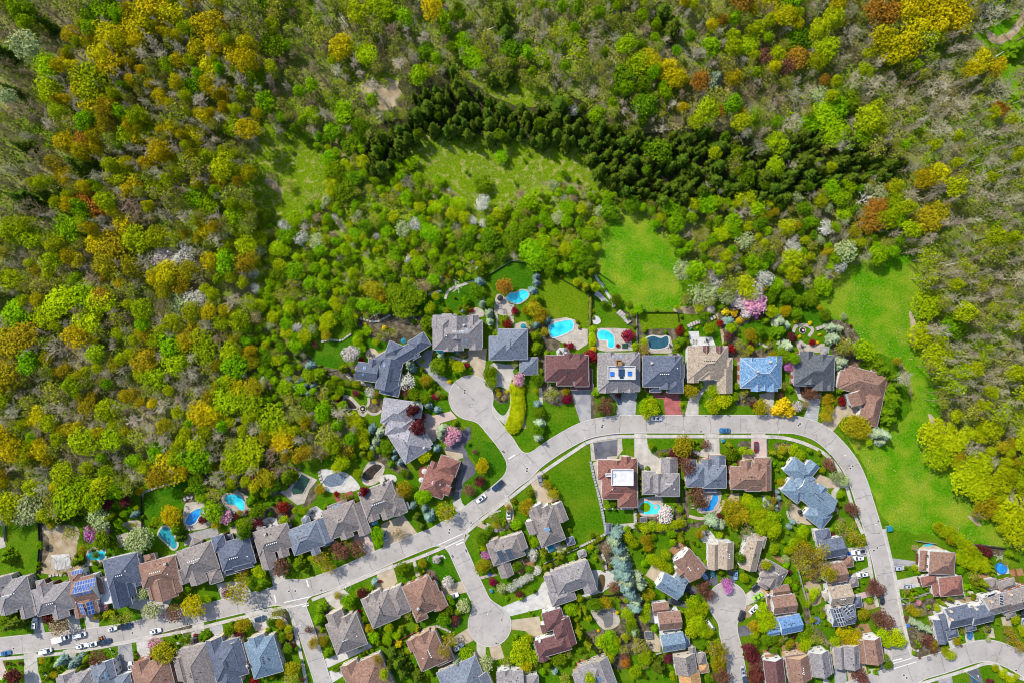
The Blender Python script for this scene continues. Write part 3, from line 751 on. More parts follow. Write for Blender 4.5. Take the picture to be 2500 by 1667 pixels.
# ---- driveways and paths
DRIVES = [
    ('asph_worn', 'B', [(380, 720), (480, 720), (525, 945), (400, 955)]), ('conc', 'B', [(770, 700), (900, 690), (940, 890), (800, 910)]), ('conc', 'B', [(955, 690), (1150, 640), (1140, 860), (1000, 890)]),
    ('conc', 'B', [(1480, 620), (1560, 450), (1740, 540), (1830, 490), (2030, 420), (1890, 700), (1640, 770), (1610, 650)]), ('conc', 'B', [(275, 1130), (420, 1130), (440, 1350), (490, 1500), (285, 1500)]),
    ('asph_worn', 'B', [(1350, 1000), (1500, 970), (1510, 1000), (1540, 1230), (1540, 1360), (1390, 1385), (1310, 1250), (1360, 1150)]), ('white_paver', 'B', [(1560, 960), (1700, 930), (1740, 1240), (1590, 1260)]),
    ('conc', 'B', [(725, 1110), (870, 1080), (880, 1200), (740, 1290)]), ('pink_paver', 'B', [(-40, 1230), (30, 1225), (60, 1310), (100, 1400), (40, 1450), (-40, 1450)]),
    ('conc', 'B', [(2215, 800), (2345, 780), (2352, 1060), (2180, 1090), (2200, 900)]),
    ('conc', 'D', [(370, 350), (520, 320), (700, 330), (770, 440), (430, 535)]), ('conc', 'D', [(950, 120), (1130, 120), (1175, 340), (1020, 370)]), ('grey_paver', 'D', [(280, 810), (430, 780), (475, 985), (320, 1015)]),
    ('white_paver', 'D', [(690, 680), (1010, 620), (1005, 760), (960, 840), (820, 890), (780, 800)]), ('conc', 'D', [(1590, 470), (1690, 440), (1830, 410), (1900, 470), (1810, 500), (1830, 610), (1750, 640), (1660, 580)]),
    ('white_conc', 'D', [(1590, 1220), (2120, 1020), (2165, 1075), (1640, 1315)]), ('white_conc', 'D', [(1665, 1350), (1855, 1290), (1840, 1400), (1690, 1490)]), ('paver', 'D', [(2230, 160), (2390, 110), (2450, 330), (2300, 430), (2180, 430)]),
    ('paver', 'E', [(140, 935), (400, 825), (570, 1050), (170, 1195)]), ('pink_paver', 'C', [(1890, 970), (2130, 930), (2190, 1150), (2100, 1200)]),
    ('asph', 'E', [(870, 50), (990, 30), (1110, 60), (1150, 180), (1230, 280), (1220, 360), (1090, 460), (1055, 620), (960, 690), (1000, 540), (1060, 330), (1085, 180), (1020, 90)]),
    ('paver', 'E', [(880, 50), (990, 80), (1080, 130), (1085, 170), (1020, 195), (920, 170), (870, 100)]), ('conc', 'E', [(965, 690), (1058, 630), (1075, 690), (1120, 740), (1010, 800)]),
    ('paver', 'E', [(1840, 410), (1970, 320), (2040, 500), (2190, 650), (1950, 730), (1900, 560)]), ('stone', 'E', [(1500, 660), (1570, 640), (1640, 690), (1600, 720)]),
    ('paver', 'F', [(110, 190), (270, 120), (300, 380), (150, 430), (60, 440)]), ('paver', 'F', [(820, 380), (1090, 310), (1140, 440), (900, 495)]), ('white_conc', 'F', [(1520, 620), (1700, 545), (1940, 440), (1990, 340), (2060, 290), (2130, 330), (2130, 600), (1600, 725)]),
    ('paver', 'F', [(1620, 765), (1960, 720), (2000, 930), (1890, 970), (1800, 890), (1620, 868)]), ('paver', 'F', [(990, 950), (1150, 850), (1200, 1000), (1080, 1060), (900, 1010)]), ('conc', 'F', [(1240, 1020), (1345, 1050), (1345, 1250), (1240, 1250)]),
    ('paver', 'F', [(1380, 1060), (1510, 1030), (1560, 1200), (1420, 1230)]), ('conc', 'F', [(500, 70), (530, 60), (590, 250), (545, 270)]), ('pink_paver', 'F', [(1260, 270), (1460, 225), (1480, 250), (1270, 300)]),
    ('stone', 'H', [(425, 130), (460, 120), (790, 90), (800, 230), (720, 330), (440, 350)]), ('conc', 'H', [(930, -10), (1072, -10), (1085, 150), (1130, 260), (1240, 330), (1240, 480), (1010, 440), (935, 330)]),
    ('conc', 'H', [(1740, -10), (1905, -10), (1915, 260), (1960, 320), (1780, 320), (1640, 280), (1740, 200)]), ('pink_paver', 'I', [(158, -10), (315, -10), (345, 320), (200, 330), (60, 350), (50, 280), (160, 240)]),
    ('paver', 'I', [(860, 560), (940, 500), (1050, 545), (1290, 590), (1310, 650), (1000, 665)]), ('conc', 'I', [(1080, 760), (1080, 700), (1120, 655), (1180, 660), (1140, 720), (1130, 790)]),
    ('asph_worn', 'R', [(430, 890), (655, 880), (660, 1240), (545, 1270), (490, 1100)]), ('grey_paver', 'R', [(860, 930), (1180, 910), (1155, 1190), (945, 1190), (955, 1030)]),
    ('red_paver', 'R', [(1335, 905), (1665, 905), (1675, 1180), (1495, 1180), (1475, 985), (1390, 975)]), ('conc', 'R', [(1885, 740), (2070, 740), (2060, 850), (1930, 900), (1870, 1010), (1868, 1180), (1710, 1180), (1765, 960), (1900, 880)]),
    ('conc', 'S', [(630, 1080), (790, 1040), (765, 1300), (690, 1270)]), ('grey_paver', 'S', [(1155, 1120), (1260, 1060), (1215, 1390), (1075, 1330)]), ('conc', 'S', [(980, 990), (1030, 990), (1060, 1110), (1150, 1140), (1140, 1170), (1030, 1130)]),
    ('paver', 'S', [(1240, 1395), (1400, 1205), (1540, 1150), (1645, 1170), (1610, 1300), (1480, 1310), (1365, 1470)]),
    ('asph_worn', 'N', [(1680, 560), (1810, 430), (1885, 440), (1850, 590), (2115, 830), (2060, 925), (1720, 600)]), ('pink_paver', 'N', [(1760, 1130), (1880, 1170), (2080, 1120), (2150, 1200), (1960, 1255), (1910, 1450), (1860, 1480), (1790, 1400)]),
    ('asph', 'N', [(2000, 1560), (2060, 1490), (2200, 1330), (2300, 1290), (2306, 1420), (2230, 1520), (2230, 1600)]),
    ('paver', 'P', [(650, 1080), (870, 1060), (840, 1400), (740, 1400), (680, 1230)]), ('conc', 'P', [(1030, 1240), (1240, 1240), (1140, 1330), (1170, 1600), (890, 1500), (1000, 1380)]),
    ('asph', 'G', [(1660, 230), (1740, 170), (1800, 250), (1890, 370), (1790, 360)]), ('asph', 'G', [(1790, 180), (1870, 180), (1900, 360), (1860, 370)]), ('asph', 'G', [(1480, 400), (1540, 340), (1680, 420), (1620, 480)]),
    ('asph', 'G', [(1320, 510), (1540, 550), (1540, 625), (1330, 580)]), ('asph', 'G', [(2110, 840), (2240, 820), (2310, 930), (2110, 960)]), ('asph', 'G', [(2000, 180), (2110, 180), (2090, 390), (2060, 400)]),
    ('conc', 'J', [(50, 500), (260, 345), (340, 390), (345, 490), (80, 610)]), ('conc', 'J', [(1310, 240), (1510, 150), (1540, 250), (1390, 290)]), ('pink_paver', 'J', [(1330, 470), (1510, 430), (1560, 485), (1390, 530)]),
    ('asph_worn', 'J', [(1105, 1320), (1245, 1300), (1260, 1500), (1120, 1500)]), ('paver', 'J', [(1250, 1300), (1465, 1260), (1500, 1400), (1280, 1500)]), ('conc', 'J', [(980, 1390), (1060, 1370), (1060, 1500), (985, 1500)]),
    ('asph_worn', 'J', [(1750, 50), (2050, 90), (2050, 140), (1790, 165)]), ('conc', 'J', [(1810, 310), (2080, 250), (2100, 380), (1830, 415)]), ('conc', 'J', [(1690, 1060), (1750, 1100), (1790, 1220), (1740, 1340), (1640, 1400), (1580, 1410), (1500, 1330), (1640, 1310)]),
    ('conc', 'K', [(1365, 590), (1500, 570), (1560, 850), (1415, 895)]), ('paver', 'K', [(1680, 540), (1840, 530), (1875, 720), (1720, 690)]), ('white_conc', 'K', [(1090, 690), (1200, 720), (1245, 950), (1130, 860)]),
    ('paver', 'K', [(1970, 370), (2110, 360), (2155, 520), (2000, 510)]), ('asph_worn', 'K', [(930, 1380), (1155, 1320), (1195, 1480), (950, 1480)]), ('asph', 'K', [(1420, 1210), (1585, 1170), (1700, 1480), (1480, 1480)]),
    ('conc', 'I', [(1230, 1350), (1490, 1330), (1490, 1440), (1310, 1480)]), ('stone', 'A', [(-60, 960), (50, 1000), (70, 1100), (-60, 1140)]),
]
DRIVE_POLYS = []
for k, (mt, pn, pts) in enumerate(DRIVES):
    pp = P2(pn, pts)
    DRIVE_POLYS.append(pp)
    o = sheet('driveway', pp, 0.05, mt, 0)
sheet('driveway', [(1197, 890), (1238, 892), (1256, 918), (1256, 992), (1241, 1036), (1222, 1027), (1199, 1002), (1192, 950)], 0.062, 'conc', 4, label='pale gravel loop drive beside the upper turning circle')
sheet('lawn', [(1204, 950), (1225, 944), (1243, 960), (1244, 990), (1232, 1012), (1218, 1008), (1203, 985)], 0.07, 'lawn_deep', 4)
sheet('planting_bed', [(1206, 954), (1225, 948), (1242, 962), (1240, 980), (1224, 985), (1208, 976)], 0.072, 'bed', 4)
sheet('driveway', P2('H', [(462, 142), (742, 100), (736, 290), (625, 300), (620, 330), (485, 330)]), 0.06, 'asph', label='square of fresh dark asphalt')
sheet('driveway', P2('H', [(415, 95), (560, 55), (770, 30), (772, 62), (600, 80), (430, 115)]), 0.06, 'asph')
def ring(name, pn, outer, inner, z, mat, n=5):
    """a flat band between two closed outlines with the same number of points"""
    o = catmull(P2(pn, outer), n); i = catmull(P2(pn, inner), n)
    k = len(o)
    mb = MB()
    mb.add([(*W(*p), z) for p in o] + [(*W(*p), z) for p in i], [(a, (a + 1) % k, k + (a + 1) % k, k + a) for a in range(k)])
    me = mb.mesh(name, M[mat])
    if me.polygons[0].normal.z < 0:
        me.flip_normals()
    return link(name, me, kind='structure')
ribbon('driveway', P2('E', [(1560, 640), (1610, 730), (1630, 820), (1600, 920), (1510, 985), (1400, 975), (1290, 930), (1220, 900)]), 17, 0.255, 'paver', label='half-round paved driveway')
# garden paths
for pn, w, mt, pts in [('N', 7, 'stone', [(870, 950), (950, 970), (1020, 1040), (1060, 1080)]), ('N', 6, 'stone', [(1150, 970), (1155, 1030), (1130, 1070)]), ('N', 6, 'stone', [(1130, 1110), (1180, 1150), (1250, 1150), (1300, 1110)]),
                       ('N', 7, 'stone', [(1040, 1100), (1060, 1150), (1100, 1165), (1130, 1130)]), ('N', 8, 'rock', [(1030, 600), (1010, 680), (1010, 770), (1120, 820), (1220, 830)]), ('N', 8, 'rock', [(870, 640), (920, 720), (980, 770)]),
                       ('P', 6, 'rock', [(210, 460), (290, 430), (360, 420)]), ('P', 6, 'rock', [(400, 510), (420, 450), (460, 400), (560, 360), (720, 310)]), ('P', 7, 'conc', [(430, 1150), (520, 1170), (620, 1200), (680, 1170)]),
                       ('P', 6, 'white_conc', [(2070, 180), (2110, 280), (2190, 380), (2230, 460), (2300, 540)]), ('P', 12, 'grey_paver', [(2090, 440), (2150, 480), (2220, 560)]), ('P', 6, 'stone', [(980, 860), (985, 740), (960, 640)]),
                       ('S', 8, 'stone', [(975, 460), (1000, 400), (1060, 385), (1130, 395), (1170, 440), (1130, 500)]), ('S', 6, 'stone', [(580, 575), (650, 570), (690, 600), (720, 600)]), ('I', 5, 'stone', [(570, 920), (590, 1000), (650, 1040), (720, 1060)]),
                       ('I', 5, 'stone', [(600, 920), (620, 990), (670, 1020), (740, 1035)]), ('H', 9, 'conc', [(720, 1140), (780, 1095), (950, 1080)]), ('H', 7, 'conc', [(940, 895), (945, 1080)]), ('H', 6, 'conc', [(1700, 270), (1640, 250), (1600, 240)]),
                       ('H', 7, 'pink_paver', [(1960, 800), (1930, 890), (1840, 980), (1700, 1010), (1560, 980)]), ('D', 6, 'white_paver', [(1010, 740), (1100, 735), (1170, 780), (1200, 880)]), ('B', 6, 'conc', [(2030, 1030), (2110, 1020), (2160, 1080)]),
                       ('B', 5, 'conc', [(450, 1330), (520, 1390), (560, 1440)]), ('E', 6, 'stone', [(1150, 1050), (1060, 1190), (1100, 1110)][:2]), ('R', 8, 'rock', [(90, 860), (100, 1040)]), ('A', 5, 'conc', [(1640, 480), (1635, 560)])]:
    ribbon('garden_path', P2(pn, pts), w, zlayer(0.07), mt, label=None)

# ---- transverse joints and repair patches of the carriageway
jr = random.Random(5)
for hw, pts in ROADS:
    sp = catmull(pts, 6, False)
    run = 30.0
    for a, b in zip(sp[:-1], sp[1:]):
        L = math.hypot(b[0] - a[0], b[1] - a[1])
        run += L
        if run > 62 and -20 < a[0] < 2520:
            run = jr.uniform(-12, 12)
            n = (-(b[1] - a[1]) / L, (b[0] - a[0]) / L)
            q = [(a[0] + n[0] * (hw - 1) * t + jr.gauss(0, 1.2), a[1] + n[1] * (hw - 1) * t + jr.gauss(0, 1.2)) for t in (-1, -.4, .1, .5, 1)]
            ribbon('road_joint', q, 1.3, ROAD_Z + .006, 'tar', n=2, label=None)
            if jr.random() < .45:
                c = (a[0] + n[0] * jr.uniform(-10, 10), a[1] + n[1] * jr.uniform(-10, 10)); d = ((b[0] - a[0]) / L, (b[1] - a[1]) / L)
                l2 = jr.uniform(8, 26)
                ribbon('road_patch', [(c[0] - d[0] * l2, c[1] - d[1] * l2), (c[0] + d[0] * l2, c[1] + d[1] * l2)], jr.uniform(6, 13), ROAD_Z + .003, 'road_patch', n=1)

# ---- painted lines
for pn, w, pts in [('D', 1.9, [(1230, 610), (1430, 565)]), ('D', 1.9, [(1145, 560), (1470, 488)]), ('D', 3, [(1355, 606), (1432, 590)]), ('D', 3, [(1035, 475), (1055, 560)]), ('D', 3, [(1405, 300), (1428, 380)]),
                   ('E', 1.8, [(800, 1170), (1080, 1042)]), ('E', 1.8, [(880, 1200), (1095, 1100)]), ('E', 3, [(1005, 1172), (1090, 1135)]), ('E', 3, [(1607, 186), (1678, 138)]),
                   ('J', 1.8, [(1790, 1320), (2055, 1240)]), ('J', 1.8, [(1780, 1262), (1995, 1200)]), ('J', 3, [(1780, 1230), (1890, 1203)])]:
    ribbon('road_marking', P2(pn, pts), w, ROAD_Z + 0.012, 'white_line', n=1, label='white line painted on the street')

PATIO_KEEP = [P2(a, b) for a, b in [('C', [(0, 580), (240, 590), (330, 860), (0, 1090)]), ('C', [(440, 440), (780, 470), (770, 750), (440, 600)]), ('C', [(1100, 230), (1530, 230), (1480, 620), (1100, 620)]), ('C', [(1540, 200), (2010, 200), (2010, 480), (1540, 480)]), ('L', [(140, 190), (540, 190), (540, 480), (140, 480)]), ('A', [(480, 860), (960, 860), (960, 1400), (480, 1400)]), ('A', [(1780, 840), (2080, 840), (2080, 1150), (1780, 1150)]),
    ('P', [(940, 380), (1350, 380), (1350, 600), (1200, 860), (940, 860)]), ('P', [(1540, 700), (2020, 700), (2020, 1100), (1540, 1100)]), ('R', [(680, 160), (1140, 160), (1140, 460), (680, 460)]), ('R', [(1250, 260), (1600, 260), (1600, 560), (1250, 560)]), ('R', [(1740, 220), (2070, 220), (2070, 400), (1740, 400)]), ('S', [(960, 320), (1300, 320), (1300, 680), (960, 680)]), ('H', [(960, 760), (1280, 760), (1280, 990), (960, 990)]), ('H', [(1520, 680), (1960, 680), (1960, 980), (1520, 980)]),
    ('H', [(1680, 1120), (1880, 1120), (1880, 1300), (1680, 1300)]), ('I', [(560, 840), (900, 840), (900, 1090), (560, 1090)]), ('G', [(430, 600), (790, 600), (790, 880), (430, 880)]), ('G', [(1060, 120), (1250, 120), (1250, 330), (1060, 330)]), ('G', [(1060, 890), (1250, 890), (1250, 1140), (1060, 1140)]), ('G', [(400, 200), (740, 200), (740, 500), (400, 500)]), ('V', [(1720, 780), (2200, 780), (2200, 1120), (1720, 1120)]), ('N', [(860, 940), (1310, 940), (1310, 1180), (860, 1180)]), ('N', [(1100, 400), (1350, 400), (1350, 570), (1100, 570)])]]
# ================================================================== HOUSES
# wing: (cx, cy, w, h, type[, eave, angle, roof material])  px of the eave rectangle as seen in the photo; angle clockwise
#   H hip, U gable with its ridge along w, V gable with its ridge along h, F flat, M hip cut off flat on top
WIN_ME = {}
def window_meshes(w, h):
    k = (w, h)
    if k not in WIN_ME:
        f = MB()
        t = 0.14
        for x, z, a, b in ((0, h / 2, w + t, t), (0, -h / 2, w + 2 * t, t), (-w / 2, 0, t, h), (w / 2, 0, t, h), (0, 0, 0.07, h)):
            f.box((x, 0.06, z), (a, 0.12, b))
        p = MB().box((0, 0.02, 0), (w, 0.03, h))
        WIN_ME[k] = (f.mesh('window', M['trim']), p.mesh('pane', M['glass']))
    return WIN_ME[k]
VENT_ME = {c: MB().box((0, 0, 0.12), (0.34, 0.34, 0.3)).box((0, 0, 0.3), (0.44, 0.44, 0.08)).mesh('roof_vent', M['vent_' + c]) for c in ('white', 'dark')}
HOUSES = []
PITCH = math.radians(34)

class Wing:
    def __init__(s, spec, ang, idx):
        cx, cy, w, h, s.t = spec[:5]
        s.eave = (spec[5] if len(spec) > 5 and spec[5] else 6.0) + 0.013 * idx
        a = math.radians(spec[6] if len(spec) > 6 and spec[6] is not None else ang)
        s.roof = spec[7] if len(spec) > 7 else None
        k = S * (H - s.eave) / H
        s.c = W(cx, cy, s.eave)
        s.a, s.b = w * k / 2, h * k / 2
        s.u = (math.cos(a), -math.sin(a))
        s.v = (-math.sin(a), -math.cos(a))
        s.ang = a
        s.tan = math.tan(PITCH)
        s.cap = 1e9
        if s.t == 'M':
            s.cap = 3.3
        if s.t == 'F':
            s.cap = 0.15
    def w(s, u, v, z):
        return (s.c[0] + s.u[0] * u + s.v[0] * v, s.c[1] + s.u[1] * u + s.v[1] * v, z)
    def loc(s, x, y):
        dx, dy = x - s.c[0], y - s.c[1]
        return dx * s.u[0] + dy * s.u[1], dx * s.v[0] + dy * s.v[1]
    def height(s, x, y):
        u, v = s.loc(x, y)
        if abs(u) > s.a or abs(v) > s.b:
            return -1
        return s.eave + min(s.cap, s.tan * s.inset(u, v))
    def inset(s, u, v):
        if s.t == 'U':
            return s.b - abs(v)
        if s.t == 'V':
            return s.a - abs(u)
        return min(s.a - abs(u), s.b - abs(v))
    def roof_geo(s, mb, caps, gut):
        a, b, z, t = s.a, s.b, s.eave, s.tan
        lo = [(-a, -b), (a, -b), (a, b), (-a, b)]
        P = [s.w(x, y, z - 0.22) for x, y in lo] + [s.w(x, y, z) for x, y in lo]
        base = [(0, 1, 2, 3), (0, 4, 5, 1), (1, 5, 6, 2), (2, 6, 7, 3), (3, 7, 4, 0)]
        mi = [0, 1, 1, 1, 1]
        if s.t in ('H', 'U', 'V'):
            if s.t == 'H':
                r = min(a, b)
                ua, vb = a - r, b - r
                if a >= b:
                    P += [s.w(-ua, 0, z + r * t), s.w(ua, 0, z + r * t)]
                    top = [(4, 8, 9, 5), (5, 9, 6), (6, 9, 8, 7), (7, 8, 4)]
                else:
                    P += [s.w(0, -vb, z + r * t), s.w(0, vb, z + r * t)]
                    top = [(4, 8, 5), (5, 8, 9, 6), (6, 9, 7), (7, 9, 8, 4)]
                tm = [0] * 4
                hips = [(4, 8), (5, 9 if a >= b else 8), (6, 9), (7, 8 if a >= b else 9), (8, 9)]
            elif s.t == 'U':
                P += [s.w(-a, 0, z + b * t), s.w(a, 0, z + b * t)]
                top = [(4, 8, 9, 5), (6, 9, 8, 7), (5, 9, 6), (7, 8, 4)]
                tm, hips = [0, 0, 2, 2], [(8, 9)]
            else:
                P += [s.w(0, -b, z + a * t), s.w(0, b, z + a * t)]
                top = [(5, 8, 9, 6), (7, 9, 8, 4), (4, 8, 5), (6, 9, 7)]
                tm, hips = [0, 0, 2, 2], [(8, 9)]
        else:
            r = s.cap / t if s.t == 'M' else 0.05
            P += [s.w(x * (1 - r / a), y * (1 - r / b), z + s.cap) for x, y in lo]
            top = [(4, 8, 9, 5), (5, 9, 10, 6), (6, 10, 11, 7), (7, 11, 8, 4), (8, 11, 10, 9)]
            tm, hips = [0] * 5, [(4, 8), (5, 9), (6, 10), (7, 11)] if s.t == 'M' else []
        faces = base + top
        # orient outward
        mb.add(P, faces)
        mb.m[-len(faces):] = mi + tm
        for i, j in hips:
            p, q = Vector(P[i]), Vector(P[j])
            if (q - p).length > 0.4:
                caps.stick(p + Vector((0, 0, 0.03)), q + Vector((0, 0, 0.03)), 0.13, n=4)
        for i, j in ((4, 5), (5, 6), (6, 7), (7, 4)):
            p, q = Vector(P[i]), Vector(P[j])
            d = (q - p).normalized()
            n = Vector((d.y, -d.x, 0))
            if n.dot(p - Vector((*s.c, p.z))) < 0:
                n = -n
            if s.t == 'U' and i in (5, 7) or s.t == 'V' and i in (4, 6):
                continue
            o = n * 0.14
            gut.add([p, q, q + o, p + o] + [x + Vector((0, 0, -0.14)) for x in (p, q, q + o, p + o)], [(0, 1, 2, 3), (7, 6, 5, 4), (2, 1, 5, 6), (3, 2, 6, 7), (0, 3, 7, 4)])

def fix_normals(me):
    bm = bmesh.new()
    bm.from_mesh(me)
    bmesh.ops.recalc_face_normals(bm, faces=bm.faces)
    bm.to_mesh(me)
    bm.free()

def house(label, nick, roof, wall, ang, wings, garage=(), chim=(), sky=(), vents=4, vcol='dark', cat='house', name='house', win=True):
    ws = [Wing(w, ang, i) for i, w in enumerate(wings)]
    big = max(ws, key=lambda w: w.a * w.b)
    root = thing(name, label, cat, (big.c[0], big.c[1], 0), 0, None)
    off = Matrix.Translation((-big.c[0], -big.c[1], 0))
    rb_, cb, gb, wb = MB(), MB(), MB(), MB()
    roofs = {}
    for w in ws:
        key = w.roof or roof
        roofs.setdefault(key, MB())
        w.roof_geo(roofs[key], cb, gb)
        ins = 0.42
        P = [w.w(x * (w.a - ins), y * (w.b - ins), z) for z in (-0.3, w.eave - 0.1) for x, y in ((-1, -1), (1, -1), (1, 1), (-1, 1))]
        wb.add(P, [(0, 1, 5, 4), (1, 2, 6, 5), (2, 3, 7, 6), (3, 0, 4, 7)])
    def fin(mb, nm, mats, lab=None):
        me = mb.mesh(nm, mats)
        me.transform(off)
        fix_normals(me)
        o = link(nm, me, root)
        if lab:
            o['label'] = lab
        return o
    ro = None
    for key, mb in roofs.items():
        o = fin(mb, 'roof', [M['roof_' + key] if key in ROOFS or key == 'white' else M[key], M['fascia'], M['wall_' + wall]])
        if key == roof:
            ro = o
    if cb.v:
        fin(cb, 'ridge_cap', M['cap_' + roof] if 'cap_' + roof in M else M['fascia']).parent = ro
    if gb.v:
        fin(gb, 'gutter', M['gutter']).parent = ro
    fin(wb, 'wall', M['wall_' + wall])
    hh = lambda x, y: max((w.height(x, y) for w in ws), default=-1)
    def topwing(x, y):
        return max(ws, key=lambda w: w.height(x, y))
    # windows on the walls that can be seen from about above the middle of the scene
    if win:
        for wi, w in enumerate(ws):
            if w.t == 'F' and w.eave < 2.6:
                continue
            for sx, sy in ((1, 0), (-1, 0), (0, 1), (0, -1)):
                n = (w.u[0] * sx + w.v[0] * sy, w.u[1] * sx + w.v[1] * sy)
                mid = w.w(sx * (w.a - 0.42), sy * (w.b - 0.42), 0)
                half = (w.b if sx else w.a) - 0.42
                vis = -(n[0] * mid[0] + n[1] * mid[1]) / (math.hypot(mid[0], mid[1]) + 1)
                if vis < 0.15:
                    continue
                k = int((2 * half - 0.8) / 2.9)
                for st in ((1.35, 4.2) if w.eave > 5.2 else (1.35,)):
                    for q in range(k):
                        t = (q + 0.5) / k * 2 * half - half
                        x, y, _ = w.w(sx * (w.a - 0.42) + sy * t, sy * (w.b - 0.42) + sx * t, 0)
                        xo, yo = x + n[0] * 0.5, y + n[1] * 0.5
                        if any(o_ is not w and abs(o_.loc(xo, yo)[0]) < o_.a - 0.2 and abs(o_.loc(xo, yo)[1]) < o_.b - 0.2 and o_.eave > st for o_ in ws):
                            continue
                        fm, pm = window_meshes(1.3, 1.5)
                        rz = math.atan2(n[1], n[0]) - math.pi / 2
                        fo = link('window', fm, root, (x - big.c[0], y - big.c[1], st + 0.1), rz)
                        link('pane', pm, fo)
    for wi, side in garage:
        w = ws[wi]
        sx, sy = {'U': (0, -1), 'D': (0, 1), 'L': (-1, 0), 'R': (1, 0)}[side]
        n = (w.u[0] * sx + w.v[0] * sy, w.u[1] * sx + w.v[1] * sy)
        x, y, _ = w.w(sx * (w.a - 0.40), sy * (w.b - 0.40), 0)
        g = MB()
        wd = min(4.9, 2 * (w.b if sx else w.a) - 1.5)
        for r in range(4):
            g.box((0, 0.03, 0.28 + r * 0.55), (wd, 0.1, 0.5))
        g.build('garage_door', M['garage_white' if wall not in ('white',) else 'garage_brown'], root, (x - big.c[0] + n[0] * 0.05, y - big.c[1] + n[1] * 0.05, 0), math.atan2(n[1], n[0]) - math.pi / 2)
    for c in chim:
        x, y = W(c[0], c[1], 8.0)
        hz = hh(x, y)
        base = max(0.0, hz - 1.2) if hz > 0 else 0.0
        topz = (hz if hz > 0 else 6.5) + 1.3
        cm = MB().box((0, 0, (base + topz) / 2), (0.95, 0.75, topz - base)).box((0, 0, topz + 0.06), (1.1, 0.9, 0.12), mi=1).box((0, 0, topz + 0.3), (0.35, 0.35, 0.4), mi=1)
        cm.build('chimney', [M['wall_' + (c[2] if len(c) > 2 else 'darkbrick')], M['fascia']], root, (x - big.c[0], y - big.c[1], 0), -big.ang)
    def on_roof(px, py, dz):
        x, y = W(px, py, 8.0)
        w = topwing(x, y)
        hz = w.height(x, y)
        if hz < 0:
            return None
        e = 0.2
        gx = (w.height(x + e, y) - w.height(x - e, y)) / (2 * e)
        gy = (w.height(x, y + e) - w.height(x, y - e)) / (2 * e)
        if abs(gx) > 1.2 or abs(gy) > 1.2:
            gx = gy = 0
        nrm = Vector((-gx, -gy, 1)).normalized()
        return Vector((x, y, hz)) + nrm * dz, nrm, w
    for q in sky:                       # (kind, px, py, w_m, h_m, cols, rows, image angle)
        kind, px, py, sw, sh, cols, rows = q[:7]
        a0 = math.radians(q[7]) if len(q) > 7 else None
        got = on_roof(px, py, 0.1)
        if got is None:
            continue
        p, nrm, w = got
        aa = a0 if a0 is not None else w.ang
        ux = Vector((math.cos(aa), -math.sin(aa), 0))
        ux = (ux - nrm * ux.dot(nrm)).normalized()
        vy = nrm.cross(ux)
        Rm = Matrix((ux, vy, nrm)).transposed().to_4x4()
        mat = {'sky': 'skylight', 'solar': 'panel_blue', 'black': 'panel_black', 'heater': 'panel_grey'}[kind]
        nm = {'sky': 'skylight', 'solar': 'solar_panel', 'black': 'solar_panel', 'heater': 'pool_heating_panel'}[kind]
        key = (kind, sw, sh)
        if key not in WIN_ME:
            WIN_ME[key] = MB().box((0, 0, 0.03), (sw, sh, 0.06), mi=1).box((0, 0, 0.07), (sw - 0.14, sh - 0.14, 0.03)).mesh(nm, [M[mat], M['alu']])
        for i in range(cols):
            for j in range(rows):
                q_ = p + ux * ((i - (cols - 1) / 2) * (sw + 0.12)) + vy * ((j - (rows - 1) / 2) * (sh + 0.12))
                o = link(nm, WIN_ME[key], root)
                o.matrix_local = Matrix.Translation(q_ - Vector((*big.c, 0))) @ Rm
    r_ = random.Random(int(big.c[0] * 10) & 0xffff)
    if vents:
        w = big
        along_u = (w.t == 'U') or (w.t != 'V' and w.a >= w.b)
        L_ = max(1.0, abs(w.a - w.b)) if w.t in 'HM' else (w.a if along_u else w.b) * 0.6
        side = r_.choice((-1, 1))
        for i in range(vents):
            t = (i - (vents - 1) / 2) * 0.85
            u, v = (t, side * 1.0) if along_u else (side * 1.0, t)
            x, y, _ = w.w(u, v, 0)
            z = hh(x, y)
            if z > 0:
                link('roof_vent', VENT_ME[vcol], root, (x - big.c[0], y - big.c[1], z - 0.1), -w.ang)
        for i in range(3):
            u, v = r_.uniform(-.7, .7) * w.a, r_.uniform(-.7, .7) * w.b
            x, y, _ = w.w(u, v, 0)
            link('roof_vent', VENT_ME['dark' if i else vcol], root, (x - big.c[0], y - big.c[1], hh(x, y) - 0.12), -w.ang)
    HOUSES.append({'nick': nick, 'ws': ws, 'c': big.c, 'root': root, 'off': off, 'h': hh})
    return root

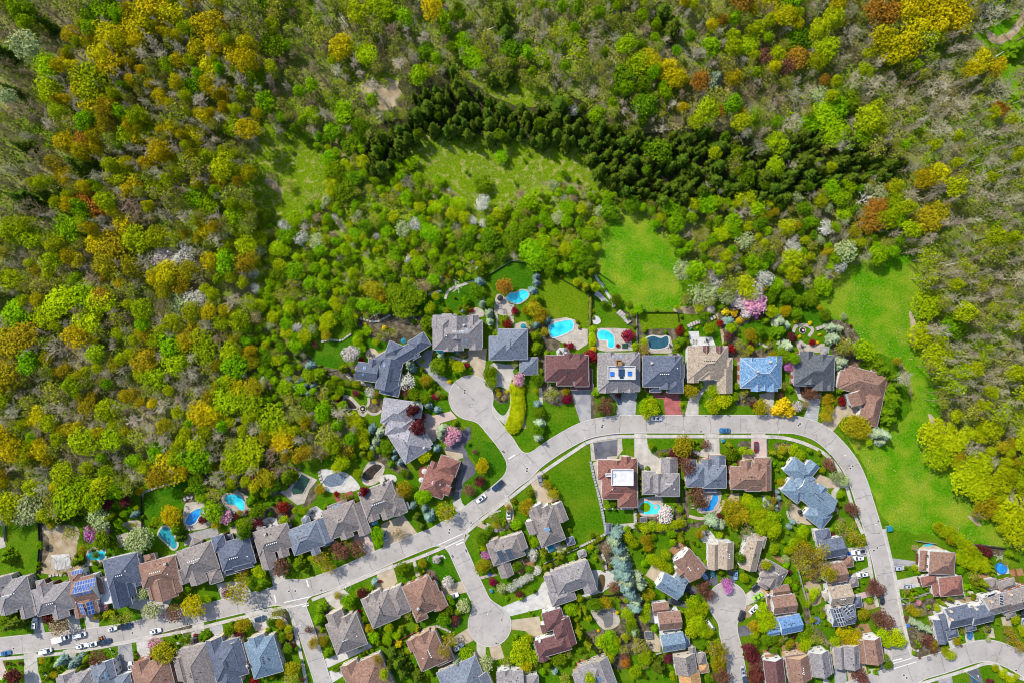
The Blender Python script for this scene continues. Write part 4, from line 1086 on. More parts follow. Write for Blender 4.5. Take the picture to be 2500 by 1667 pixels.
def flat_deck(root, cx, cy, w, h, ang, z, mat, name='roof_terrace', lab=None, wall=0.9, wallmat='deck_white'):
    """a terrace with a low parapet let into a roof"""
    k = S * (H - z) / H
    x, y = W(cx, cy, z)
    a, b = w * k / 2, h * k / 2
    mb = MB().box((0, 0, -0.6), (2 * a, 2 * b, 1.3))
    for sx, sy in ((1, 0), (-1, 0), (0, 1), (0, -1)):
        mb.box((sx * a, sy * b, 0.25), (0.3 if sx else 2 * a + 0.3, 0.3 if sy else 2 * b - 0.3, 1.2 + 0.01 * abs(sx)), mi=1)
    o = mb.build(name, [M[mat], M[wallmat]], root, (x - root.location.x, y - root.location.y, z), -math.radians(ang))
    if lab: o['label'] = lab
    return o
def awning(root, px, py, r, ang=0):
    x, y = W(px, py, 3.0)
    mb = MB()
    n = 8
    vs = [(0, 0, 0.9)]
    for i in range(n + 1):
        a = math.pi * i / n
        vs.append((r * math.cos(a), -r * 0.8 * math.sin(a), 0.0))
    vs2 = [(v[0] * .6, v[1] * .6, 0.65) for v in vs[1:]]
    mb.add(vs + vs2, [(0, 10 + i, 11 + i) for i in range(n)] + [(10 + i, 1 + i, 2 + i, 11 + i) for i in range(n)])
    mb.build('awning', M['awning'], root, (x - root.location.x, y - root.location.y, 2.6), -math.radians(ang))

# ---- north side of the long street, west to east
house('grey hipped house at the west end of the long street with dark lawn in front', 'the grey house at the street end', 'grey', 'stone', -13,
      [(34, 1450, 82, 74, 'H'), (6, 1428, 50, 44, 'V'), (64, 1480, 34, 54, 'V', 5), (18, 1478, 40, 40, 'V', 5.6)], vcol='white', vents=7)
house('grey house with bay window and steep brown brick side beside the solar house', 'the grey house beside the solar house', 'grey', 'darkbrick', -13,
      [(132, 1461, 98, 66, 'H'), (100, 1427, 22, 24, 'H', 4), (147, 1488, 40, 40, 'V', 5.6), (90, 1471, 24, 54, 'V', 5), (112, 1440, 40, 30, 'V')], vcol='white', vents=4)
house('brown house with blue solar panels over its roof and white side wall', 'the brown house with blue solar panels', 'brown', 'white', -13,
      [(210, 1437, 56, 62, 'U'), (187, 1408, 36, 34, 'H', 5.2), (213, 1475, 50, 46, 'H', 5.6), (196, 1486, 30, 40, 'V', 5), (240, 1430, 24, 40, 'H', 4), (255, 1443, 26, 62, 'F', 2.9, None, 'white')],
      sky=[('solar', 207, 1425, 1.05, 1.7, 8, 2), ('solar', 203, 1437, 1.05, 1.7, 7, 1), ('solar', 195, 1447, 1.05, 1.7, 3, 1), ('solar', 215, 1443, 1.05, 1.7, 4, 1), ('solar', 181, 1400, 1.1, 1.8, 4, 1), ('solar', 198, 1409, 1.1, 1.5, 2, 2, 77),
           ('solar', 200, 1485, 1.2, 1.7, 2, 3), ('solar', 218, 1484, 1.2, 1.7, 2, 3)])
house('slate grey house with shade-darkened front gables and a square dormer', 'the slate house with shaded front gables', 'slate', 'white', -13,
      [(300, 1392, 86, 72, 'H'), (293, 1445, 46, 70, 'V', 6, None, 'navy'), (318, 1436, 26, 34, 'V', 5.5, None, 'navy'), (330, 1395, 26, 70, 'V', 5.4), (279, 1398, 22, 14, 'U', 6.6)], vcol='white', sky=[('sky', 279, 1355, 1.0, 1.2, 1, 1)])  # front wings painted darker to carry the shade on this slate roof
house('brown hipped house with pointed front gables next to the slate navy house', 'the brown house with pointed front gables', 'brown', 'cream', -14,
      [(388, 1396, 94, 62, 'H'), (400, 1435, 60, 54, 'V', 5.7), (372, 1440, 22, 44, 'V', 5.2), (429, 1426, 26, 40, 'V', 5.4), (365, 1363, 28, 22, 'H', 3.6)], vcol='white', vents=6, chim=[(404, 1375, 'greybrick')])
house('large taupe house with an octagonal rear bay and three front gables', 'the taupe house with octagonal bay', 'taupe', 'cream', -18,
      [(483, 1366, 90, 70, 'H'), (480, 1400, 42, 50, 'V', 5.7), (524, 1404, 34, 36, 'H', 5), (447, 1406, 30, 36, 'V', 5.3), (478, 1325, 24, 24, 'H', 3.6, 20)], vcol='white', vents=7)
house('slate blue house with twin rear turrets', 'the slate blue house with twin turrets', 'slate', 'darkbrick', -15,
      [(576, 1350, 84, 68, 'H'), (535, 1325, 32, 38, 'H', 6.3), (597, 1320, 26, 44, 'H', 6.3), (569, 1386, 50, 26, 'H', 3.6), (594, 1376, 50, 24, 'U', 5.4), (557, 1312, 24, 16, 'H', 3)], vcol='white', vents=5)
house('taupe house with two front gables facing a bare pinkish tree', 'the taupe house with two front gables', 'taupe', 'darkbrick', -16,
      [(667, 1316, 88, 60, 'H'), (654, 1361, 38, 52, 'V', 5.4), (690, 1342, 26, 34, 'V', 5.6), (637, 1293, 22, 20, 'H', 3.6, 10)], vcol='white', vents=6, chim=[(648, 1303)])
house('pale blue grey house wedged between two taupe houses', 'the pale blue grey house', 'bluegrey', 'darkbrick', -20,
      [(747, 1312, 82, 64, 'H'), (789, 1295, 30, 62, 'V', 5.6), (767, 1334, 22, 40, 'V', 5.4), (799, 1319, 30, 24, 'H', 3.6), (748, 1272, 20, 20, 'H', 3.4)], vents=5)
house('taupe house behind two russet trees, low skylit wing at the back', 'the taupe house behind the russet trees', 'taupe', 'brick', -20,
      [(836, 1268, 84, 72, 'H'), (879, 1266, 30, 80, 'V', 5.7), (843, 1296, 32, 36, 'V', 5.6), (826, 1238, 50, 24, 'F', 3.8)], sky=[('sky', 812, 1240, 0.9, 1.3, 1, 1), ('sky', 824, 1236, 0.9, 1.3, 1, 1)], vents=2)
A11 = house('taupe house with two pale blue awnings over its paved forecourt', 'the taupe house with blue awnings', 'taupe', 'cream', -20,
      [(925, 1218, 86, 66, 'H'), (966, 1226, 40, 62, 'H', 5.0), (942, 1246, 28, 40, 'V', 5.6), (973, 1240, 22, 34, 'V', 4.6), (909, 1254, 26, 34, 'V', 5.4), (989, 1236, 18, 18, 'V', 3.6)], vcol='white', vents=7, chim=[(932, 1180, 'cream')])
awning(A11, 975, 1252, 1.7, -20); awning(A11, 912, 1274, 1.9, -20)
house('red brown house in the curve of a dark asphalt drive', 'the brown house in the asphalt loop', 'redbrown', 'darkbrick', 20,
      [(1063, 1176, 60, 68, 'H', 4.2), (1094, 1137, 50, 42, 'H', 4.2), (1084, 1166, 44, 24, 'U', 4.6), (1078, 1192, 44, 22, 'U', 4.5), (1054, 1150, 18, 50, 'V', 4)], vcol='white', vents=2)
# ---- round the upper cul-de-sac
house('big grey house under two crimson trees beside the upper turning circle', 'the grey house under crimson trees', 'palegrey', 'cream', 8,
      [(970, 1006, 74, 62, 'H', 6, 8), (1000, 1078, 74, 82, 'H', 6, -32), (976, 1040, 66, 50, 'H', 5.8, 8), (1010, 1002, 40, 34, 'V', 5.4, 8), (1032, 1076, 34, 40, 'V', 5, -32), (948, 1024, 22, 30, 'V', 5.2, 40)], vents=6, chim=[(1035, 1092, 'white')])
D_ = house('long slate grey mansion of bent wings with an octagonal tower', 'the long slate mansion with tower', 'slate', 'cream', 10,
      [(897, 908, 52, 44, 'U', 5.6, 8), (950, 914, 54, 80, 'V', 6.2, 12), (952, 949, 48, 30, 'H', 5.8, 12), (962, 856, 38, 38, 'H', 5.8, 22), (984, 866, 74, 36, 'U', 5.9, -30), (1024, 838, 46, 36, 'H', 6.4, -32),
       (910, 888, 22, 24, 'V', 5.4, 8), (968, 900, 26, 20, 'U', 5.6, 12), (966, 926, 22, 16, 'U', 5.6, 12), (1012, 864, 20, 26, 'V', 5.2, -30), (936, 878, 40, 30, 'H', 5.4, -30)],
      sky=[('sky', 889, 898, 1.0, 1.2, 1, 1), ('sky', 886, 914, 1.0, 1.2, 1, 1), ('sky', 938, 891, 1.0, 1.4, 1, 1)], vents=7)
E_ = house('wide grey house with many gables and two round blue awnings', 'the wide grey house with round awnings', 'grey', 'cream', 0,
      [(1120, 815, 116, 66, 'H'), (1082, 812, 50, 84, 'H', 6.1), (1095, 840, 24, 36, 'V', 5.7), (1119, 838, 24, 36, 'V', 5.7), (1161, 834, 28, 40, 'V', 5.7), (1155, 788, 28, 36, 'V', 5.8), (1066, 789, 22, 24, 'V', 5.9), (1091, 782, 24, 30, 'H', 5.6), (1116, 800, 56, 56, 'V', 6.3)],
      sky=[('sky', 1141, 806, 0.8, 1.2, 1, 1), ('sky', 1132, 811, 0.8, 1.2, 1, 1), ('sky', 1137, 832, 0.8, 1.0, 1, 1)], vents=6, vcol='white', chim=[(1133, 794, 'stone')])
awning(E_, 1075, 853, 2.2); awning(E_, 1119, 849, 2.2)
house('blue grey hipped house with a square pavilion garage', 'the blue grey house with pavilion garage', 'bluegrey', 'stone', 0,
      [(1252, 840, 72, 74, 'H'), (1224, 850, 60, 58, 'H', 5.9), (1291, 893, 44, 42, 'H', 3.6)], vents=5)
G_ = house('dark maroon hipped house with a low garage apron', 'the dark maroon hipped house', 'maroon', 'cream', 0,
      [(1384, 899, 106, 64, 'H'), (1379, 920, 40, 42, 'H', 5.7), (1420, 923, 36, 40, 'H', 5.7), (1389, 874, 24, 22, 'V', 5.8), (1414, 876, 28, 26, 'V', 5.8), (1421, 944, 54, 16, 'F', 3.0), (1438, 924, 16, 48, 'F', 3.0), (1347, 878, 18, 16, 'V', 5.8)], vents=2)
H_ = house('grey house with a white roof terrace on top', 'the grey house with white roof terrace', 'grey', 'white', 0,
      [(1511, 908, 102, 94, 'M'), (1478, 942, 28, 34, 'V', 5.7), (1507, 940, 26, 36, 'V', 5.7), (1537, 940, 24, 36, 'V', 5.7), (1549, 872, 20, 26, 'V', 5.8), (1490, 872, 22, 26, 'V', 5.8)], vents=0, sky=[('sky', 1497, 871, 0.7, 1.2, 1, 1), ('sky', 1517, 871, 0.7, 1.2, 1, 1)])
flat_deck(H_, 1517, 909, 66, 32, 0, 9.6, 'deck_white')
flat_deck(H_, 1511, 885, 13, 13, 0, 10.6, 'deck_wood', 'stair_dormer', wall=0.2, wallmat='deck_wood')
I_ = house('dark slate house with a red paved drive', 'the dark slate house with red drive', 'slate', 'brick', 0,
      [(1618, 906, 98, 76, 'H'), (1600, 943, 28, 28, 'H', 4), (1627, 930, 32, 40, 'V', 5.7), (1648, 936, 40, 44, 'H', 5.7), (1660, 905, 20, 34, 'V', 5.6), (1645, 894, 30, 50, 'V', 6.0)], chim=[(1590, 886, 'brick')], vents=5, vcol='white')
J_ = house('tan roofed house with two small maroon dormers', 'the tan house with maroon dormers', 'tan', 'white', 0,
      [(1728, 886, 98, 82, 'H'), (1769, 930, 36, 60, 'V', 5.6), (1733, 907, 54, 42, 'H', 6.2), (1731, 909, 30, 34, 'V', 6.3), (1692, 921, 26, 26, 'V', 5.6), (1778, 888, 20, 30, 'H', 5.6), (1724, 854, 17, 20, 'V', 7.4, None, 'maroon'), (1756, 854, 17, 20, 'V', 7.4, None, 'maroon')], vents=7)
house('bright blue mottled tile roof house with brick chimney side', 'the house with bright blue roof', 'brightblue_tile', 'brick', 0,
      [(1857, 910, 100, 74, 'H'), (1846, 940, 24, 30, 'V', 5.6), (1884, 936, 28, 38, 'V', 5.6), (1864, 938, 24, 30, 'V', 5.4), (1891, 880, 36, 22, 'V', 5.8), (1832, 885, 24, 24, 'V', 5.8)], vents=1, chim=[(1881, 883, 'peach'), (1844, 906, 'darkbrick')])
L_ = house('charcoal roofed house with crossing gables near the rounded rose garden', 'the charcoal gabled house', 'charcoal', 'brick', 2,
      [(1988, 904, 98, 76, 'H'), (1975, 922, 44, 32, 'V', 5.7), (2004, 926, 36, 54, 'V', 5.8), (2024, 936, 24, 34, 'V', 5.4), (1969, 870, 34, 26, 'V', 5.8), (2003, 876, 36, 22, 'V', 5.8)], vents=7)
house('large brown roofed house beside the bright meadow, cedar screen behind', 'the brown house by the meadow', 'brown', 'white', 14,
      [(2110, 933, 108, 60, 'H', 5), (2127, 996, 48, 84, 'H', 4.6, 13), (2093, 970, 42, 34, 'V', 4.8, -22), (2143, 906, 30, 34, 'F', 4), (2160, 936, 22, 34, 'H', 4.2), (2066, 928, 38, 44, 'H', 4.6)], vents=5)
# ---- south side of the curving street
P1 = house('red brown house with a white flat roof in the middle', 'the red brown house with white flat roof', 'redbrown', 'cream', 0,
      [(1513, 1168, 86, 92, 'M'), (1482, 1146, 44, 48, 'H', 5.9), (1533, 1212, 48, 52, 'H', 5.8), (1503, 1202, 62, 30, 'H', 5.9), (1505, 1134, 30, 24, 'V', 5.7), (1528, 1126, 26, 26, 'V', 5.8), (1545, 1130, 20, 24, 'V', 5.7)], vents=6, vcol='white')
flat_deck(P1, 1519, 1164, 52, 38, 0, 9.75, 'roof_white', 'flat_roof', wallmat='roof_white')
flat_deck(P1, 1490, 1158, 22, 6, 0, 9.4, 'roof_white', 'flat_roof', wallmat='roof_white')
house('grey stepped house above the turquoise pool with green algae', 'the grey stepped house', 'grey', 'cream', 0,
      [(1630, 1183, 58, 56, 'H'), (1584, 1178, 32, 56, 'H', 5.8), (1633, 1138, 40, 44, 'V', 3.8), (1605, 1178, 30, 48, 'V', 6.2)], garage=[(2, 'L')], vcol='white', vents=4)
house('blue slate house with kidney pool behind and maroon trees in front', 'the blue slate house with kidney pool', 'bluegrey', 'brick', 0,
      [(1744, 1163, 58, 56, 'H'), (1699, 1160, 48, 56, 'H', 5.9), (1752, 1131, 38, 42, 'V', 4.4), (1726, 1142, 28, 44, 'V', 5.7), (1688, 1138, 24, 34, 'V', 5.5), (1730, 1195, 40, 12, 'F', 2.8)], garage=[(2, 'U')], vents=5)
house('brown house with two cypress trees leaning over it', 'the brown house with leaning cypresses', 'brown', 'brick', 0,
      [(1830, 1166, 94, 56, 'H'), (1862, 1138, 40, 44, 'H', 4.4), (1821, 1142, 28, 34, 'V', 5.7), (1848, 1148, 26, 36, 'V', 5.8), (1868, 1166, 28, 62, 'V', 5.7), (1842, 1184, 46, 28, 'H', 5.6)], garage=[(1, 'U')], vents=4)
house('long light blue house set diagonally inside the bend', 'the long light blue house', 'lightblue', 'white', 39,
      [(1950, 1150, 62, 44, 'H', 4.6), (1979, 1143, 30, 34, 'V', 4.4), (1968, 1172, 34, 34, 'H', 4.6), (1990, 1212, 98, 54, 'U', 5.2), (1997, 1258, 56, 42, 'H', 4.8), (1940, 1196, 52, 44, 'H', 4.7), (2000, 1200, 26, 36, 'V', 5.1), (1957, 1186, 44, 40, 'H', 5.3)], vents=6, garage=[(1, 'R')])
# ---- between the lower cul-de-sac and the mown field
house('taupe house with a pale skylight on its ridge beside the mown field', 'the taupe house by the mown field', 'taupe', 'white', -21,
      [(1337, 1286, 62, 84, 'H'), (1366, 1250, 28, 48, 'V', 5.4), (1303, 1284, 32, 34, 'V', 5.2), (1315, 1250, 30, 38, 'V', 5.8), (1334, 1250, 26, 32, 'V', 5.9), (1303, 1256, 20, 26, 'V', 5.4)], sky=[('sky', 1336, 1289, 2.4, 1.5, 1, 1)], vents=5, garage=[(1, 'U')])
house('taupe house with dark flat pool heating panels', 'the taupe house with dark heating panels', 'taupe', 'cream', -19,
      [(1235, 1341, 82, 56, 'H'), (1268, 1322, 30, 42, 'V', 5.7), (1232, 1384, 32, 48, 'V', 4.2), (1213, 1336, 24, 44, 'V', 5.5), (1274, 1341, 24, 18, 'F', 3.5, None, 'charcoal')], sky=[('heater', 1223, 1354, 2.6, 7.2, 1, 1), ('heater', 1244, 1350, 2.6, 7.0, 1, 1)], vents=4)
house('large grey house with white driveway sloping to the lower turning circle', 'the grey house with white driveway', 'grey', 'cream', -19,
      [(1397, 1410, 98, 62, 'H'), (1372, 1452, 62, 40, 'H', 4.6), (1434, 1418, 30, 56, 'V', 5.4), (1350, 1420, 34, 44, 'V', 5), (1372, 1428, 30, 30, 'V', 5.6)], vents=2, garage=[(1, 'L')])
house('dusky maroon house of crossing wings south of the white driveway', 'the dusky maroon house', 'maroon', 'white', -16,
      [(1352, 1512, 50, 46, 'H'), (1384, 1541, 30, 70, 'V', 5.7), (1350, 1574, 84, 44, 'H', 5.4), (1322, 1590, 26, 46, 'V', 4.6), (1370, 1532, 40, 50, 'H', 6.2), (1332, 1531, 24, 20, 'V', 4.8)], vents=3, chim=[(1318, 1568, 'white')])
# ---- south side of the long street
house('brown hipped house with a white car on its paver drive', 'the brown house beside lower turning circle', 'brown', 'brick', -24,
      [(1031, 1455, 72, 82, 'H'), (1070, 1467, 36, 40, 'V', 5.2), (1056, 1434, 24, 30, 'V', 5.7), (1010, 1437, 36, 30, 'H', 5.8), (1026, 1500, 30, 28, 'H', 5.4)], vents=4, chim=[(1022, 1482, 'greybrick')])
house('taupe house with black roof vents and round garden bed in front', 'the taupe house with round front bed', 'taupe', 'cream', -23,
      [(930, 1486, 72, 74, 'H'), (973, 1466, 38, 68, 'H', 5.8), (905, 1482, 30, 56, 'V', 5.4), (920, 1460, 30, 36, 'V', 5.7)], vents=6, sky=[('sky', 953, 1536, 1.6, .6, 1, 1)])
house('taupe pyramid roofed corner house beside the side street', 'the taupe corner house', 'taupe', 'cream', -21,
      [(846, 1547, 80, 80, 'H'), (822, 1512, 40, 42, 'V', 5.6), (850, 1520, 34, 40, 'V', 5.8)], vents=3, vcol='white')
house('tan brown hipped house at the bottom by the side street', 'the tan brown house by the side street', 'brown', 'cream', -24, [(898, 1656, 104, 92, 'H', 5), (860, 1640, 44, 50, 'V', 4.6)], vents=3)
house('brown house behind an orange brick gable and boulders', 'the brown house with orange brick gable', 'brown', 'peach', -24,
      [(1046, 1588, 70, 80, 'H'), (1082, 1600, 44, 38, 'H', 5.2), (1036, 1560, 40, 34, 'V', 5.7), (1010, 1572, 28, 30, 'V', 5.7)], vents=5, vcol='white')
house('blue grey hipped house half hidden by trees below the lower circle', 'the blue grey house below the circle', 'bluegrey', 'cream', -24, [(1130, 1660, 104, 86, 'H'), (1180, 1668, 40, 50, 'V', 5.6)], vents=2)
house('grey roofed house with dormers behind yellow trees at the bottom', 'the grey house behind yellow trees', 'grey', 'white', -4, [(1246, 1662, 66, 50, 'U'), (1234, 1648, 26, 30, 'V', 5.7), (1290, 1668, 50, 40, 'H', 5)], vents=2)
house('grey house with one skylight row and rear terrace above a pond', 'the grey house with louvred skylight', 'grey', 'stone', -20, [(1448, 1650, 60, 66, 'H', 5), (1476, 1648, 44, 84, 'V', 5.4), (1424, 1660, 40, 50, 'H', 4.6)], vents=2, sky=[('sky', 1465, 1658, 2.4, 1.8, 1, 1)])
house('blue pyramid roofed house at the side street corner', 'the blue pyramid roofed house', 'lightblue', 'cream', -16, [(644, 1603, 74, 92, 'H'), (628, 1565, 40, 30, 'V', 5.8)], vents=4)
house('slate blue house of crossing gables left of a pyramid roof', 'the slate blue cross gabled house', 'slate', 'cream', -16, [(556, 1610, 82, 92, 'H'), (527, 1582, 40, 50, 'V', 5.8), (578, 1592, 36, 56, 'V', 5.8), (560, 1646, 50, 60, 'H', 5.6)], vents=4, chim=[(603, 1625)])
house('taupe roofed house between brown house and slate cross gables', 'the taupe house at the bottom', 'taupe', 'cream', -14, [(481, 1636, 76, 120, 'H'), (448, 1628, 40, 60, 'V', 5.8)], vents=3)
house('brown roofed house behind the big golden tree', 'the brown house behind the golden tree', 'brown', 'brick', -14, [(376, 1660, 94, 96, 'H'), (350, 1630, 40, 40, 'V', 5.8), (395, 1640, 30, 60, 'V', 5.9)], vents=2)
house('slate house with bright skylights beside the curved dark driveway', 'the slate house with skylights', 'bluegrey', 'white', -14, [(252, 1648, 52, 60, 'H'), (300, 1668, 44, 44, 'H', 5.5), (266, 1632, 28, 44, 'V', 5.8)], sky=[('sky', 257, 1648, 0.9, 2.4, 1, 1), ('sky', 278, 1654, 0.8, 1.6, 1, 1), ('sky', 312, 1648, 0.8, 1.6, 1, 1)], vents=1)
house('grey roof at the bottom edge near blue spruces', 'the grey house near blue spruces', 'grey', 'cream', -14, [(184, 1672, 84, 56, 'H'), (165, 1656, 40, 30, 'V', 5.7)], vents=1)
# ---- round the right hand cul-de-sac
house('brown gabled house at the top of the small turning circle', 'the brown gabled house above small circle', 'brown', 'white', 50, [(1684, 1379, 66, 52, 'U'), (1700, 1385, 40, 40, 'H', 4.4), (1668, 1392, 30, 30, 'V', 5)], vents=3, vcol='white')
house('tan house of two gabled slabs with a white wall between', 'the tan house of two slabs', 'tan', 'white', 1, [(1742, 1358, 26, 62, 'V', 5), (1772, 1354, 36, 66, 'V', 6.4), (1757, 1362, 20, 40, 'F', 4.6, None, 'white')], vents=3, vcol='white')
house('tan gabled house with white wall half under bare trees', 'the tan house under bare trees', 'tan', 'white', 14, [(1835, 1352, 40, 78, 'V', 6.2), (1853, 1320, 32, 28, 'H', 5)], vents=2)
house('grey brown hipped house with a maroon back wing', 'the grey brown hipped house', 'taupe', 'cream', 30, [(1889, 1400, 54, 48, 'H', 5), (1868, 1421, 26, 26, 'H', 3.6), (1871, 1385, 34, 26, 'H', 4.6, None, 'maroon'), (1886, 1410, 30, 46, 'V', 5.2)], vents=3, vcol='white')
house('brown twin roofed house with white gable beside the lime green car', 'the brown house by the lime car', 'brown', 'white', -7, [(1906, 1440, 42, 24, 'U', 4.2), (1914, 1474, 58, 44, 'U', 6.3), (1882, 1470, 18, 40, 'F', 2.8)], vents=2, chim=[(1875, 1452, 'peach')])
house('medium blue roofed house behind a lime tree', 'the medium blue house', 'medblue', 'white', -12, [(1930, 1523, 54, 42, 'U', 6), (1888, 1541, 30, 18, 'U', 3.2), (1905, 1518, 26, 26, 'H', 5)], vents=4)
house('light blue house left of the small circle with sunlit deck', 'the light blue house with sunlit deck', 'lightblue', 'white', 31, [(1638, 1430, 62, 42, 'U', 6), (1660, 1420, 34, 34, 'H', 4.4), (1628, 1424, 34, 32, 'H', 5)], vents=5)
house('orange brown house with two stepped roofs and white gable', 'the orange brown stepped house', 'brown', 'white', -6, [(1613, 1484, 40, 28, 'U', 4.2), (1635, 1514, 56, 44, 'U', 6.3), (1604, 1510, 12, 20, 'F', 2.8, None, 'white')], vents=2, vcol='dark')
house('light blue mottled roof house above a sandy patio', 'the light blue house above sandy patio', 'lightblue', 'white', -9, [(1643, 1566, 56, 42, 'U', 6), (1675, 1567, 16, 26, 'H', 3.6), (1664, 1562, 24, 24, 'H', 5)], vents=2)
house('grey and orange roofed pair below the sandy patio', 'the grey and orange roofed house', 'taupe', 'cream', -9, [(1673, 1620, 52, 46, 'V', 6), (1711, 1608, 26, 30, 'H', 3.8), (1692, 1598, 16, 40, 'V', 4.6), (1684, 1656, 50, 36, 'V', 5.2, None, 'orange'), (1716, 1630, 28, 24, 'H', 3.6, None, 'orange')], vents=3)
house('purple brown gabled house at the bottom near maroon trees', 'the purple brown gabled house', 'maroon', 'white', -7, [(1891, 1640, 48, 66, 'V', 6), (1905, 1655, 26, 50, 'V', 5), (1880, 1606, 24, 20, 'F', 3, None, 'deck_wood')], vents=4)
house('brown roofed house with steep dark left slope', 'the brown steep sided house', 'brown', 'peach', -8, [(1950, 1631, 56, 60, 'V', 6.2), (1940, 1606, 44, 18, 'F', 5.4)], vents=4, vcol='white')
house('grey gabled house with white front wall below bare trees', 'the grey gabled house', 'grey', 'white', -8, [(2003, 1619, 46, 60, 'V', 6.2), (2022, 1618, 18, 50, 'H', 4.6)], vents=3)
house('grey narrow house of two long roofs by a dark driveway', 'the grey house of two long roofs', 'grey', 'cream', -3, [(2050, 1604, 26, 54, 'V', 5), (2080, 1603, 36, 58, 'V', 6.2)], vents=6)
house('brown house of two slabs near the crosswalk', 'the brown house near the crosswalk', 'brown', 'white', -9, [(2107, 1588, 22, 58, 'V', 5), (2133, 1587, 42, 62, 'V', 6.4)], vents=3)
house('grey purple house with white wing beside two white vehicles', 'the grey purple house', 'slate', 'white', -11, [(2010, 1308, 36, 34, 'H', 5), (2032, 1337, 58, 46, 'U', 6.2), (2052, 1345, 28, 30, 'V', 4.6)], vents=3)
house('brown house with grey garage under an olive tree', 'the brown house under olive tree', 'brown', 'white', -10, [(2069, 1371, 28, 26, 'H', 3.8), (2040, 1398, 52, 48, 'U', 6.2), (2081, 1420, 28, 24, 'H', 3.8, None, 'grey')], vents=2)
house('tan roofed house with two brick chimneys beside the maroon street tree', 'the tan house with two chimneys', 'tan', 'white', -8, [(2052, 1452, 56, 46, 'U', 6.2), (2020, 1456, 14, 18, 'H', 4)], vents=3, chim=[(2034, 1436, 'peach'), (2050, 1482, 'peach')], vcol='white')
house('slate house covered in black solar panels', 'the slate house with black panels', 'slate', 'white', -9, [(2057, 1503, 56, 44, 'U', 6.2), (2091, 1469, 26, 26, 'H', 4), (2076, 1496, 26, 40, 'V', 5.6)],
      sky=[('black', 2049, 1506, 1.0, 1.7, 3, 4), ('black', 2072, 1490, 1.0, 1.7, 3, 2, 60), ('black', 2072, 1510, 1.0, 1.6, 2, 3, 60), ('black', 2095, 1464, 1.0, 1.7, 3, 1)], vents=0)
house('brown house with a white upper wall of three windows by the meadow', 'the brown house with white upper wall', 'brown', 'white', 3, [(2300, 1374, 62, 54, 'H', 6.2), (2254, 1368, 18, 50, 'H', 3.6)], vents=2, garage=[(1, 'L')])
house('red brown house with an L shaped front wing beside street', 'the red brown L shaped house', 'redbrown', 'white', -6, [(2322, 1430, 56, 46, 'H', 6.2), (2268, 1416, 38, 24, 'H', 3.6, -14), (2287, 1434, 22, 40, 'H', 3.6, -10)], vents=2, garage=[(1, 'L')])
house('slate house with long peach chimneys near the bottom crossing', 'the slate house with peach chimneys', 'slate', 'white', -13, [(2339, 1504, 56, 50, 'U', 6.4), (2296, 1539, 24, 62, 'V', 4.4), (2322, 1544, 34, 24, 'H', 3.6), (2306, 1518, 22, 44, 'H', 4.8)], vents=5, chim=[(2322, 1492, 'peach'), (2318, 1508, 'peach')])
house('slate house with white gable wall beside a blue parked car', 'the slate house with white gable', 'slate', 'white', -14, [(2395, 1499, 52, 44, 'U', 6.2), (2370, 1530, 24, 18, 'H', 3.6)], vents=5, chim=[(2386, 1487, 'cream')])
house('taupe house with two strips of black panels', 'the taupe house with black panel strips', 'taupe', 'white', -16, [(2432, 1474, 54, 46, 'U', 6.2), (2467, 1495, 24, 22, 'H', 3.6)], vents=2, chim=[(2420, 1468, 'peach')], sky=[('black', 2427, 1458, 1.0, 3.4, 2, 1, 70), ('black', 2446, 1465, 1.6, 1.0, 1, 4, 20)])
house('taupe house at the far right with a turquoise tub behind', 'the taupe house with turquoise tub', 'taupe', 'brick', -16, [(2490, 1461, 66, 50, 'U', 6), (2458, 1426, 42, 24, 'H', 3)], vents=2, chim=[(2470, 1452, 'peach')])
def nearest_house(x, y):
    return min(HOUSES, key=lambda h: min(math.hypot(x - w.c[0], y - w.c[1]) for w in h['ws'] if True))
def in_house(x, y, m=0.0):
    return any(abs(w.loc(x, y)[0]) < w.a + m and abs(w.loc(x, y)[1]) < w.b + m for h in HOUSES for w in h['ws'])
# small outbuildings
house('small grey garden shed at the corner of the mown field', 'the garden shed', 'slate', 'greybrick', 5, [(1486, 1289, 14, 26, 'V', 2.4)], vents=0, cat='shed', name='garden_shed', win=False)
house('small grey pavilion beside the patio of the taupe house', 'the patio pavilion', 'slate', 'cream', -18, [(1393, 1320, 19, 19, 'H', 2.6)], vents=0, cat='pavilion', name='garden_pavilion', win=False)
house('small taupe shed amid decks at the far right', 'the taupe shed', 'taupe', 'white', -6, [(2421, 1424, 24, 26, 'H', 2.8)], vents=0, cat='shed', name='garden_shed', win=False)
house('dark flat shed beside the sandy patio', 'the dark flat shed', 'charcoal', 'greybrick', -3, [(1583, 1549, 17, 16, 'F', 2.4)], vents=0, cat='shed', name='garden_shed', win=False)
house('dark shed with mono roof beyond the algae pool', 'the dark garden shed', 'charcoal', 'greybrick', -4, [(1571, 1268, 16, 12, 'F', 2.2)], vents=0, cat='shed', name='garden_shed', win=False)
house('small grey roofed rear porch of the grey house at field corner', 'the grey rear porch', 'grey', 'white', -18, [(1421, 1351, 20, 16, 'H', 2.8)], vents=0, cat='porch', name='garden_porch', win=False)
HOUSES_MAIN = [h for h in HOUSES if h['root'].name.startswith('house')]
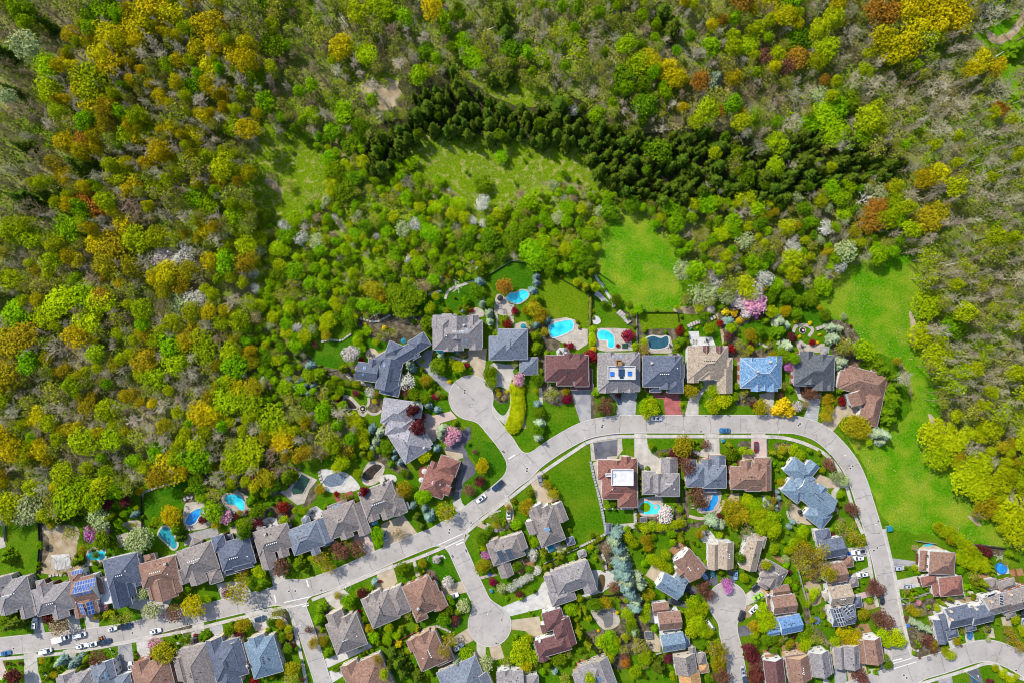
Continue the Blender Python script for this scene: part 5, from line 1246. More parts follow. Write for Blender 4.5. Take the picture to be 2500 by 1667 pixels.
# ================================================================== TREES
def leaf_cloud(lobes, n, size, seed, flat=0.5, inner=0.15):
    """n small leaf clumps (quads) over the skins of the lobes (x, y, z, rx, rz)"""
    g = np.random.default_rng(seed)
    L = np.array(lobes, float)
    wgt = L[:, 3] ** 2
    idx = g.choice(len(L), n, p=wgt / wgt.sum())
    d = g.normal(size=(n, 3))
    d[:, 2] = np.abs(d[:, 2]) * 0.9 + d[:, 2] * 0.35
    d /= np.linalg.norm(d, axis=1, keepdims=True)
    rad = np.where(g.random(n) < inner, g.uniform(0.35, 0.85, n), g.normal(0.98, 0.085, n))
    R = np.stack([L[idx, 3], L[idx, 3], L[idx, 4]], 1)
    c = L[idx, :3] + d * R * rad[:, None]
    nrm = d * flat + g.normal(size=(n, 3)) * (1 - flat) + np.array([0, 0, 0.5])
    nrm /= np.linalg.norm(nrm, axis=1, keepdims=True)
    a = np.cross(nrm, g.normal(size=(n, 3)))
    a /= np.linalg.norm(a, axis=1, keepdims=True)
    b = np.cross(nrm, a)
    s = size * g.uniform(0.55, 1.35, n)[:, None]
    asp = g.uniform(0.6, 1.0, n)[:, None]
    bend = nrm * s * 0.25
    v = np.stack([c - a * s, c - b * s * asp + bend, c + a * s, c + b * s * asp + bend], 1).reshape(-1, 3)
    f = np.arange(n * 4).reshape(-1, 4)
    return v, f
def lobes_round(r, zc, h, k, seed, spread=0.55, lr=(0.42, 0.62)):
    g = random.Random(seed)
    out = [(0, 0, zc, r * 0.66, h * 0.42)]
    for i in range(k):                      # small outer tufts that break the outline
        a, e = g.uniform(0, 6.283), g.uniform(-.2, 1.2)
        d = r * g.uniform(.72, 1.0)
        q = r * g.uniform(.14, .28)
        out.append((d * math.cos(a) * math.cos(e), d * math.sin(a) * math.cos(e), zc + h * .5 * math.sin(e), q, q * .8))
    for i in range(k):
        a = 2 * math.pi * (i + g.random() * 0.7) / k
        d = r * g.uniform(spread * 0.7, spread * 1.12)
        q = r * g.uniform(*lr)
        out.append((d * math.cos(a), d * math.sin(a), zc + g.uniform(-0.25, 0.3) * h, q, q * 0.85))
    out.append((g.uniform(-.2, .2) * r, g.uniform(-.2, .2) * r, zc + h * 0.3, r * 0.5, h * 0.28))
    return out
class Sticks:
    def __init__(s, n=3):
        s.P, s.Q, s.r0, s.r1, s.n = [], [], [], [], n
    def add(s, p, q, r0, r1):
        s.P.append(p); s.Q.append(q); s.r0.append(r0); s.r1.append(r1)
    def arrays(s):
        P, Q = np.array(s.P, float), np.array(s.Q, float)
        d = Q - P
        d /= np.linalg.norm(d, axis=1, keepdims=True) + 1e-9
        ref = np.where(np.abs(d[:, 2:3]) < 0.9, np.array([[0, 0, 1.0]]), np.array([[1.0, 0, 0]]))
        u = np.cross(d, ref); u /= np.linalg.norm(u, axis=1, keepdims=True)
        w = np.cross(d, u)
        k, n = len(P), s.n
        V = np.zeros((k, 2 * n, 3))
        for i in range(n):
            a = 2 * math.pi * i / n
            o = u * math.cos(a) + w * math.sin(a)
            V[:, i] = P + o * np.array(s.r0)[:, None]
            V[:, n + i] = Q + o * np.array(s.r1)[:, None]
        F = np.array([[i, (i + 1) % n, n + (i + 1) % n, n + i] for i in range(n)])
        F = (F[None] + (np.arange(k) * 2 * n)[:, None, None]).reshape(-1, 4)
        return V.reshape(-1, 3), F
def branch_tree(h, r, seed, levels=4, first=0.35, base_r=0.22, kids=(5, 4, 4, 4), up=0.55, twig=0.045, n=3, droop=0.0):
    """trunk sticks and branch sticks of a leafless tree"""
    g = random.Random(seed)
    trunk, br = Sticks(6), Sticks(n)
    top = Vector((g.uniform(-.04, .04) * h, g.uniform(-.04, .04) * h, h * 0.72))
    mid = top * 0.5 + Vector((g.uniform(-.02, .02) * h, g.uniform(-.02, .02) * h, 0))
    trunk.add((0, 0, -0.3), tuple(mid), base_r, base_r * 0.72)
    trunk.add(tuple(mid), tuple(top), base_r * 0.72, base_r * 0.4)
    def grow(p, d, L, rad, lev):
        bend = Vector((g.uniform(-.3, .3), g.uniform(-.3, .3), g.uniform(-.1, .25) - droop))
        m = p + d * L * 0.5
        e = m + (d + bend).normalized() * L * 0.5
        br.add(tuple(p), tuple(m), rad, rad * 0.8)
        br.add(tuple(m), tuple(e), rad * 0.8, rad * 0.5)
        if lev >= levels:
            return
        for i in range(kids[min(lev, len(kids) - 1)]):
            t = g.uniform(0.35, 1.0)
            q = p + (m - p) * (t * 2) if t < 0.5 else m + (e - m) * (t * 2 - 1)
            nd = (d * 0.8 + Vector((g.gauss(0, .6), g.gauss(0, .6), g.gauss(0.18, .4)))).normalized()
            grow(q, nd, L * g.uniform(0.42, 0.62), max(twig, rad * 0.52), lev + 1)
    N = kids[0] + 3
    for i in range(N):
        t = first + (1 - first) * (i + 0.5) / N
        p = Vector(mid) * (t * 2) if t < 0.5 else mid + (top - mid) * (t * 2 - 1)
        a = i * 2.4 + g.uniform(-.4, .4)
        o = Vector((math.cos(a), math.sin(a), 0))
        d = (o * (1 - up * t) + Vector((0, 0, up + t * 0.5))).normalized()
        grow(p, d, r * g.uniform(0.75, 1.05) * (1.0 if t < .8 else .8), base_r * 0.42, 1)
    grow(Vector(top), Vector((g.uniform(-.2, .2), g.uniform(-.2, .2), 1)).normalized(), h * 0.26, base_r * 0.38, 1)
    return trunk, br
def stick_mesh(name, st, mat):
    v, f = st.arrays()
    return np_mesh(name, v, f, M[mat])
def simple_trunk(h, r, seed, mat='bark', branches=5, spread=1.6):
    g = random.Random(seed)
    st = Sticks(6)
    st.add((0, 0, -0.3), (0.06, 0.04, h * 0.55), r, r * 0.7)
    st.add((0.06, 0.04, h * 0.55), (0.1, -0.05, h), r * 0.7, r * 0.25)
    for i in range(branches):
        a = i * 2.4 + g.random()
        z = h * g.uniform(0.4, 0.8)
        st.add((0.05, 0.03, z), (spread * math.cos(a), spread * math.sin(a), z + h * 0.28), r * 0.4, r * 0.12)
    return stick_mesh('trunk', st, mat)

def conifer_arrays(h, r, seed, layers=13, per=11, drop=0.34, zlo=0.08, size=1.0):
    """whorls of drooping branch sprays"""
    g = np.random.default_rng(seed)
    V, F = [], []
    for l in range(layers):
        t = l / (layers - 1)
        z = h * (zlo + (0.99 - zlo) * t)
        R = r * (1 - t) ** 0.62 * g.uniform(0.85, 1.1) + 0.12
        k = max(5, int(per * (1 - t * 0.55)))
        for i in range(k):
            a = 2 * math.pi * (i + g.random() * 0.8) / k + l
            L = R * g.uniform(0.7, 1.12)
            c, s = math.cos(a), math.sin(a)
            wd = max(0.22, L * 0.30) * size
            dz = -drop * L
            m = (0.55 * L * c, 0.55 * L * s, z + 0.1 + dz * 0.35)
            e = (L * c, L * s, z + dz)
            b = len(V)
            V += [(0, 0, z + 0.25), (m[0] - s * wd, m[1] + c * wd, m[2] - wd * 0.35), e, (m[0] + s * wd, m[1] - c * wd, m[2] - wd * 0.35), (m[0], m[1], m[2] + wd * 0.25)]
            F += [(b, b + 1, b + 4, b + 4), (b + 1, b + 2, b + 4, b + 4), (b + 2, b + 3, b + 4, b + 4), (b + 3, b, b + 4, b + 4)]
            for q in range(2):                       # side tufts
                tt = g.uniform(0.45, 0.95)
                px_, py_, pz_ = L * tt * c, L * tt * s, z + dz * tt + 0.08
                o = g.normal(size=3) * wd * 0.55
                b = len(V)
                V += [(px_ - o[0], py_ - o[1], pz_ + 0.05), (px_ + o[1] * .6, py_ - o[0] * .6, pz_ + 0.16), (px_ + o[0], py_ + o[1], pz_ - 0.02), (px_ - o[1] * .6, py_ + o[0] * .6, pz_ - 0.1)]
                F += [(b, b + 1, b + 2, b + 3)]
    return np.array(V), F
def poly_build(name, V, F, mat):
    F2 = [tuple(dict.fromkeys(f)) for f in F]
    me = bpy.data.meshes.new(name)
    me.from_pydata([tuple(v) for v in V], [], F2)
    me.materials.append(M[mat])
    me.update()
    return me

PROTO = {}
def protos(kind):
    return PROTO[kind]
def add_round(kind, leaf, r, h, zc, ch, k, n, size, seeds, trunk_h=None, flat=0.5, spread=0.55, mat='bark', inner=0.15, lr=(0.42, 0.62)):
    PROTO[kind] = []
    for s in seeds:
        v, f = leaf_cloud(lobes_round(r, zc, ch, k, s, spread, lr), n, size, s, flat, inner)
        crown = np_mesh('crown', v, f, M['leaf_' + leaf])
        PROTO[kind].append((r, h, crown, simple_trunk(trunk_h or zc, 0.05 * r + 0.06, s, mat, spread=r * 0.5), None))
SD = (1, 2, 3, 4, 5, 6)
add_round('green_tree', 'green', 3.6, 8.5, 5.4, 5.2, 9, 1350, 0.29, SD)
add_round('yellow_green_tree', 'yellowgreen', 4.2, 10, 6.6, 6.0, 10, 1425, 0.29, SD)
add_round('lime_tree', 'lime', 4.2, 10, 6.4, 6.4, 9, 1500, 0.29, SD[:3])
add_round('golden_tree', 'golden', 4.2, 11, 7.2, 6.4, 10, 1425, 0.29, SD)
add_round('ochre_tree', 'ochre', 4.2, 10, 6.4, 6.0, 10, 1275, 0.29, SD)
add_round('orange_tree', 'orange', 4.0, 10, 6.6, 6.0, 9, 1200, 0.29, SD[:3])
add_round('dark_green_tree', 'deep', 3.4, 8, 4.8, 5.2, 8, 1275, 0.29, SD)
add_round('maroon_tree', 'maroon', 3.2, 6.5, 4.0, 4.4, 8, 850, 0.34, SD[:3])
add_round('russet_tree', 'russet', 3.2, 6.5, 4.0, 4.4, 8, 620, 0.27, SD[:3], inner=0.3, spread=0.62)
add_round('crimson_maple', 'crimson', 2.0, 3.2, 1.9, 2.2, 7, 620, 0.25, SD[:3])
add_round('pink_blossom_tree', 'pink', 2.8, 5.5, 3.4, 3.6, 9, 750, 0.26, SD[:3], spread=0.66, inner=0.3)
add_round('white_blossom_tree', 'white', 3.0, 6, 3.8, 4.0, 9, 720, 0.25, SD[:3], spread=0.66, inner=0.3)
add_round('blush_blossom_tree', 'blush', 2.8, 5.5, 3.4, 3.6, 9, 720, 0.26, SD[:2], spread=0.66, inner=0.3)
add_round('magenta_redbud', 'magenta', 2.6, 5, 3.0, 3.2, 8, 650, 0.25, SD[:2], spread=0.66, inner=0.3)
add_round('clipped_shrub', 'cedar', 1.4, 1.9, 0.9, 1.9, 5, 420, 0.22, SD[:2], trunk_h=0.8, spread=0.35)
add_round('green_shrub', 'green', 1.6, 2.0, 0.9, 2.0, 6, 420, 0.25, SD[:2], trunk_h=0.8, spread=0.45)
add_round('yellow_shrub', 'yellow', 1.6, 2.0, 0.9, 2.0, 6, 450, 0.24, SD[:2], trunk_h=0.8, spread=0.5)
add_round('pale_leaf_tree', 'pale', 4.0, 8.5, 5.4, 5.4, 10, 800, 0.36, SD[:3], spread=0.64, inner=0.25)
# trees in thin new leaf: branches and a veil of leaves
def add_sparse(kind, leaf, r, h, n, size, seeds, twigmat, kids=(5, 3, 3), levels=3, zc=0.66):
    PROTO[kind] = []
    for s in seeds:
        t, b = branch_tree(h, r, s + 50, levels=levels, kids=kids, base_r=0.2)
        v, f = leaf_cloud(lobes_round(r, h * zc, h * 0.55, 9, s, 0.6, (0.34, 0.55)), n, size, s, 0.3, 0.45)
        PROTO[kind].append((r, h, np_mesh('crown', v, f, M['leaf_' + leaf]), stick_mesh('trunk', t, twigmat), stick_mesh('branches', b, twigmat)))
add_sparse('olive_tree', 'olive', 4.0, 11, 430, 0.27, SD, 'twig_brown')
add_sparse('thin_yellow_tree', 'yellowgreen', 4.0, 12, 420, 0.30, SD[:3], 'twig_grey')
add_sparse('tan_tree', 'tanleaf', 3.4, 8, 420, 0.25, SD[:2], 'twig_brown')
add_sparse('thin_olive_street_tree', 'ochre', 3.8, 8.5, 520, 0.25, SD[:3], 'twig_brown')
def add_bare(kind, r, h, seeds, twigmat, kids=(6, 5, 4, 3), levels=4, twig=0.05, first=0.35, up=.55, base=.2):
    PROTO[kind] = []
    for s in seeds:
        t, b = branch_tree(h, r, s + 10, levels=levels, kids=kids, twig=twig, first=first, up=up, base_r=base)
        PROTO[kind].append((r, h, None, stick_mesh('trunk', t, twigmat), stick_mesh('crown', b, twigmat)))
add_bare('bare_grey_tree', 4.4, 14, SD, 'twig_grey', twig=0.036, kids=(6, 4, 4, 3), up=.7)
add_bare('bare_brown_tree', 4.4, 14, SD, 'twig_brown', twig=0.04, kids=(6, 4, 4, 3), up=.7)
add_bare('tall_bare_tree', 4.6, 21, SD, 'twig_grey', first=0.40, up=1.15, twig=0.036, base=.26, kids=(6, 4, 4, 3))
add_bare('pale_dead_tree', 3.4, 9, SD[:2], 'twig_pale', kids=(4, 3, 3), levels=3, twig=0.06)
def add_conifer(kind, leaf, r, h, seeds, layers=14, per=11, drop=0.34, size=1.0, zlo=0.06):
    PROTO[kind] = []
    for s in seeds:
        V, F = conifer_arrays(h, r, s, layers, per, drop, zlo, size)
        st = Sticks(6); st.add((0, 0, -0.3), (0, 0, h * 0.95), 0.22, 0.04)
        PROTO[kind].append((r, h, poly_build('crown', V, F, 'leaf_' + leaf), stick_mesh('trunk', st, 'bark'), None))
add_conifer('dark_spruce', 'spruce', 3.0, 13, SD)
add_conifer('blue_spruce', 'bluespruce', 2.9, 9, SD[:3], 13, 12)
add_conifer('pale_spruce', 'palespruce', 3.2, 11, SD[:3], 14, 11)
add_conifer('cedar_tree', 'cedar', 1.6, 6.5, SD[:3], 13, 9, 0.2, 1.15)
add_conifer('dark_yew', 'deep', 2.6, 6.0, SD[:3], 11, 12, 0.3, 1.1)

LABELS = {}
TREES = []          # (kind, wx, wy, r, h)
CAT = lambda k: 'shrub' if 'shrub' in k else ('conifer' if ('spruce' in k or 'cedar' in k or 'yew' in k) else 'tree')
def plant(kind, wx, wy, r, h, label, group=None, rr=None):
    g = rr or rng
    p = g.choice(PROTO[kind])
    root = thing(kind, label, CAT(kind), (wx, wy, 0), g.uniform(0, 6.283), group)
    sx = r / p[0] * g.uniform(0.80, 1.22)
    root.scale = (sx, r / p[0], h / p[1])
    link('trunk', p[3], root)
    if p[2] is not None:
        link('crown', p[2], root)
        if p[4] is not None:
            link('branches', p[4], root)
    else:
        link('crown', p[4], root)
    TREES.append((kind, wx, wy, r, h))
    return root

# ------------------------------------------------------------------ garden trees, read off the photograph
CODE = {'g': ('green_tree', .95), 'y': ('yellow_green_tree', 1.1), 'l': ('lime_tree', 1.1), 'o': ('ochre_tree', 1.05), 'O': ('golden_tree', 1.05), 'N': ('orange_tree', 1.1), 'm': ('maroon_tree', 1.0),
        'n': ('russet_tree', 1.0), 'r': ('crimson_maple', .8), 'p': ('pink_blossom_tree', 1.0), 'w': ('white_blossom_tree', 1.0), 'W': ('blush_blossom_tree', 1.0), 'u': ('magenta_redbud', .95), 'b': ('blue_spruce', 1.35),
        'q': ('pale_leaf_tree', 1.0), 'Q': ('pale_spruce', 1.4), 'c': ('dark_spruce', 1.5), 't': ('cedar_tree', 1.9), 'd': ('dark_green_tree', 1.0), 's': ('olive_tree', 1.15), 'S': ('thin_olive_street_tree', 1.1), 'k': ('tan_tree', 1.0),
        'e': ('bare_brown_tree', 1.3), 'x': ('pale_dead_tree', 1.3), 'h': ('clipped_shrub', .75), 'H': ('green_shrub', .7), 'Y': ('yellow_shrub', .75), 'v': ('dark_yew', 1.1)}
YARD = {
 'B': 'c120,830,120 d60,760,80 d210,700,60 m560,730,70 k690,830,115 o1120,720,50 t1230,730,55 y1270,700,60 s1340,760,70 s1470,720,80 q1640,450,65 q1750,650,85 n2000,690,95 O2230,600,125 o2050,470,50 g2150,400,60 p1200,610,50 m170,1400,95 Q660,1270,70 b700,1240,60 b830,1280,75 b900,1220,60 v980,1230,65 n1130,1200,100 g1290,1180,55 p1800,1040,85 o1890,1130,150 h920,1350,40 v1010,1380,60 o620,1390,40 h1470,1380,50 v2310,970,60 H1580,1195,22 m90,1260,25 m230,1260,22',
 'A': 'q300,700,120 y840,470,180 y900,600,120 y90,600,100 v60,1250,90 v60,1180,70 m1240,610,70 m1445,570,65 g1330,600,50 q1150,760,100 q1190,850,80 u1060,950,90 d1180,1010,110 u1220,900,45 b1520,745,50 b1570,720,40 q1560,1040,130 q1640,1000,120 y1570,650,35 O1960,740,115 h1740,855,35 O1960,210,160 v2010,920,85 c2050,1010,70 c860,1290,65 c890,1200,50 l920,1210,45 c1150,1330,55 c780,760,85 c660,820,70 d2290,430,95 g2330,530,80 s820,950,90 v1200,1060,60 o760,660,40',
 'C': 'd140,330,90 d200,420,80 g210,530,95 g320,690,115 m220,790,50 p480,760,70 m600,740,35 m720,700,25 v760,600,90 d690,850,90 d830,680,95 d690,940,70 m860,830,55 r1130,640,65 r1180,730,22 y1150,800,60 n770,330,90 n950,270,75 d1000,390,95 v1170,320,110 v800,480,80 y620,110,150 y760,130,130 y560,60,110 y1820,130,85 y1760,190,60 r2070,460,48 d2000,550,45 r1745,495,30 v1620,650,50 o1560,440,55 y2000,260,60 n1790,1130,100 n1850,1180,60 n1990,1110,85 g1900,1030,45 g2210,940,85 g2230,1020,65 n1120,1330,105 v1300,1310,100 v1380,1370,70 S1580,1230,110 S1660,1330,90 y870,1370,70 s350,480,90 n480,350,40 Y700,1370,40 d400,300,90 o310,190,70 H1140,420,40',
 'D': 'g260,520,55 n480,450,65 S630,420,150 S680,300,90 v900,330,85 v850,410,60 o680,810,95 m630,920,50 s1080,670,75 o1110,800,60 o1760,480,40 g1890,550,80 m2050,450,60 v1560,650,85 v1530,790,90 v1590,880,75 n1430,870,45 o1490,1020,75 o1590,1000,55 v1640,1160,70 r2010,660,20 g2170,960,75 d1130,950,60 o1210,940,45 d1190,1080,60 m1240,1060,35 o1240,1320,85 s1220,1430,95 s2190,1240,90 y2300,1370,55 b2180,340,45 r2250,320,20 v240,980,75 Y470,900,28 H700,1000,40 H960,880,35 n1360,1450,40 r800,1470,50',
 'E': 'n1215,100,30 O1305,262,82 m1278,440,64 n1155,545,65 o410,540,95 g630,610,82 b500,730,60 c550,860,55 b640,770,58 b690,860,78 c600,970,55 S890,780,115 b810,605,38 y640,140,75 d700,80,60 b770,70,60 Q40,60,50 d210,120,55 b300,90,55 v250,250,50 b290,170,45 b355,230,50 d410,350,50 k340,1050,85 h1860,575,55 h1670,670,40 o1800,750,85 o1840,680,50 o2050,480,65 o2110,575,65 h2020,390,35 g1700,935,55 m1650,985,28 d1300,1110,90 y1340,1180,60 u1350,1280,58 o1310,1410,95 k1410,1400,45 w1880,1270,55 g1910,1130,60 o620,1380,48 W780,1335,45 d390,1440,75 t1850,1150,30 t1890,1200,30 H1540,1040,28 s1450,860,70 h2310,1000,30 H2300,830,30',
 'F': 'W910,330,62 r1430,330,52 q1530,400,55 w1640,390,55 w1710,340,50 w1780,300,50 w1850,255,48 w1930,190,50 m1735,470,40 H1590,520,28 q1090,600,75 d880,650,75 d870,760,70 m990,750,48 m990,830,18 S930,970,95 S870,1110,75 g1120,1150,75 Q1010,1250,75 d1150,1290,65 q1340,1250,80 q1310,1350,70 s1590,1230,65 y1760,1060,90 y1720,1180,90 y1860,1180,80 O1800,1290,75 c260,1160,85 c330,1270,95 c390,1390,90 c240,1290,70 Y350,1040,45 g60,960,80 g210,980,55 g320,940,45 y200,1340,65 S110,1200,75 c550,1440,80 v2060,1280,70 d2180,1220,80 b2140,1370,48 s2250,1420,75 e730,240,40 g2290,640,55 Y600,220,18 H520,290,25 t2030,170,35 t2090,150,35 t2180,60,38 t2220,50,38 w1890,60,40',
 '0': 'o1218,962,7 k1230,972,7 Y1214,952,5 Y1238,956,5 h1222,976,6 o1205,905,9',
 'N': 'W955,480,85 g1030,340,65 g1060,400,55 g1040,260,50 g1145,215,55 d940,130,85 r1070,550,30 Q1600,590,75 b1640,640,60 w1580,770,80 n1560,890,55 o1800,770,72 d1660,930,70 d1780,970,62 b1710,1050,45 b1820,1060,60 b1920,1110,48 m1650,1110,80 m1710,1190,75 m1700,1310,85 r1900,960,33 h1990,950,38 d1930,600,85 Q1960,500,55 d1980,680,55 h2090,585,45 r2255,605,36 Y2060,790,22 Q1980,1330,80 Q1960,1400,60 p2110,1380,75 p2060,1450,60 b480,620,75 v580,720,95 v690,820,75 b280,760,60 b370,790,55 b450,830,55 b520,840,48 b470,920,55 b360,940,45 b330,850,50 v700,930,70 g820,880,60 m1010,920,45 m820,980,42 w1170,910,55 g860,1060,55 y980,1200,80 y1030,1290,85 y1080,1400,80 y1100,1490,70 b1180,1330,65 Q1270,1370,75 Q1220,1470,65 d1350,1510,75 g700,1130,80 y200,1260,90 y230,1360,90 O450,1240,80 O120,1500,80 y60,1170,60 Y1110,150,28 s1300,260,75 e1560,220,65 e1250,230,60 g460,390,40 n550,370,40 d1810,130,75 O1220,1010,30 Y1330,190,30 y1750,560,30 c330,500,40 d180,560,60',
 'P': 'd790,190,75 Q760,160,60 d1440,120,85 N1070,370,88 b1430,250,58 b1430,320,55 b1390,410,55 v1440,500,70 b790,310,70 d780,430,88 Q820,550,65 d910,550,55 Q890,670,70 Q900,760,60 h640,610,55 h570,610,35 b600,640,33 r695,640,30 h420,640,45 v190,820,80 d90,480,110 x540,370,85 r1185,645,38 r1095,790,52 h1080,735,45 o1400,620,90 o1480,690,85 o1310,640,55 o1380,560,50 b1425,800,45 b1550,740,50 v1420,930,85 v1430,1060,90 v1540,1130,60 o1520,880,45 d1440,1410,70 g1460,1320,35 p1240,1410,72 d910,1330,75 d920,1430,70 b540,1110,42 k610,1130,45 l2060,930,38 l2065,980,38 l2050,1020,30 Y2060,1070,45 r2025,1150,70 v910,850,22 r1810,1035,38 r1750,1020,22 g400,60,60 s270,220,60 o430,220,50 y210,340,45 h1890,765,25 h1915,830,22 v1060,740,30 h2065,650,20 h2070,720,20',
 'R': 'r395,985,58 s210,920,90 x190,860,50 n800,1060,85 n850,1110,50 l1270,1070,80 y1350,1090,75 y1280,1150,65 y1340,1020,55 o1785,880,85 d1870,810,60 y2040,900,85 y2140,990,90 y2030,1060,80 s2010,990,60 g715,900,45 r1070,270,65 r960,385,22 r1655,215,45 v1690,340,70 v1640,400,50 S1250,430,70 y1260,340,45 d1730,350,45 r2235,420,55 r2210,280,42 r2110,130,40 b60,1050,60 d70,1130,65 Q90,1260,70 d60,1330,70 Q70,1420,70 n1290,870,45 l1675,1045,25 n960,935,40 k1690,1145,25 d1670,960,22 h1180,1000,20 g2290,840,40 g2270,960,55 W2010,-20,40 H1720,200,25 b1790,190,20 O1855,185,15 h1450,920,22',
 'S': 'p590,170,95 p650,150,70 m700,210,38 W500,260,55 d730,110,70 d900,90,75 l760,250,75 O890,250,55 Y300,260,42 Y380,260,42 Y430,345,38 b340,345,58 o510,320,28 u610,295,24 g350,410,58 n320,500,42 o540,480,62 m550,575,32 r345,620,50 s440,590,60 s480,670,55 v710,340,45 Q850,350,70 Q920,390,55 v850,450,85 m960,510,45 Q930,600,80 d880,680,75 g980,720,55 u920,790,50 r1165,560,32 Q1380,410,65 Q1460,420,50 Q1400,520,80 S1480,620,85 S1570,640,60 Q1480,760,75 Q1440,810,50 b1650,650,60 n1590,800,40 n1540,850,38 v1830,770,100 v1900,830,105 v1960,900,110 v2010,980,100 v1960,1030,95 v1980,1110,110 v1990,1190,105 v1940,1260,100 v1960,1330,95 v1920,1360,80 o1560,1400,110 o1660,1430,95 o1600,1340,70 Q1830,1480,80 Q1920,1500,80 Q1870,1560,60 o1320,1130,65 o1320,1210,60 o1300,1300,58 r1465,1150,48 t1450,1040,40 t1530,1035,35 n1160,1060,75 n1110,1090,45 Y870,1190,80 Y930,1240,75 Y820,1240,70 W1010,1200,50 k1100,1180,48 o650,1215,75 m570,1180,38 g395,1110,58 g390,1000,28 g945,1030,30 n840,1080,35 O480,1150,13 d1150,110,65 q1480,300,32 m1555,395,18 Y1010,350,22 Y1145,370,25 Y1240,485,15 Y1215,565,20 h1020,355,25 Y1040,500,15 O660,1150,15 d1270,30,50 h650,540,25 Y990,350,15 o770,680,40',
 'H': 'o1500,180,130 m1380,250,50 m1420,300,40 n1530,400,85 n1500,330,50 n1590,280,28 n1750,160,52 t2030,170,42 t2080,220,42 d2040,270,80 t2090,400,40 t2130,450,40 h1250,280,45 h1320,270,30 v1090,440,35 t1000,550,35 t1020,620,38 t1010,690,38 t1030,730,32 W1290,960,85 n1640,750,100 n1720,850,55 m1910,975,32 o2060,880,110 o2150,960,100 o2060,1000,90 l2230,790,75 l2300,860,80 l2250,920,60 Q1850,1060,95 Q1930,1100,80 h990,1100,55 y1060,1110,60 y1140,1090,60 y1220,1100,60 y1300,1090,60 y1380,1080,60 y1460,1060,65 b740,1200,75 Q720,1290,75 b760,1380,80 Q810,1460,70 y870,1230,60 y920,1290,55 o1060,1250,65 o1100,1330,50 h980,980,28 H2000,730,28 r1000,900,8 h1510,990,30 k620,1360,60 h460,1210,35 h520,1230,30',
 'G': 'Q760,60,70 b800,150,80 b830,250,85 Q870,330,80 Q980,290,55 Q1000,380,65 b850,380,70 b900,470,75 Q960,560,60 b960,640,60 y1130,60,60 y1180,90,60 y1250,130,60 y1320,170,50 o1090,470,70 y1060,640,70 y1060,740,70 n700,380,70 d490,580,75 g210,640,70 o600,560,70 v1175,880,48 g560,1000,80 g650,960,85 g680,1080,80 y720,1000,60 d900,850,80 Q930,900,50 y850,680,70 y900,780,60 s1000,1060,90 s960,960,60 n820,1190,50 N840,1250,55 m1310,1200,55 y1600,560,85 y1700,640,80 y1580,680,80 y1620,780,85 y1700,850,85 y1780,900,70 y1590,880,75 n1710,400,75 n1780,470,75 n1750,340,50 u1990,340,55 u2010,410,55 S1850,1080,110 S1940,1160,110 o1900,1270,90 n1930,1400,100 c1220,1330,95 d1790,1430,55 v320,970,55 d2150,50,50 o2060,160,48 g1750,100,30 y2190,280,55 s800,1100,60 y640,1200,65 y1050,1200,70 y950,1350,80 y1070,1130,60 O270,760,28 Y740,680,25 Y520,890,20 b30,1380,45 y420,1420,60',
 'I': 'o520,220,62 y640,220,70 y700,280,65 t420,260,42 t500,300,38 k450,180,20 o500,590,48 n1030,370,65 n1080,420,55 q1140,530,75 q1210,570,65 n1280,880,60 n1340,920,65 y250,960,95 y380,1010,100 y270,1090,100 y420,1140,100 y180,1030,80 b610,1110,42 b650,1060,38 l750,1160,75 y720,1240,55 y640,1280,60 s590,840,55 e1180,1020,60 s1180,1100,85 S1300,1190,95 S1390,1260,95 e1210,1190,75 S750,1350,110 S880,1420,110 S980,1390,95 S700,1450,90 b470,710,32 b490,780,32 b460,870,25 b460,920,22 e120,1140,85 e60,1200,70 m1100,1195,25 y420,1360,60',
 'J': 'S750,120,110 S870,70,110 S980,170,100 o1050,230,90 S820,220,80 e900,280,50 l880,450,70 y850,510,50 l290,660,90 l380,760,90 l300,820,75 o190,830,75 y320,120,65 n1560,350,70 n1620,420,70 n1530,430,55 n1620,720,85 n1720,800,85 o1440,690,70 l1660,920,80 l1780,960,95 l1860,1000,75 l1700,1030,60 O1220,900,80 O1330,1000,85 o1250,1010,70 o1360,930,60 e920,900,80 e1010,990,95 s870,960,75 d790,900,80 y770,1060,60 y790,980,60 m120,1080,75 m170,1180,80 n220,1280,80 m190,1390,85 m290,1400,70 d330,980,75 d200,1010,55 d430,960,45 d1680,1190,55 d1730,1280,60 n1380,1380,80 n1440,1440,70 m600,210,30 g560,130,38 q550,60,40 H1520,545,40 H1590,1370,30 H1510,1355,18 y1600,1310,30 y2000,520,30 y980,700,35 q550,960,30 m640,955,22',
 'K': 'o480,230,75 o560,290,75 s650,300,70 Q560,470,75 Q680,540,80 Q800,600,70 e620,680,100 n760,760,100 o850,800,85 n860,900,70 y1050,920,75 y1140,990,75 s820,450,60 S2080,580,100 S2180,720,110 S2270,850,100 e2080,720,70 y2300,560,60 y2330,640,55 d1560,270,0 g1740,650,30 q1760,740,40 n420,380,40 H460,560,18 m1595,590,22 n1320,840,25 m1285,735,12 y1880,1200,60 y2000,1290,70 y2110,1380,70 y2220,1340,50 m1780,1430,60 p620,130,40 n640,1030,28 H540,960,35 g680,70,35 e1560,300,20',
 'V': 'y880,220,90 y960,290,95 y1060,320,100 y1160,400,100 o1080,420,80 y1270,480,100 y1360,560,95 y1250,600,95 y1440,640,90 y1310,740,95 y1420,800,95 y1540,770,90 y1600,860,75 y1200,700,80 g1220,880,60 m1540,560,70 m1640,610,70 t1460,1090,42 t1500,1150,42 t1690,760,30 t1710,830,30 t1730,900,30 t1750,970,30 t1770,1040,30 x1800,680,70 s1900,760,60 v2000,650,70 v2090,690,70 k520,540,55 q560,610,25 H340,900,20 g1290,1140,50 Q1270,1300,42 O1600,720,40',
}
import re
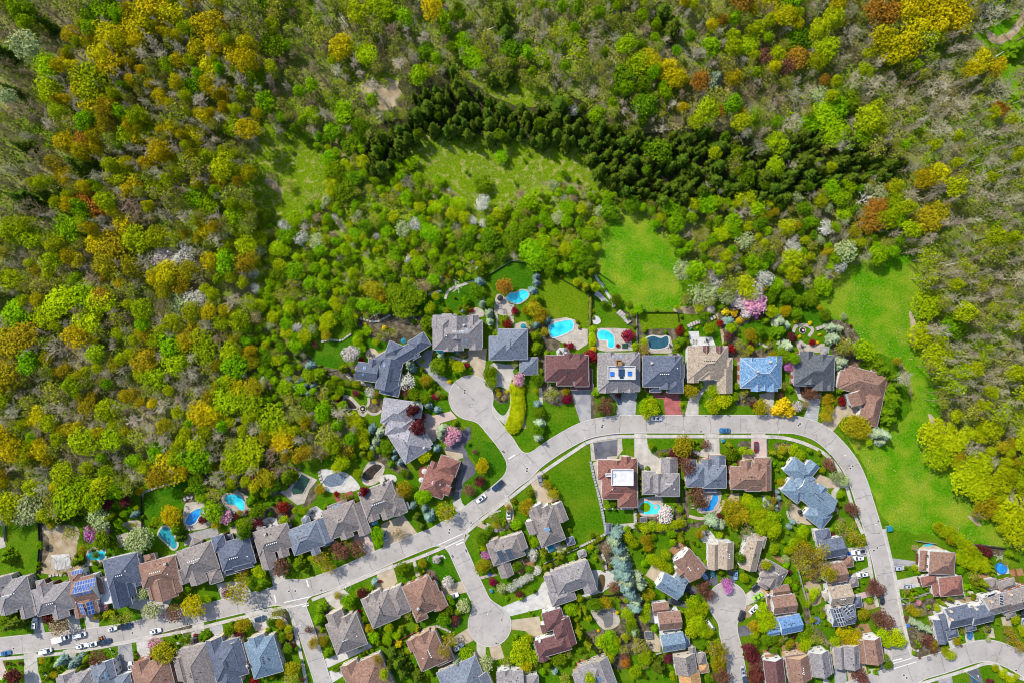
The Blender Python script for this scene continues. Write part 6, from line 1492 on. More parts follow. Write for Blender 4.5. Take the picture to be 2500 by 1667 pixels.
def where_phrase(wx, wy):
    h = nearest_house(wx, wy)
    return h['nick'], math.hypot(wx - h['c'][0], wy - h['c'][1])
ADJ = {'green_tree': 'bright green round tree', 'yellow_green_tree': 'yellow green leafy tree', 'lime_tree': 'lime yellow leafy tree', 'golden_tree': 'golden leafed tree', 'ochre_tree': 'ochre brown leafed tree',
       'orange_tree': 'orange leafed tree', 'dark_green_tree': 'dark green leafy tree', 'maroon_tree': 'dark maroon tree', 'russet_tree': 'russet red leafed tree', 'crimson_maple': 'crimson low maple', 'pink_blossom_tree': 'pink blossom tree',
       'white_blossom_tree': 'white blossom tree', 'blush_blossom_tree': 'pale blush blossom tree', 'magenta_redbud': 'magenta flowering tree', 'clipped_shrub': 'clipped olive green shrub', 'green_shrub': 'round green shrub',
       'yellow_shrub': 'bright yellow flowering shrub', 'pale_leaf_tree': 'pale cream leafed tree', 'olive_tree': 'thin olive leafed tree', 'thin_yellow_tree': 'thin yellow leafed tree', 'tan_tree': 'tan feathery tree',
       'thin_olive_street_tree': 'thin ochre budding tree', 'bare_grey_tree': 'bare grey tree', 'bare_brown_tree': 'bare brown tree', 'tall_bare_tree': 'tall bare grey tree', 'pale_dead_tree': 'bare pale branched tree',
       'dark_spruce': 'dark pointed spruce', 'blue_spruce': 'blue green spruce', 'pale_spruce': 'pale grey green spruce', 'cedar_tree': 'narrow olive cedar', 'dark_yew': 'dark low evergreen'}
yard = []
for pn, txt in YARD.items():
    for tok in txt.split():
        mt = re.match(r'([a-zA-Z])(-?\d+),(-?\d+),(\d+)', tok)
        c, x, y, r = mt.group(1), float(mt.group(2)), float(mt.group(3)), float(mt.group(4))
        if r < 5:
            continue
        px, py = PX(pn, x, y)
        rp = r / PANELS[pn][2]
        kind, asp = CODE[c]
        if pn == 'G' and c in 'Qb' and x < 1040:
            rp *= 1.6
        if pn == 'H' and c in 'Qb' and x < 840 and y > 1150:
            rp *= 1.3
        rm = rp * S
        hm = max(0.8, 2 * rm * asp)
        if kind in ('green_tree', 'yellow_green_tree', 'ochre_tree', 'golden_tree', 'lime_tree') and rm > 2.4:
            hm = 5.0 + (rm - 2.4) * 1.5
        wx, wy = W(px, py, hm * 0.6)
        if in_house(wx, wy, -1.2) and c in 'dgbvcths':
            continue
        if rm > 1.8 and 'shrub' not in kind and in_house(wx, wy, -.5):
            hm = max(hm, 11.5)
            wx, wy = W(px, py, hm * 0.65)
        if any(k2 == kind and math.hypot(wx - X2, wy - Y2) < 0.55 * min(rm, R2) + 0.2 for k2, X2, Y2, R2, _h in yard):
            continue
        yard.append((kind, wx, wy, rm, hm))
ords = ['closest to', 'second closest to', 'third closest to', 'fourth closest to', 'fifth closest to', 'sixth closest to', 'seventh closest to', 'eighth closest to', 'ninth closest to', 'tenth closest to', 'eleventh closest to', 'twelfth closest to']
byh = {}
for t in yard:
    n, d = where_phrase(t[1], t[2])
    byh.setdefault((t[0], n), []).append((d, t))
for (kind, n), lst in byh.items():
    lst.sort(key=lambda q: q[0])
    for i, (d, t) in enumerate(lst):
        if len(lst) == 1:
            lab = f"{ADJ[kind]} beside {n}" if d < 15 else f"{ADJ[kind]} standing clear of {n}"
        else:
            big = [q[1][3] for q in lst]
            if t[3] == max(big) and big.count(t[3]) == 1:
                lab = f"largest {ADJ[kind]} near {n}"
            elif t[3] == min(big) and big.count(t[3]) == 1:
                lab = f"smallest {ADJ[kind]} near {n}"
            else:
                lab = f"{ADJ[kind]} {ords[min(i, 11)]} {n}"
        plant(*t, lab, 'garden ' + CAT(kind) + 's')

# clipped hedges (one leafy body each)
def hedge(pn, pts, wpx, h, leaf, label):
    p = [W(*PX(pn, *q), h * 0.7) for q in pts]
    lobes = []
    for a, b in zip(p[:-1], p[1:]):
        L = math.hypot(b[0] - a[0], b[1] - a[1])
        k = max(1, int(L / 0.9))
        for i in range(k):
            t = i / k
            lobes.append((a[0] + (b[0] - a[0]) * t - p[0][0], a[1] + (b[1] - a[1]) * t - p[0][1], h * 0.5, wpx * S / 2 * rng.uniform(.85, 1.1), h * 0.55))
    rw = wpx * S / 2
    v, f = leaf_cloud(lobes, int(len(lobes) * 110 * max(1, rw / .8) ** 1.7), 0.2 + .03 * rw, 5, 0.6, 0.05)
    r = thing('hedge', label, 'hedge', (p[0][0], p[0][1], 0))
    link('foliage', np_mesh('foliage', v, f, M['leaf_' + leaf]), r)
    st = Sticks(5)
    for q in p:
        st.add((q[0] - p[0][0], q[1] - p[0][1], -.2), (q[0] - p[0][0], q[1] - p[0][1], h * .6), .12, .06)
    link('stem', stick_mesh('stem', st, 'bark'), r)
hedge('N', [(760, 780), (900, 820), (1050, 850), (1180, 880), (1280, 900)], 9, 2.2, 'cedar', 'long clipped hedge below the long slate mansion')
hedge('Q', [(610, 620), (715, 590)], 8, 1.6, 'cedar', 'short clipped hedge beside the patio pavilion')
hedge('Q', [(890, 560), (1015, 490)], 8, 1.8, 'cedar', 'low hedge along the stone wall of the mown field')
hedge('P', [(2040, 500), (2035, 640), (2030, 840)], 5, 1.5, 'olive', 'thin rough hedge beside the striped lawn')
hedge('R', [(675, 210), (670, 300), (672, 390)], 16, 2.0, 'lime', 'bright green hedge between two swimming pools')
hedge('0', [(1262, 945), (1265, 985), (1262, 1020), (1250, 1045)], 34, 2.4, 'yellowgreen', 'fat yellow green hedge along the gravelled drive')

# ---- the fuller planting between the lots: shrubs and small trees along back boundaries
fl = random.Random(21)
KEEP = [P2('H', [(0, 420), (430, 160), (500, 720), (600, 1180), (290, 1310), (30, 600)]), P2('P', [(1500, 190), (2040, 460), (2010, 840), (1850, 720), (1640, 720), (1500, 450)]), P2('H', [(590, 905), (925, 905), (930, 1060), (720, 1130), (600, 1000)]), P2('E', [(1100, 20), (1440, 0), (1600, 250), (1560, 380), (1120, 720), (1060, 640)]),
        P2('A', [(1640, 560), (2120, 330), (2080, 600), (1670, 870)]), P2('A', [(80, 830), (440, 800), (440, 1400), (200, 1400)]), P2('N', [(470, 500), (620, 340), (1010, 230), (900, 440), (910, 620), (560, 590)]), P2('P', [(890, 240), (1140, 80), (1390, 160), (1380, 420), (980, 440)]), P2('R', [(1175, 15), (1640, 10), (1640, 200), (1180, 200)]), P2('R', [(160, 1060), (440, 1060), (530, 1250), (200, 1400)]), P2('F', [(560, 80), (930, 0), (1070, 320), (840, 380)]), P2('F', [(590, 790), (930, 620), (1140, 850), (800, 830)]), P2('F', [(1320, 300), (2000, 220), (1940, 420), (1500, 600)]), P2('R', [(710, 0), (970, 0), (1120, 200), (760, 90)])]
spots = [(t[1], t[2], t[3]) for t in TREES]
filler = []
AREAS = [((1360, 1270, 2110, 1660), 150), ((2150, 1380, 2490, 1600), 40), ((1000, 1230, 1420, 1660), 70), ((560, 1420, 1010, 1660), 50), ((20, 1190, 900, 1400), 70), ((700, 800, 1200, 1130), 45), ((1000, 660, 2080, 960), 90), ((1400, 1070, 2120, 1260), 45), ((0, 1540, 600, 1660), 40)]
for (x0, y0, x1, y1), n in AREAS:
    k = t_ = 0
    while k < n and t_ < n * 40:
        t_ += 1
        px, py = fl.uniform(x0, x1), fl.uniform(y0, y1)
        rm = fl.choice((.7, .9, 1.1, 1.4, 1.8, 2.3))
        wx, wy = W(px, py, rm)
        if not inside((px, py), HOOD) or near_road(px, py, rm / S + 9) or in_house(wx, wy, rm * .7) or any(inside((px, py), q) for q in DRIVE_POLYS + KEEP + PATIO_KEEP):
            continue
        if any((wx - a) ** 2 + (wy - b) ** 2 < (.75 * (rm + c)) ** 2 for a, b, c in spots):
            continue
        kind = fl.choice(('green_shrub', 'clipped_shrub', 'green_shrub', 'dark_yew')) if rm < 1.2 else fl.choice(('green_tree', 'yellow_green_tree', 'dark_green_tree', 'olive_tree', 'yellow_green_tree', 'ochre_tree', 'cedar_tree'))
        spots.append((wx, wy, rm)); filler.append((kind, wx, wy, rm, max(1.0, 2.1 * rm * (2.2 if kind == 'cedar_tree' else 1.2))))
        k += 1
for t in filler:
    nb = min(((a[1] - t[1]) ** 2 + (a[2] - t[2]) ** 2, a) for a in yard if a[0] != t[0])[1]
    lab = f"{'low' if t[3] < 1 else 'modest'} {ADJ[t[0]]} by {ADJ[nb[0]].replace(' leafed', '').replace(' leafy', '')} near {where_phrase(t[1], t[2])[0]}"
    if len(lab.split()) > 16:
        lab = f"{'low' if t[3] < 1 else 'modest'} {ADJ[t[0]]} near {where_phrase(t[1], t[2])[0]}"
    plant(*t, lab, 'small garden planting')
# ================================================================== THE WOODS
CONIF = [(975, 195), (1040, 185), (1110, 180), (1200, 235), (1300, 262), (1410, 240), (1470, 295), (1560, 325), (1640, 318), (1720, 312), (1800, 330), (1900, 345), (1960, 325), (2050, 322), (2140, 345), (2215, 395), (2180, 432), (2080, 452), (1980, 470), (1900, 496),
         (1700, 492), (1560, 490), (1460, 425), (1438, 355), (1380, 345), (1290, 340), (1150, 330), (1060, 325), (1000, 352), (985, 380), (900, 425), (885, 395), (920, 310), (1000, 280), (985, 240)]
ZONES = [  # polygon or test, mix, crown radius px, height m, spacing factor, phrase
    ('block', lambda x, y: x > 1680 and inside((x, y), CONIF), {'dark_spruce': .88, 'dark_green_tree': .05, 'olive_tree': .02, 'bare_grey_tree': .03, 'yellow_green_tree': .02}, (11, 23), (8, 15), .66, 'in the spruce belt'),
    ('spruce', lambda x, y: inside((x, y), CONIF), {'dark_spruce': .93, 'dark_green_tree': .07}, (10, 22), (8, 17), .66, 'in the curved spruce belt'),
    ('meadow', lambda x, y: any(inside((x, y), m[1]) for m in MEADOWS[:2]), {'green_tree': .5, 'olive_tree': .3, 'dark_green_tree': .2}, (5, 17), (2, 5), 2.4, 'dotted over the rough clearing'),
    ('corner', lambda x, y: x < 140 and y < 560, {'bare_brown_tree': .55, 'tall_bare_tree': .1, 'dark_spruce': .15, 'yellow_green_tree': .1, 'olive_tree': .1}, (20, 28), (15, 20), .95, 'in the shaded wood by the creek'),
    ('northwest', lambda x, y: x < 640 and y < 560, {'tall_bare_tree': .30, 'olive_tree': .20, 'golden_tree': .19, 'yellow_green_tree': .14, 'green_tree': .10, 'bare_grey_tree': .05, 'ochre_tree': .04}, (15, 25), (14, 21), .76, 'in the tall wood west of the clearing'),
    ('north', lambda x, y: x < 1000 and y < 300, {'tall_bare_tree': .30, 'bare_brown_tree': .16, 'thin_yellow_tree': .16, 'olive_tree': .2, 'yellow_green_tree': .1, 'green_tree': .08}, (15, 24), (9, 17), .88, 'in the thin wood north of the spruce belt'),
    ('northmid', lambda x, y: x < 1660 and y < 330, {'tall_bare_tree': .26, 'bare_grey_tree': .24, 'bare_brown_tree': .06, 'thin_yellow_tree': .1, 'olive_tree': .18, 'green_tree': .1, 'dark_green_tree': .06}, (14, 23), (8, 15), .90, 'in the bare wood behind the spruce belt'),
    ('northeast', lambda x, y: x >= 1660 and y < 400 and x < 2250, {'bare_grey_tree': .32, 'tall_bare_tree': .16, 'bare_brown_tree': .08, 'golden_tree': .08, 'yellow_green_tree': .12, 'olive_tree': .16, 'orange_tree': .02, 'green_tree': .06}, (15, 25), (10, 18), .88, 'in the mixed wood beyond the spruces'),
    ('eastfar', lambda x, y: x >= 2200 and y < 1010, {'tall_bare_tree': .44, 'bare_grey_tree': .22, 'olive_tree': .12, 'thin_yellow_tree': .1, 'yellow_green_tree': .12}, (16, 26), (13, 20), .90, 'in the bare wood east of the meadow'),
    ('eastlow', lambda x, y: x >= 2200, {'yellow_green_tree': .62, 'ochre_tree': .1, 'thin_yellow_tree': .08, 'bare_grey_tree': .2}, (15, 24), (6, 11), .80, 'at the wood edge below the meadow'),
    ('shrubs', lambda x, y: 620 <= x < 1640 and 280 <= y < 1000, {'green_tree': .40, 'dark_green_tree': .14, 'olive_tree': .15, 'yellow_green_tree': .13, 'bare_grey_tree': .07, 'pale_leaf_tree': .03, 'lime_tree': .04, 'white_blossom_tree': .01, 'tan_tree': .03}, (8, 18), (3.5, 8), .84, 'in the low green wood above the houses'),
    ('eastmid', lambda x, y: x >= 1560 and 330 <= y < 1000, {'green_tree': .24, 'dark_green_tree': .16, 'bare_grey_tree': .16, 'olive_tree': .22, 'yellow_green_tree': .12, 'pale_leaf_tree': .04, 'ochre_tree': .04, 'white_blossom_tree': .02}, (12, 20), (6, 11), .82, 'between the spruces and gardens'),
    ('westmid', lambda x, y: x < 700 and y < 800, {'bare_grey_tree': .16, 'tall_bare_tree': .10, 'bare_brown_tree': .07, 'olive_tree': .18, 'golden_tree': .12, 'ochre_tree': .15, 'yellow_green_tree': .13, 'green_tree': .08, 'thin_yellow_tree': .04}, (16, 25), (9, 16), .86, 'in the ochre wood on the west side'),
    ('westlow', lambda x, y: True, {'bare_grey_tree': .18, 'tall_bare_tree': .10, 'bare_brown_tree': .07, 'olive_tree': .18, 'ochre_tree': .09, 'golden_tree': .08, 'yellow_green_tree': .20, 'green_tree': .10}, (15, 25), (8, 14), .78, 'in the wood behind the long street gardens'),
]
OPEN = [m[1] for m in MEADOWS[2:4]] + [MEADOWS[4][1], MEADOWS[6][1]]
# large trees read off the photograph: panel, code, x, y, r (panel units), height
BIGT = [('X', 'O', 1050, 60, 120, 17), ('X', 'O', 1160, 100, 90, 16), ('X', 'O', 960, 140, 110, 17), ('X', 'O', 900, 160, 80, 16), ('X', 'O', 740, 240, 90, 18), ('X', 'O', 800, 280, 80, 17), ('X', 'O', 690, 380, 80, 18), ('X', 'O', 740, 440, 80, 16), ('X', 'y', 620, 560, 110, 18), ('X', 'O', 560, 620, 80, 17),
        ('X', 'O', 640, 680, 90, 16), ('X', 'y', 1280, 190, 70, 15), ('X', 'O', 1400, 180, 90, 15), ('X', 'o', 1480, 150, 80, 15), ('X', 'y', 1130, 440, 60, 14), ('X', 'O', 1210, 410, 60, 14), ('X', 'O', 1340, 340, 60, 15), ('X', 'O', 1410, 460, 70, 14), ('X', 'g', 1290, 590, 60, 10), ('X', 'O', 1580, 370, 60, 14), ('X', 'O', 1080, 660, 60, 14),
        ('X', 'O', 450, 970, 70, 15), ('X', 'N', 570, 950, 60, 15), ('X', 'O', 640, 1000, 60, 14), ('X', 'y', 830, 920, 70, 14), ('X', 'O', 930, 920, 60, 13), ('X', 'y', 1000, 900, 70, 12), ('X', 'O', 1310, 910, 70, 13), ('X', 'O', 1370, 790, 60, 13), ('X', 'O', 1520, 630, 50, 13), ('X', 'y', 1640, 640, 60, 12), ('X', 'y', 1580, 850, 70, 12),
        ('X', 'c', 480, 1080, 90, 17), ('X', 'c', 560, 1110, 70, 15), ('X', 'c', 400, 1300, 80, 14), ('X', 'y', 820, 1180, 100, 13), ('X', 'O', 880, 1260, 80, 13), ('X', 'O', 1010, 1110, 70, 13), ('X', 'y', 1230, 1080, 60, 12), ('X', 'O', 1140, 1080, 50, 12), ('X', 'y', 1370, 1060, 60, 12), ('X', 'y', 1450, 1060, 60, 11), ('X', 'N', 620, 1380, 90, 13),
        ('X', 'O', 430, 1190, 70, 13), ('X', 'o', 380, 1110, 60, 14), ('X', 'y', 1070, 1270, 80, 11), ('X', 'g', 1320, 1340, 80, 9), ('X', 'g', 1410, 1370, 70, 8), ('X', 'o', 1470, 1240, 60, 10), ('X', 'e', 870, 1400, 120, 12), ('X', 'O', 830, 1520, 80, 12), ('X', 'q', 190, 320, 90, 19), ('X', 'l', 330, 460, 80, 18), ('X', 'l', 330, 610, 80, 17),
        ('X', 'g', 150, 80, 80, 18), ('X', 'c', 110, 40, 60, 16), ('X', 'g', 640, 100, 90, 14), ('X', 'g', 760, 60, 80, 13), ('X', 'c', 1310, 90, 45, 14), ('X', 'd', 1830, 290, 90, 12), ('X', 'g', 1720, 520, 80, 9), ('X', 'y', 2110, 780, 60, 10), ('X', 'g', 2310, 760, 80, 8), ('X', 'O', 2300, 330, 80, 13), ('X', 'q', 50, 660, 60, 16),
        ('Y', 'y', 2020, 430, 95, 11), ('Y', 'O', 2090, 400, 75, 11), ('Y', 'O', 2210, 470, 70, 10), ('Y', 'O', 2280, 540, 60, 9), ('Y', 'c', 1090, 120, 60, 16), ('Y', 'c', 1120, 200, 70, 15), ('Y', 'c', 1100, 40, 55, 16), ('Y', 'd', 1150, 330, 80, 9), ('Y', 'd', 570, 350, 55, 7), ('Y', 'c', 760, 465, 38, 9), ('Y', 'c', 1130, 500, 55, 11), ('Y', 'c', 1030, 520, 55, 10),
        ('Y', 'g', 820, 280, 70, 7), ('Y', 'g', 900, 390, 75, 7), ('Y', 'c', 2190, 60, 80, 15), ('Y', 'c', 2260, 160, 80, 14), ('Y', 'O', 20, 300, 70, 13), ('Y', 'l', 180, 380, 70, 12), ('Y', 'O', 620, 60, 80, 15), ('Y', 's', 120, 640, 80, 7), ('Y', 'g', 1090, 1050, 42, 5), ('Y', 'd', 960, 1250, 55, 6), ('Y', 'g', 480, 1100, 45, 5), ('Y', 'w', 960, 1370, 45, 6), ('Y', 'w', 970, 1510, 30, 5), ('Y', 'w', 890, 1490, 30, 5), ('Y', 'q', 1470, 1470, 45, 5), ('Y', 'w', 1580, 740, 40, 8),
        ('Z', 'N', 1360, 90, 90, 16), ('Z', 'N', 1450, 100, 80, 16), ('Z', 'O', 1560, 60, 90, 17), ('Z', 'O', 1700, 50, 100, 17), ('Z', 'O', 1840, 40, 100, 18), ('Z', 'O', 1620, 180, 90, 16), ('Z', 'O', 1750, 160, 100, 17), ('Z', 'O', 1900, 130, 90, 17), ('Z', 'O', 1400, 270, 95, 15), ('Z', 'O', 1480, 330, 95, 15), ('Z', 'O', 1570, 310, 85, 15), ('Z', 'y', 1060, 130, 75, 15), ('Z', 'y', 970, 200, 75, 14),
        ('Z', 'y', 1000, 340, 85, 13), ('Z', 'y', 960, 420, 60, 12), ('Z', 'N', 820, 390, 80, 12), ('Z', 'n', 750, 450, 50, 11), ('Z', 'N', 1000, 550, 40, 10), ('Z', 'd', 820, 260, 80, 11), ('Z', 'y', 570, 190, 55, 11), ('Z', 'y', 690, 370, 60, 10), ('Z', 'y', 480, 310, 80, 10), ('Z', 'n', 600, 390, 50, 10), ('Z', 'O', 2060, 410, 75, 15), ('Z', 'O', 2160, 460, 60, 14), ('Z', 'O', 2000, 470, 60, 14), ('Z', 'v', 2320, 320, 80, 8),
        ('Z', 'g', 1000, 780, 90, 10), ('Z', 'g', 1090, 740, 80, 10), ('Z', 'g', 1070, 900, 90, 10), ('Z', 'g', 900, 830, 70, 9), ('Z', 'g', 1270, 910, 70, 9), ('Z', 'd', 1180, 680, 70, 9), ('Z', 'O', 1780, 1170, 75, 13), ('Z', 'O', 1680, 1210, 70, 12), ('Z', 'o', 1700, 1480, 110, 10), ('Z', 'o', 1760, 1440, 80, 10), ('Z', 'N', 1330, 1480, 85, 9), ('Z', 'N', 1360, 1390, 70, 9), ('Z', 'y', 1480, 1380, 80, 9), ('Z', 'l', 320, 1560, 60, 7),
        ('Z', 'y', 470, 1330, 70, 8), ('Z', 'y', 680, 970, 75, 11), ('Z', 'y', 670, 1130, 60, 10), ('Z', 'Q', 280, 520, 60, 10), ('Z', 'q', 1370, 1310, 60, 8), ('Z', 'q', 970, 650, 55, 9), ('Z', 'x', 1270, 1350, 75, 9), ('Z', 'O', 20, 520, 60, 10), ('Z', 'g', 1140, 1440, 55, 6), ('Z', 'g', 1170, 1260, 55, 7), ('Z', 'N', 2190, 730, 55, 10),
        ('0', 'O', 490, 1010, 30, 11), ('0', 'y', 545, 975, 34, 11), ('0', 'y', 500, 1050, 20, 9), ('0', 'y', 605, 985, 36, 10), ('0', 'O', 580, 950, 30, 10), ('0', 'y', 660, 1030, 36, 9), ('0', 'O', 690, 1070, 30, 8), ('0', 'y', 430, 880, 34, 11), ('0', 'y', 500, 850, 36, 11), ('0', 'o', 470, 820, 34, 10), ('0', 'o', 350, 880, 34, 11), ('0', 'y', 380, 920, 30, 10), ('0', 'o', 610, 880, 22, 8), ('0', 'O', 590, 870, 18, 8),
        ('0', 'o', 30, 840, 40, 13), ('0', 'o', 60, 820, 36, 13), ('0', 'o', 15, 920, 40, 12), ('0', 'l', 150, 735, 36, 13), ('0', 'l', 200, 720, 36, 12), ('0', 'l', 250, 740, 34, 12), ('0', 'l', 110, 770, 30, 12), ('0', 'l', 210, 790, 32, 11), ('0', 'g', 40, 760, 34, 11), ('0', 'N', 250, 725, 26, 12), ('0', 'o', 270, 600, 36, 12), ('0', 'O', 240, 595, 28, 12), ('0', 'N', 230, 500, 34, 12), ('0', 'g', 160, 560, 34, 12), ('0', 'l', 80, 580, 30, 13), ('0', 'o', 440, 695, 26, 10), ('0', 'W', 395, 625, 22, 9), ('0', 'w', 420, 640, 18, 8), ('0', 'w', 450, 625, 24, 8), ('0', 'q', 440, 735, 26, 8), ('0', 'w', 480, 730, 24, 8), ('0', 'w', 620, 665, 12, 6), ('0', 'w', 622, 705, 12, 6), ('0', 'e', 340, 530, 40, 12), ('0', 'e', 380, 470, 40, 12),
        ('0', 'y', 2265, 740, 38, 9), ('0', 'y', 2250, 820, 32, 8), ('0', 'y', 2290, 860, 36, 8), ('0', 'd', 2330, 800, 30, 9), ('0', 'y', 2280, 1060, 34, 8), ('0', 'y', 2330, 1080, 36, 8), ('0', 'y', 2300, 1110, 34, 8), ('0', 'y', 2390, 1130, 36, 9), ('0', 'y', 2360, 1170, 36, 9), ('0', 'y', 2440, 1180, 38, 9), ('0', 'o', 2410, 1230, 34, 8), ('0', 'y', 2470, 1250, 38, 9), ('0', 'e', 2385, 1255, 26, 6), ('0', 'y', 2490, 1300, 34, 8), ('0', 'g', 2010, 695, 22, 6), ('0', 'd', 1975, 730, 18, 5),
        ('0', 'q', 1715, 715, 32, 6), ('0', 'w', 1740, 690, 20, 6), ('0', 'w', 1935, 605, 18, 6), ('0', 'q', 1670, 660, 22, 5), ('0', 'd', 1695, 700, 28, 6), ('0', 'W', 1810, 730, 22, 5), ('0', 'g', 1300, 615, 30, 7), ('0', 'g', 1310, 635, 26, 6), ('0', 'd', 1250, 585, 24, 6), ('0', 'd', 1430, 640, 26, 6), ('0', 'g', 1410, 620, 22, 6), ('0', 'o', 910, 705, 24, 8), ('0', 'o', 925, 725, 20, 7), ('0', 'g', 920, 745, 20, 7), ('0', 'd', 965, 720, 24, 7), ('0', 'd', 985, 745, 28, 7), ('0', 'd', 1010, 715, 26, 7), ('0', 'k', 1030, 700, 20, 7),
        ('0', 'g', 170, 1210, 40, 12), ('0', 'y', 210, 1190, 30, 11), ('0', 'q', 70, 1240, 30, 10), ('0', 'y', 20, 1230, 36, 12), ('0', 'g', 380, 1100, 26, 9), ('0', 'y', 600, 1100, 40, 10), ('0', 'y', 570, 1130, 30, 9), ('0', 'c', 640, 1090, 20, 9), ('0', 'e', 660, 1110, 34, 8), ('0', 'e', 780, 1100, 34, 8), ('0', 'S', 840, 1090, 26, 7)]
DESC_ZONE = []
forest = []
cell = {}
def put(kind, px, py, rp, h, phrase, big=False):
    rm = rp * S
    x, y = W(px, py, h * 0.7)
    forest.append((kind, x, y, rm, h, phrase, big))
    cell.setdefault((int(px // 60), int(py // 60)), []).append((px, py, rp, kind))
def zone_of(x, y):
    for z in ZONES:
        if z[1](x, y):
            return z
for pn, c, x, y, r, h in BIGT:
    px, py = PX(pn, x, y)
    put(CODE[c][0], px, py, r / PANELS[pn][2], h, zone_of(px, py)[6], True)
fr = random.Random(11)
def blocked(px, py):
    if inside((px, py), HOOD) or near_road(px, py, 6):
        return True
    return any(inside((px, py), o) for o in OPEN)
tries = 0
for _ in range(26000):
    px, py = fr.uniform(-70, 2570), fr.uniform(-70, 1330)
    if py > 900 and 960 < px < 2180:
        continue
    if blocked(px, py):
        continue
    z = zone_of(px, py)
    sizef = fr.random()
    rp = z[3][0] * .85 + (z[3][1] * 1.3 - z[3][0] * .85) * sizef ** 1.7
    k = random.Random(fr.random()).choices(list(z[2]), list(z[2].values()))[0]
    if z[0] == 'meadow' and math.sin(px * .055 + 1) + math.sin(py * .07 + px * .02) < .35:
        continue
    ok = True
    ci, cj = int(px // 60), int(py // 60)
    for a in (-1, 0, 1):
        for b in (-1, 0, 1):
            for qx, qy, qr, qk in cell.get((ci + a, cj + b), ()):
                if (qx - px) ** 2 + (qy - py) ** 2 < ((qr + rp) * 0.5 * z[5] * 1.5) ** 2:
                    ok = False
                    break
            if not ok: break
        if not ok: break
    if not ok:
        continue
    if z[0] == 'meadow' and fr.random() < (0.8 if py < 420 else .2):
        continue
    h = z[4][0] + (z[4][1] - z[4][0]) * min(1, max(0, sizef * 0.6 + fr.random() * 0.4))
    put(k, px, py, rp * (1.12 if 'bare' in k else 1.0), h, z[6])
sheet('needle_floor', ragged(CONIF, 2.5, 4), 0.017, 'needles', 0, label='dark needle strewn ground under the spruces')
from collections import Counter
cnt = Counter(t[0] for t in TREES)
forest.sort(key=lambda t: (not t[6], -t[3]))
rest = {}
SIZEW = lambda r: 'broad' if r > 4.0 else ('middling' if r > 2.9 else 'small')
SHORT = {k: v.replace(' leafed', '').replace(' leafy', '').replace(' round', '').replace(' pointed', '').replace(' branched', '') for k, v in ADJ.items()}
FG = {}
USED = set()
for t in forest:
    FG.setdefault((int((t[1] / S + CX) // 50), int((CY - t[2] / S) // 50)), []).append(t)
for t in forest:
    kind, x, y, r, h, ph, big = t
    if cnt[kind] >= 300:
        rest.setdefault(kind, []).append(t)
        continue
    cnt[kind] += 1
    nh = nearest_house(x, y)
    d = min(math.hypot(x - w.c[0], y - w.c[1]) for w in nh['ws'])
    if d < 34:
        ph = 'near ' + nh['nick']
    elif kind == 'dark_spruce' and 'belt' in ph:
        bx = x / S + CX
        ph = 'in the ' + ('western hook' if bx < 1000 else 'stretch above the clearing' if bx < 1430 else 'western part of the block' if bx < 1650 else 'middle of the block' if bx < 1900 else 'eastern tip') + ' of the spruce belt'
    ci, cj = int((x / S + CX) // 50), int((CY - y / S) // 50)
    near = near2 = None
    for a_ in (-1, 0, 1):
        for b_ in (-1, 0, 1):
            for q in FG.get((ci + a_, cj + b_), ()):
                if q[0] != kind:
                    dd = (q[1] - x) ** 2 + (q[2] - y) ** 2
                    if near is None or dd < near[0]:
                        near2 = near[1] if near and near[1][0] != q[0] else near2
                        near = (dd, q)
    nx = f"beside {SIZEW(near[1][3])} {SHORT[near[1][0]]} " if near else ''
    lab = f"{SIZEW(r)} {ADJ[kind]} {nx}{ph}"
    if lab in USED and near and near2:
        lab = f"{SIZEW(r)} {ADJ[kind]} between {SHORT[near[1][0]]} and {SIZEW(near2[3])} {SHORT[near2[0]]} {ph}"
    USED.add(lab)
    if len(lab.split()) > 16:
        lab = f"{SIZEW(r)} {ADJ[kind]} {ph}"
    plant(kind, x, y, r, h, lab, f"{ADJ[kind]}s of the woods", fr)
print('TREES', dict(cnt), 'REST', {k: len(v) for k, v in rest.items()}, 'forest', len(forest))
# what is past three hundred of a kind: one joined body per kind
def mesh_np(me):
    n = len(me.vertices)
    co = np.zeros(n * 3, np.float32); me.vertices.foreach_get('co', co)
    polys = [tuple(p.vertices) for p in me.polygons]
    return co.reshape(-1, 3), np.array([p if len(p) == 4 else p + (p[-1],) for p in polys], np.int32)
for kind, lst in rest.items():
    V, F, MI, nv = [], [], [], 0
    mats = []
    cache = {}
    for (k, x, y, r, h, ph, big) in lst:
        pi = fr.randrange(len(PROTO[kind]))
        p = PROTO[kind][pi]
        a = fr.uniform(0, 6.283)
        for me in (p[2], p[3], p[4]):
            if me is None: continue
            if me.name not in cache:
                cache[me.name] = mesh_np(me)
            v, f = cache[me.name]
            m = me.materials[0]
            if m not in mats: mats.append(m)
            q = v * np.array([r / p[0], r / p[0], h / p[1]])
            ca, sa = math.cos(a), math.sin(a)
            q = np.stack([q[:, 0] * ca - q[:, 1] * sa + x, q[:, 0] * sa + q[:, 1] * ca + y, q[:, 2]], 1)
            V.append(q); F.append(f + nv); MI.append(np.full(len(f), mats.index(m))); nv += len(v)
    if V:
        F_ = np.concatenate(F)
        me = np_mesh('wood', np.concatenate(V), F_, mats, np.concatenate(MI))
        link(kind.replace('_tree', '') + '_wood', me, kind='stuff', label=f"further {ADJ[kind]}s of the wood", group='woods')

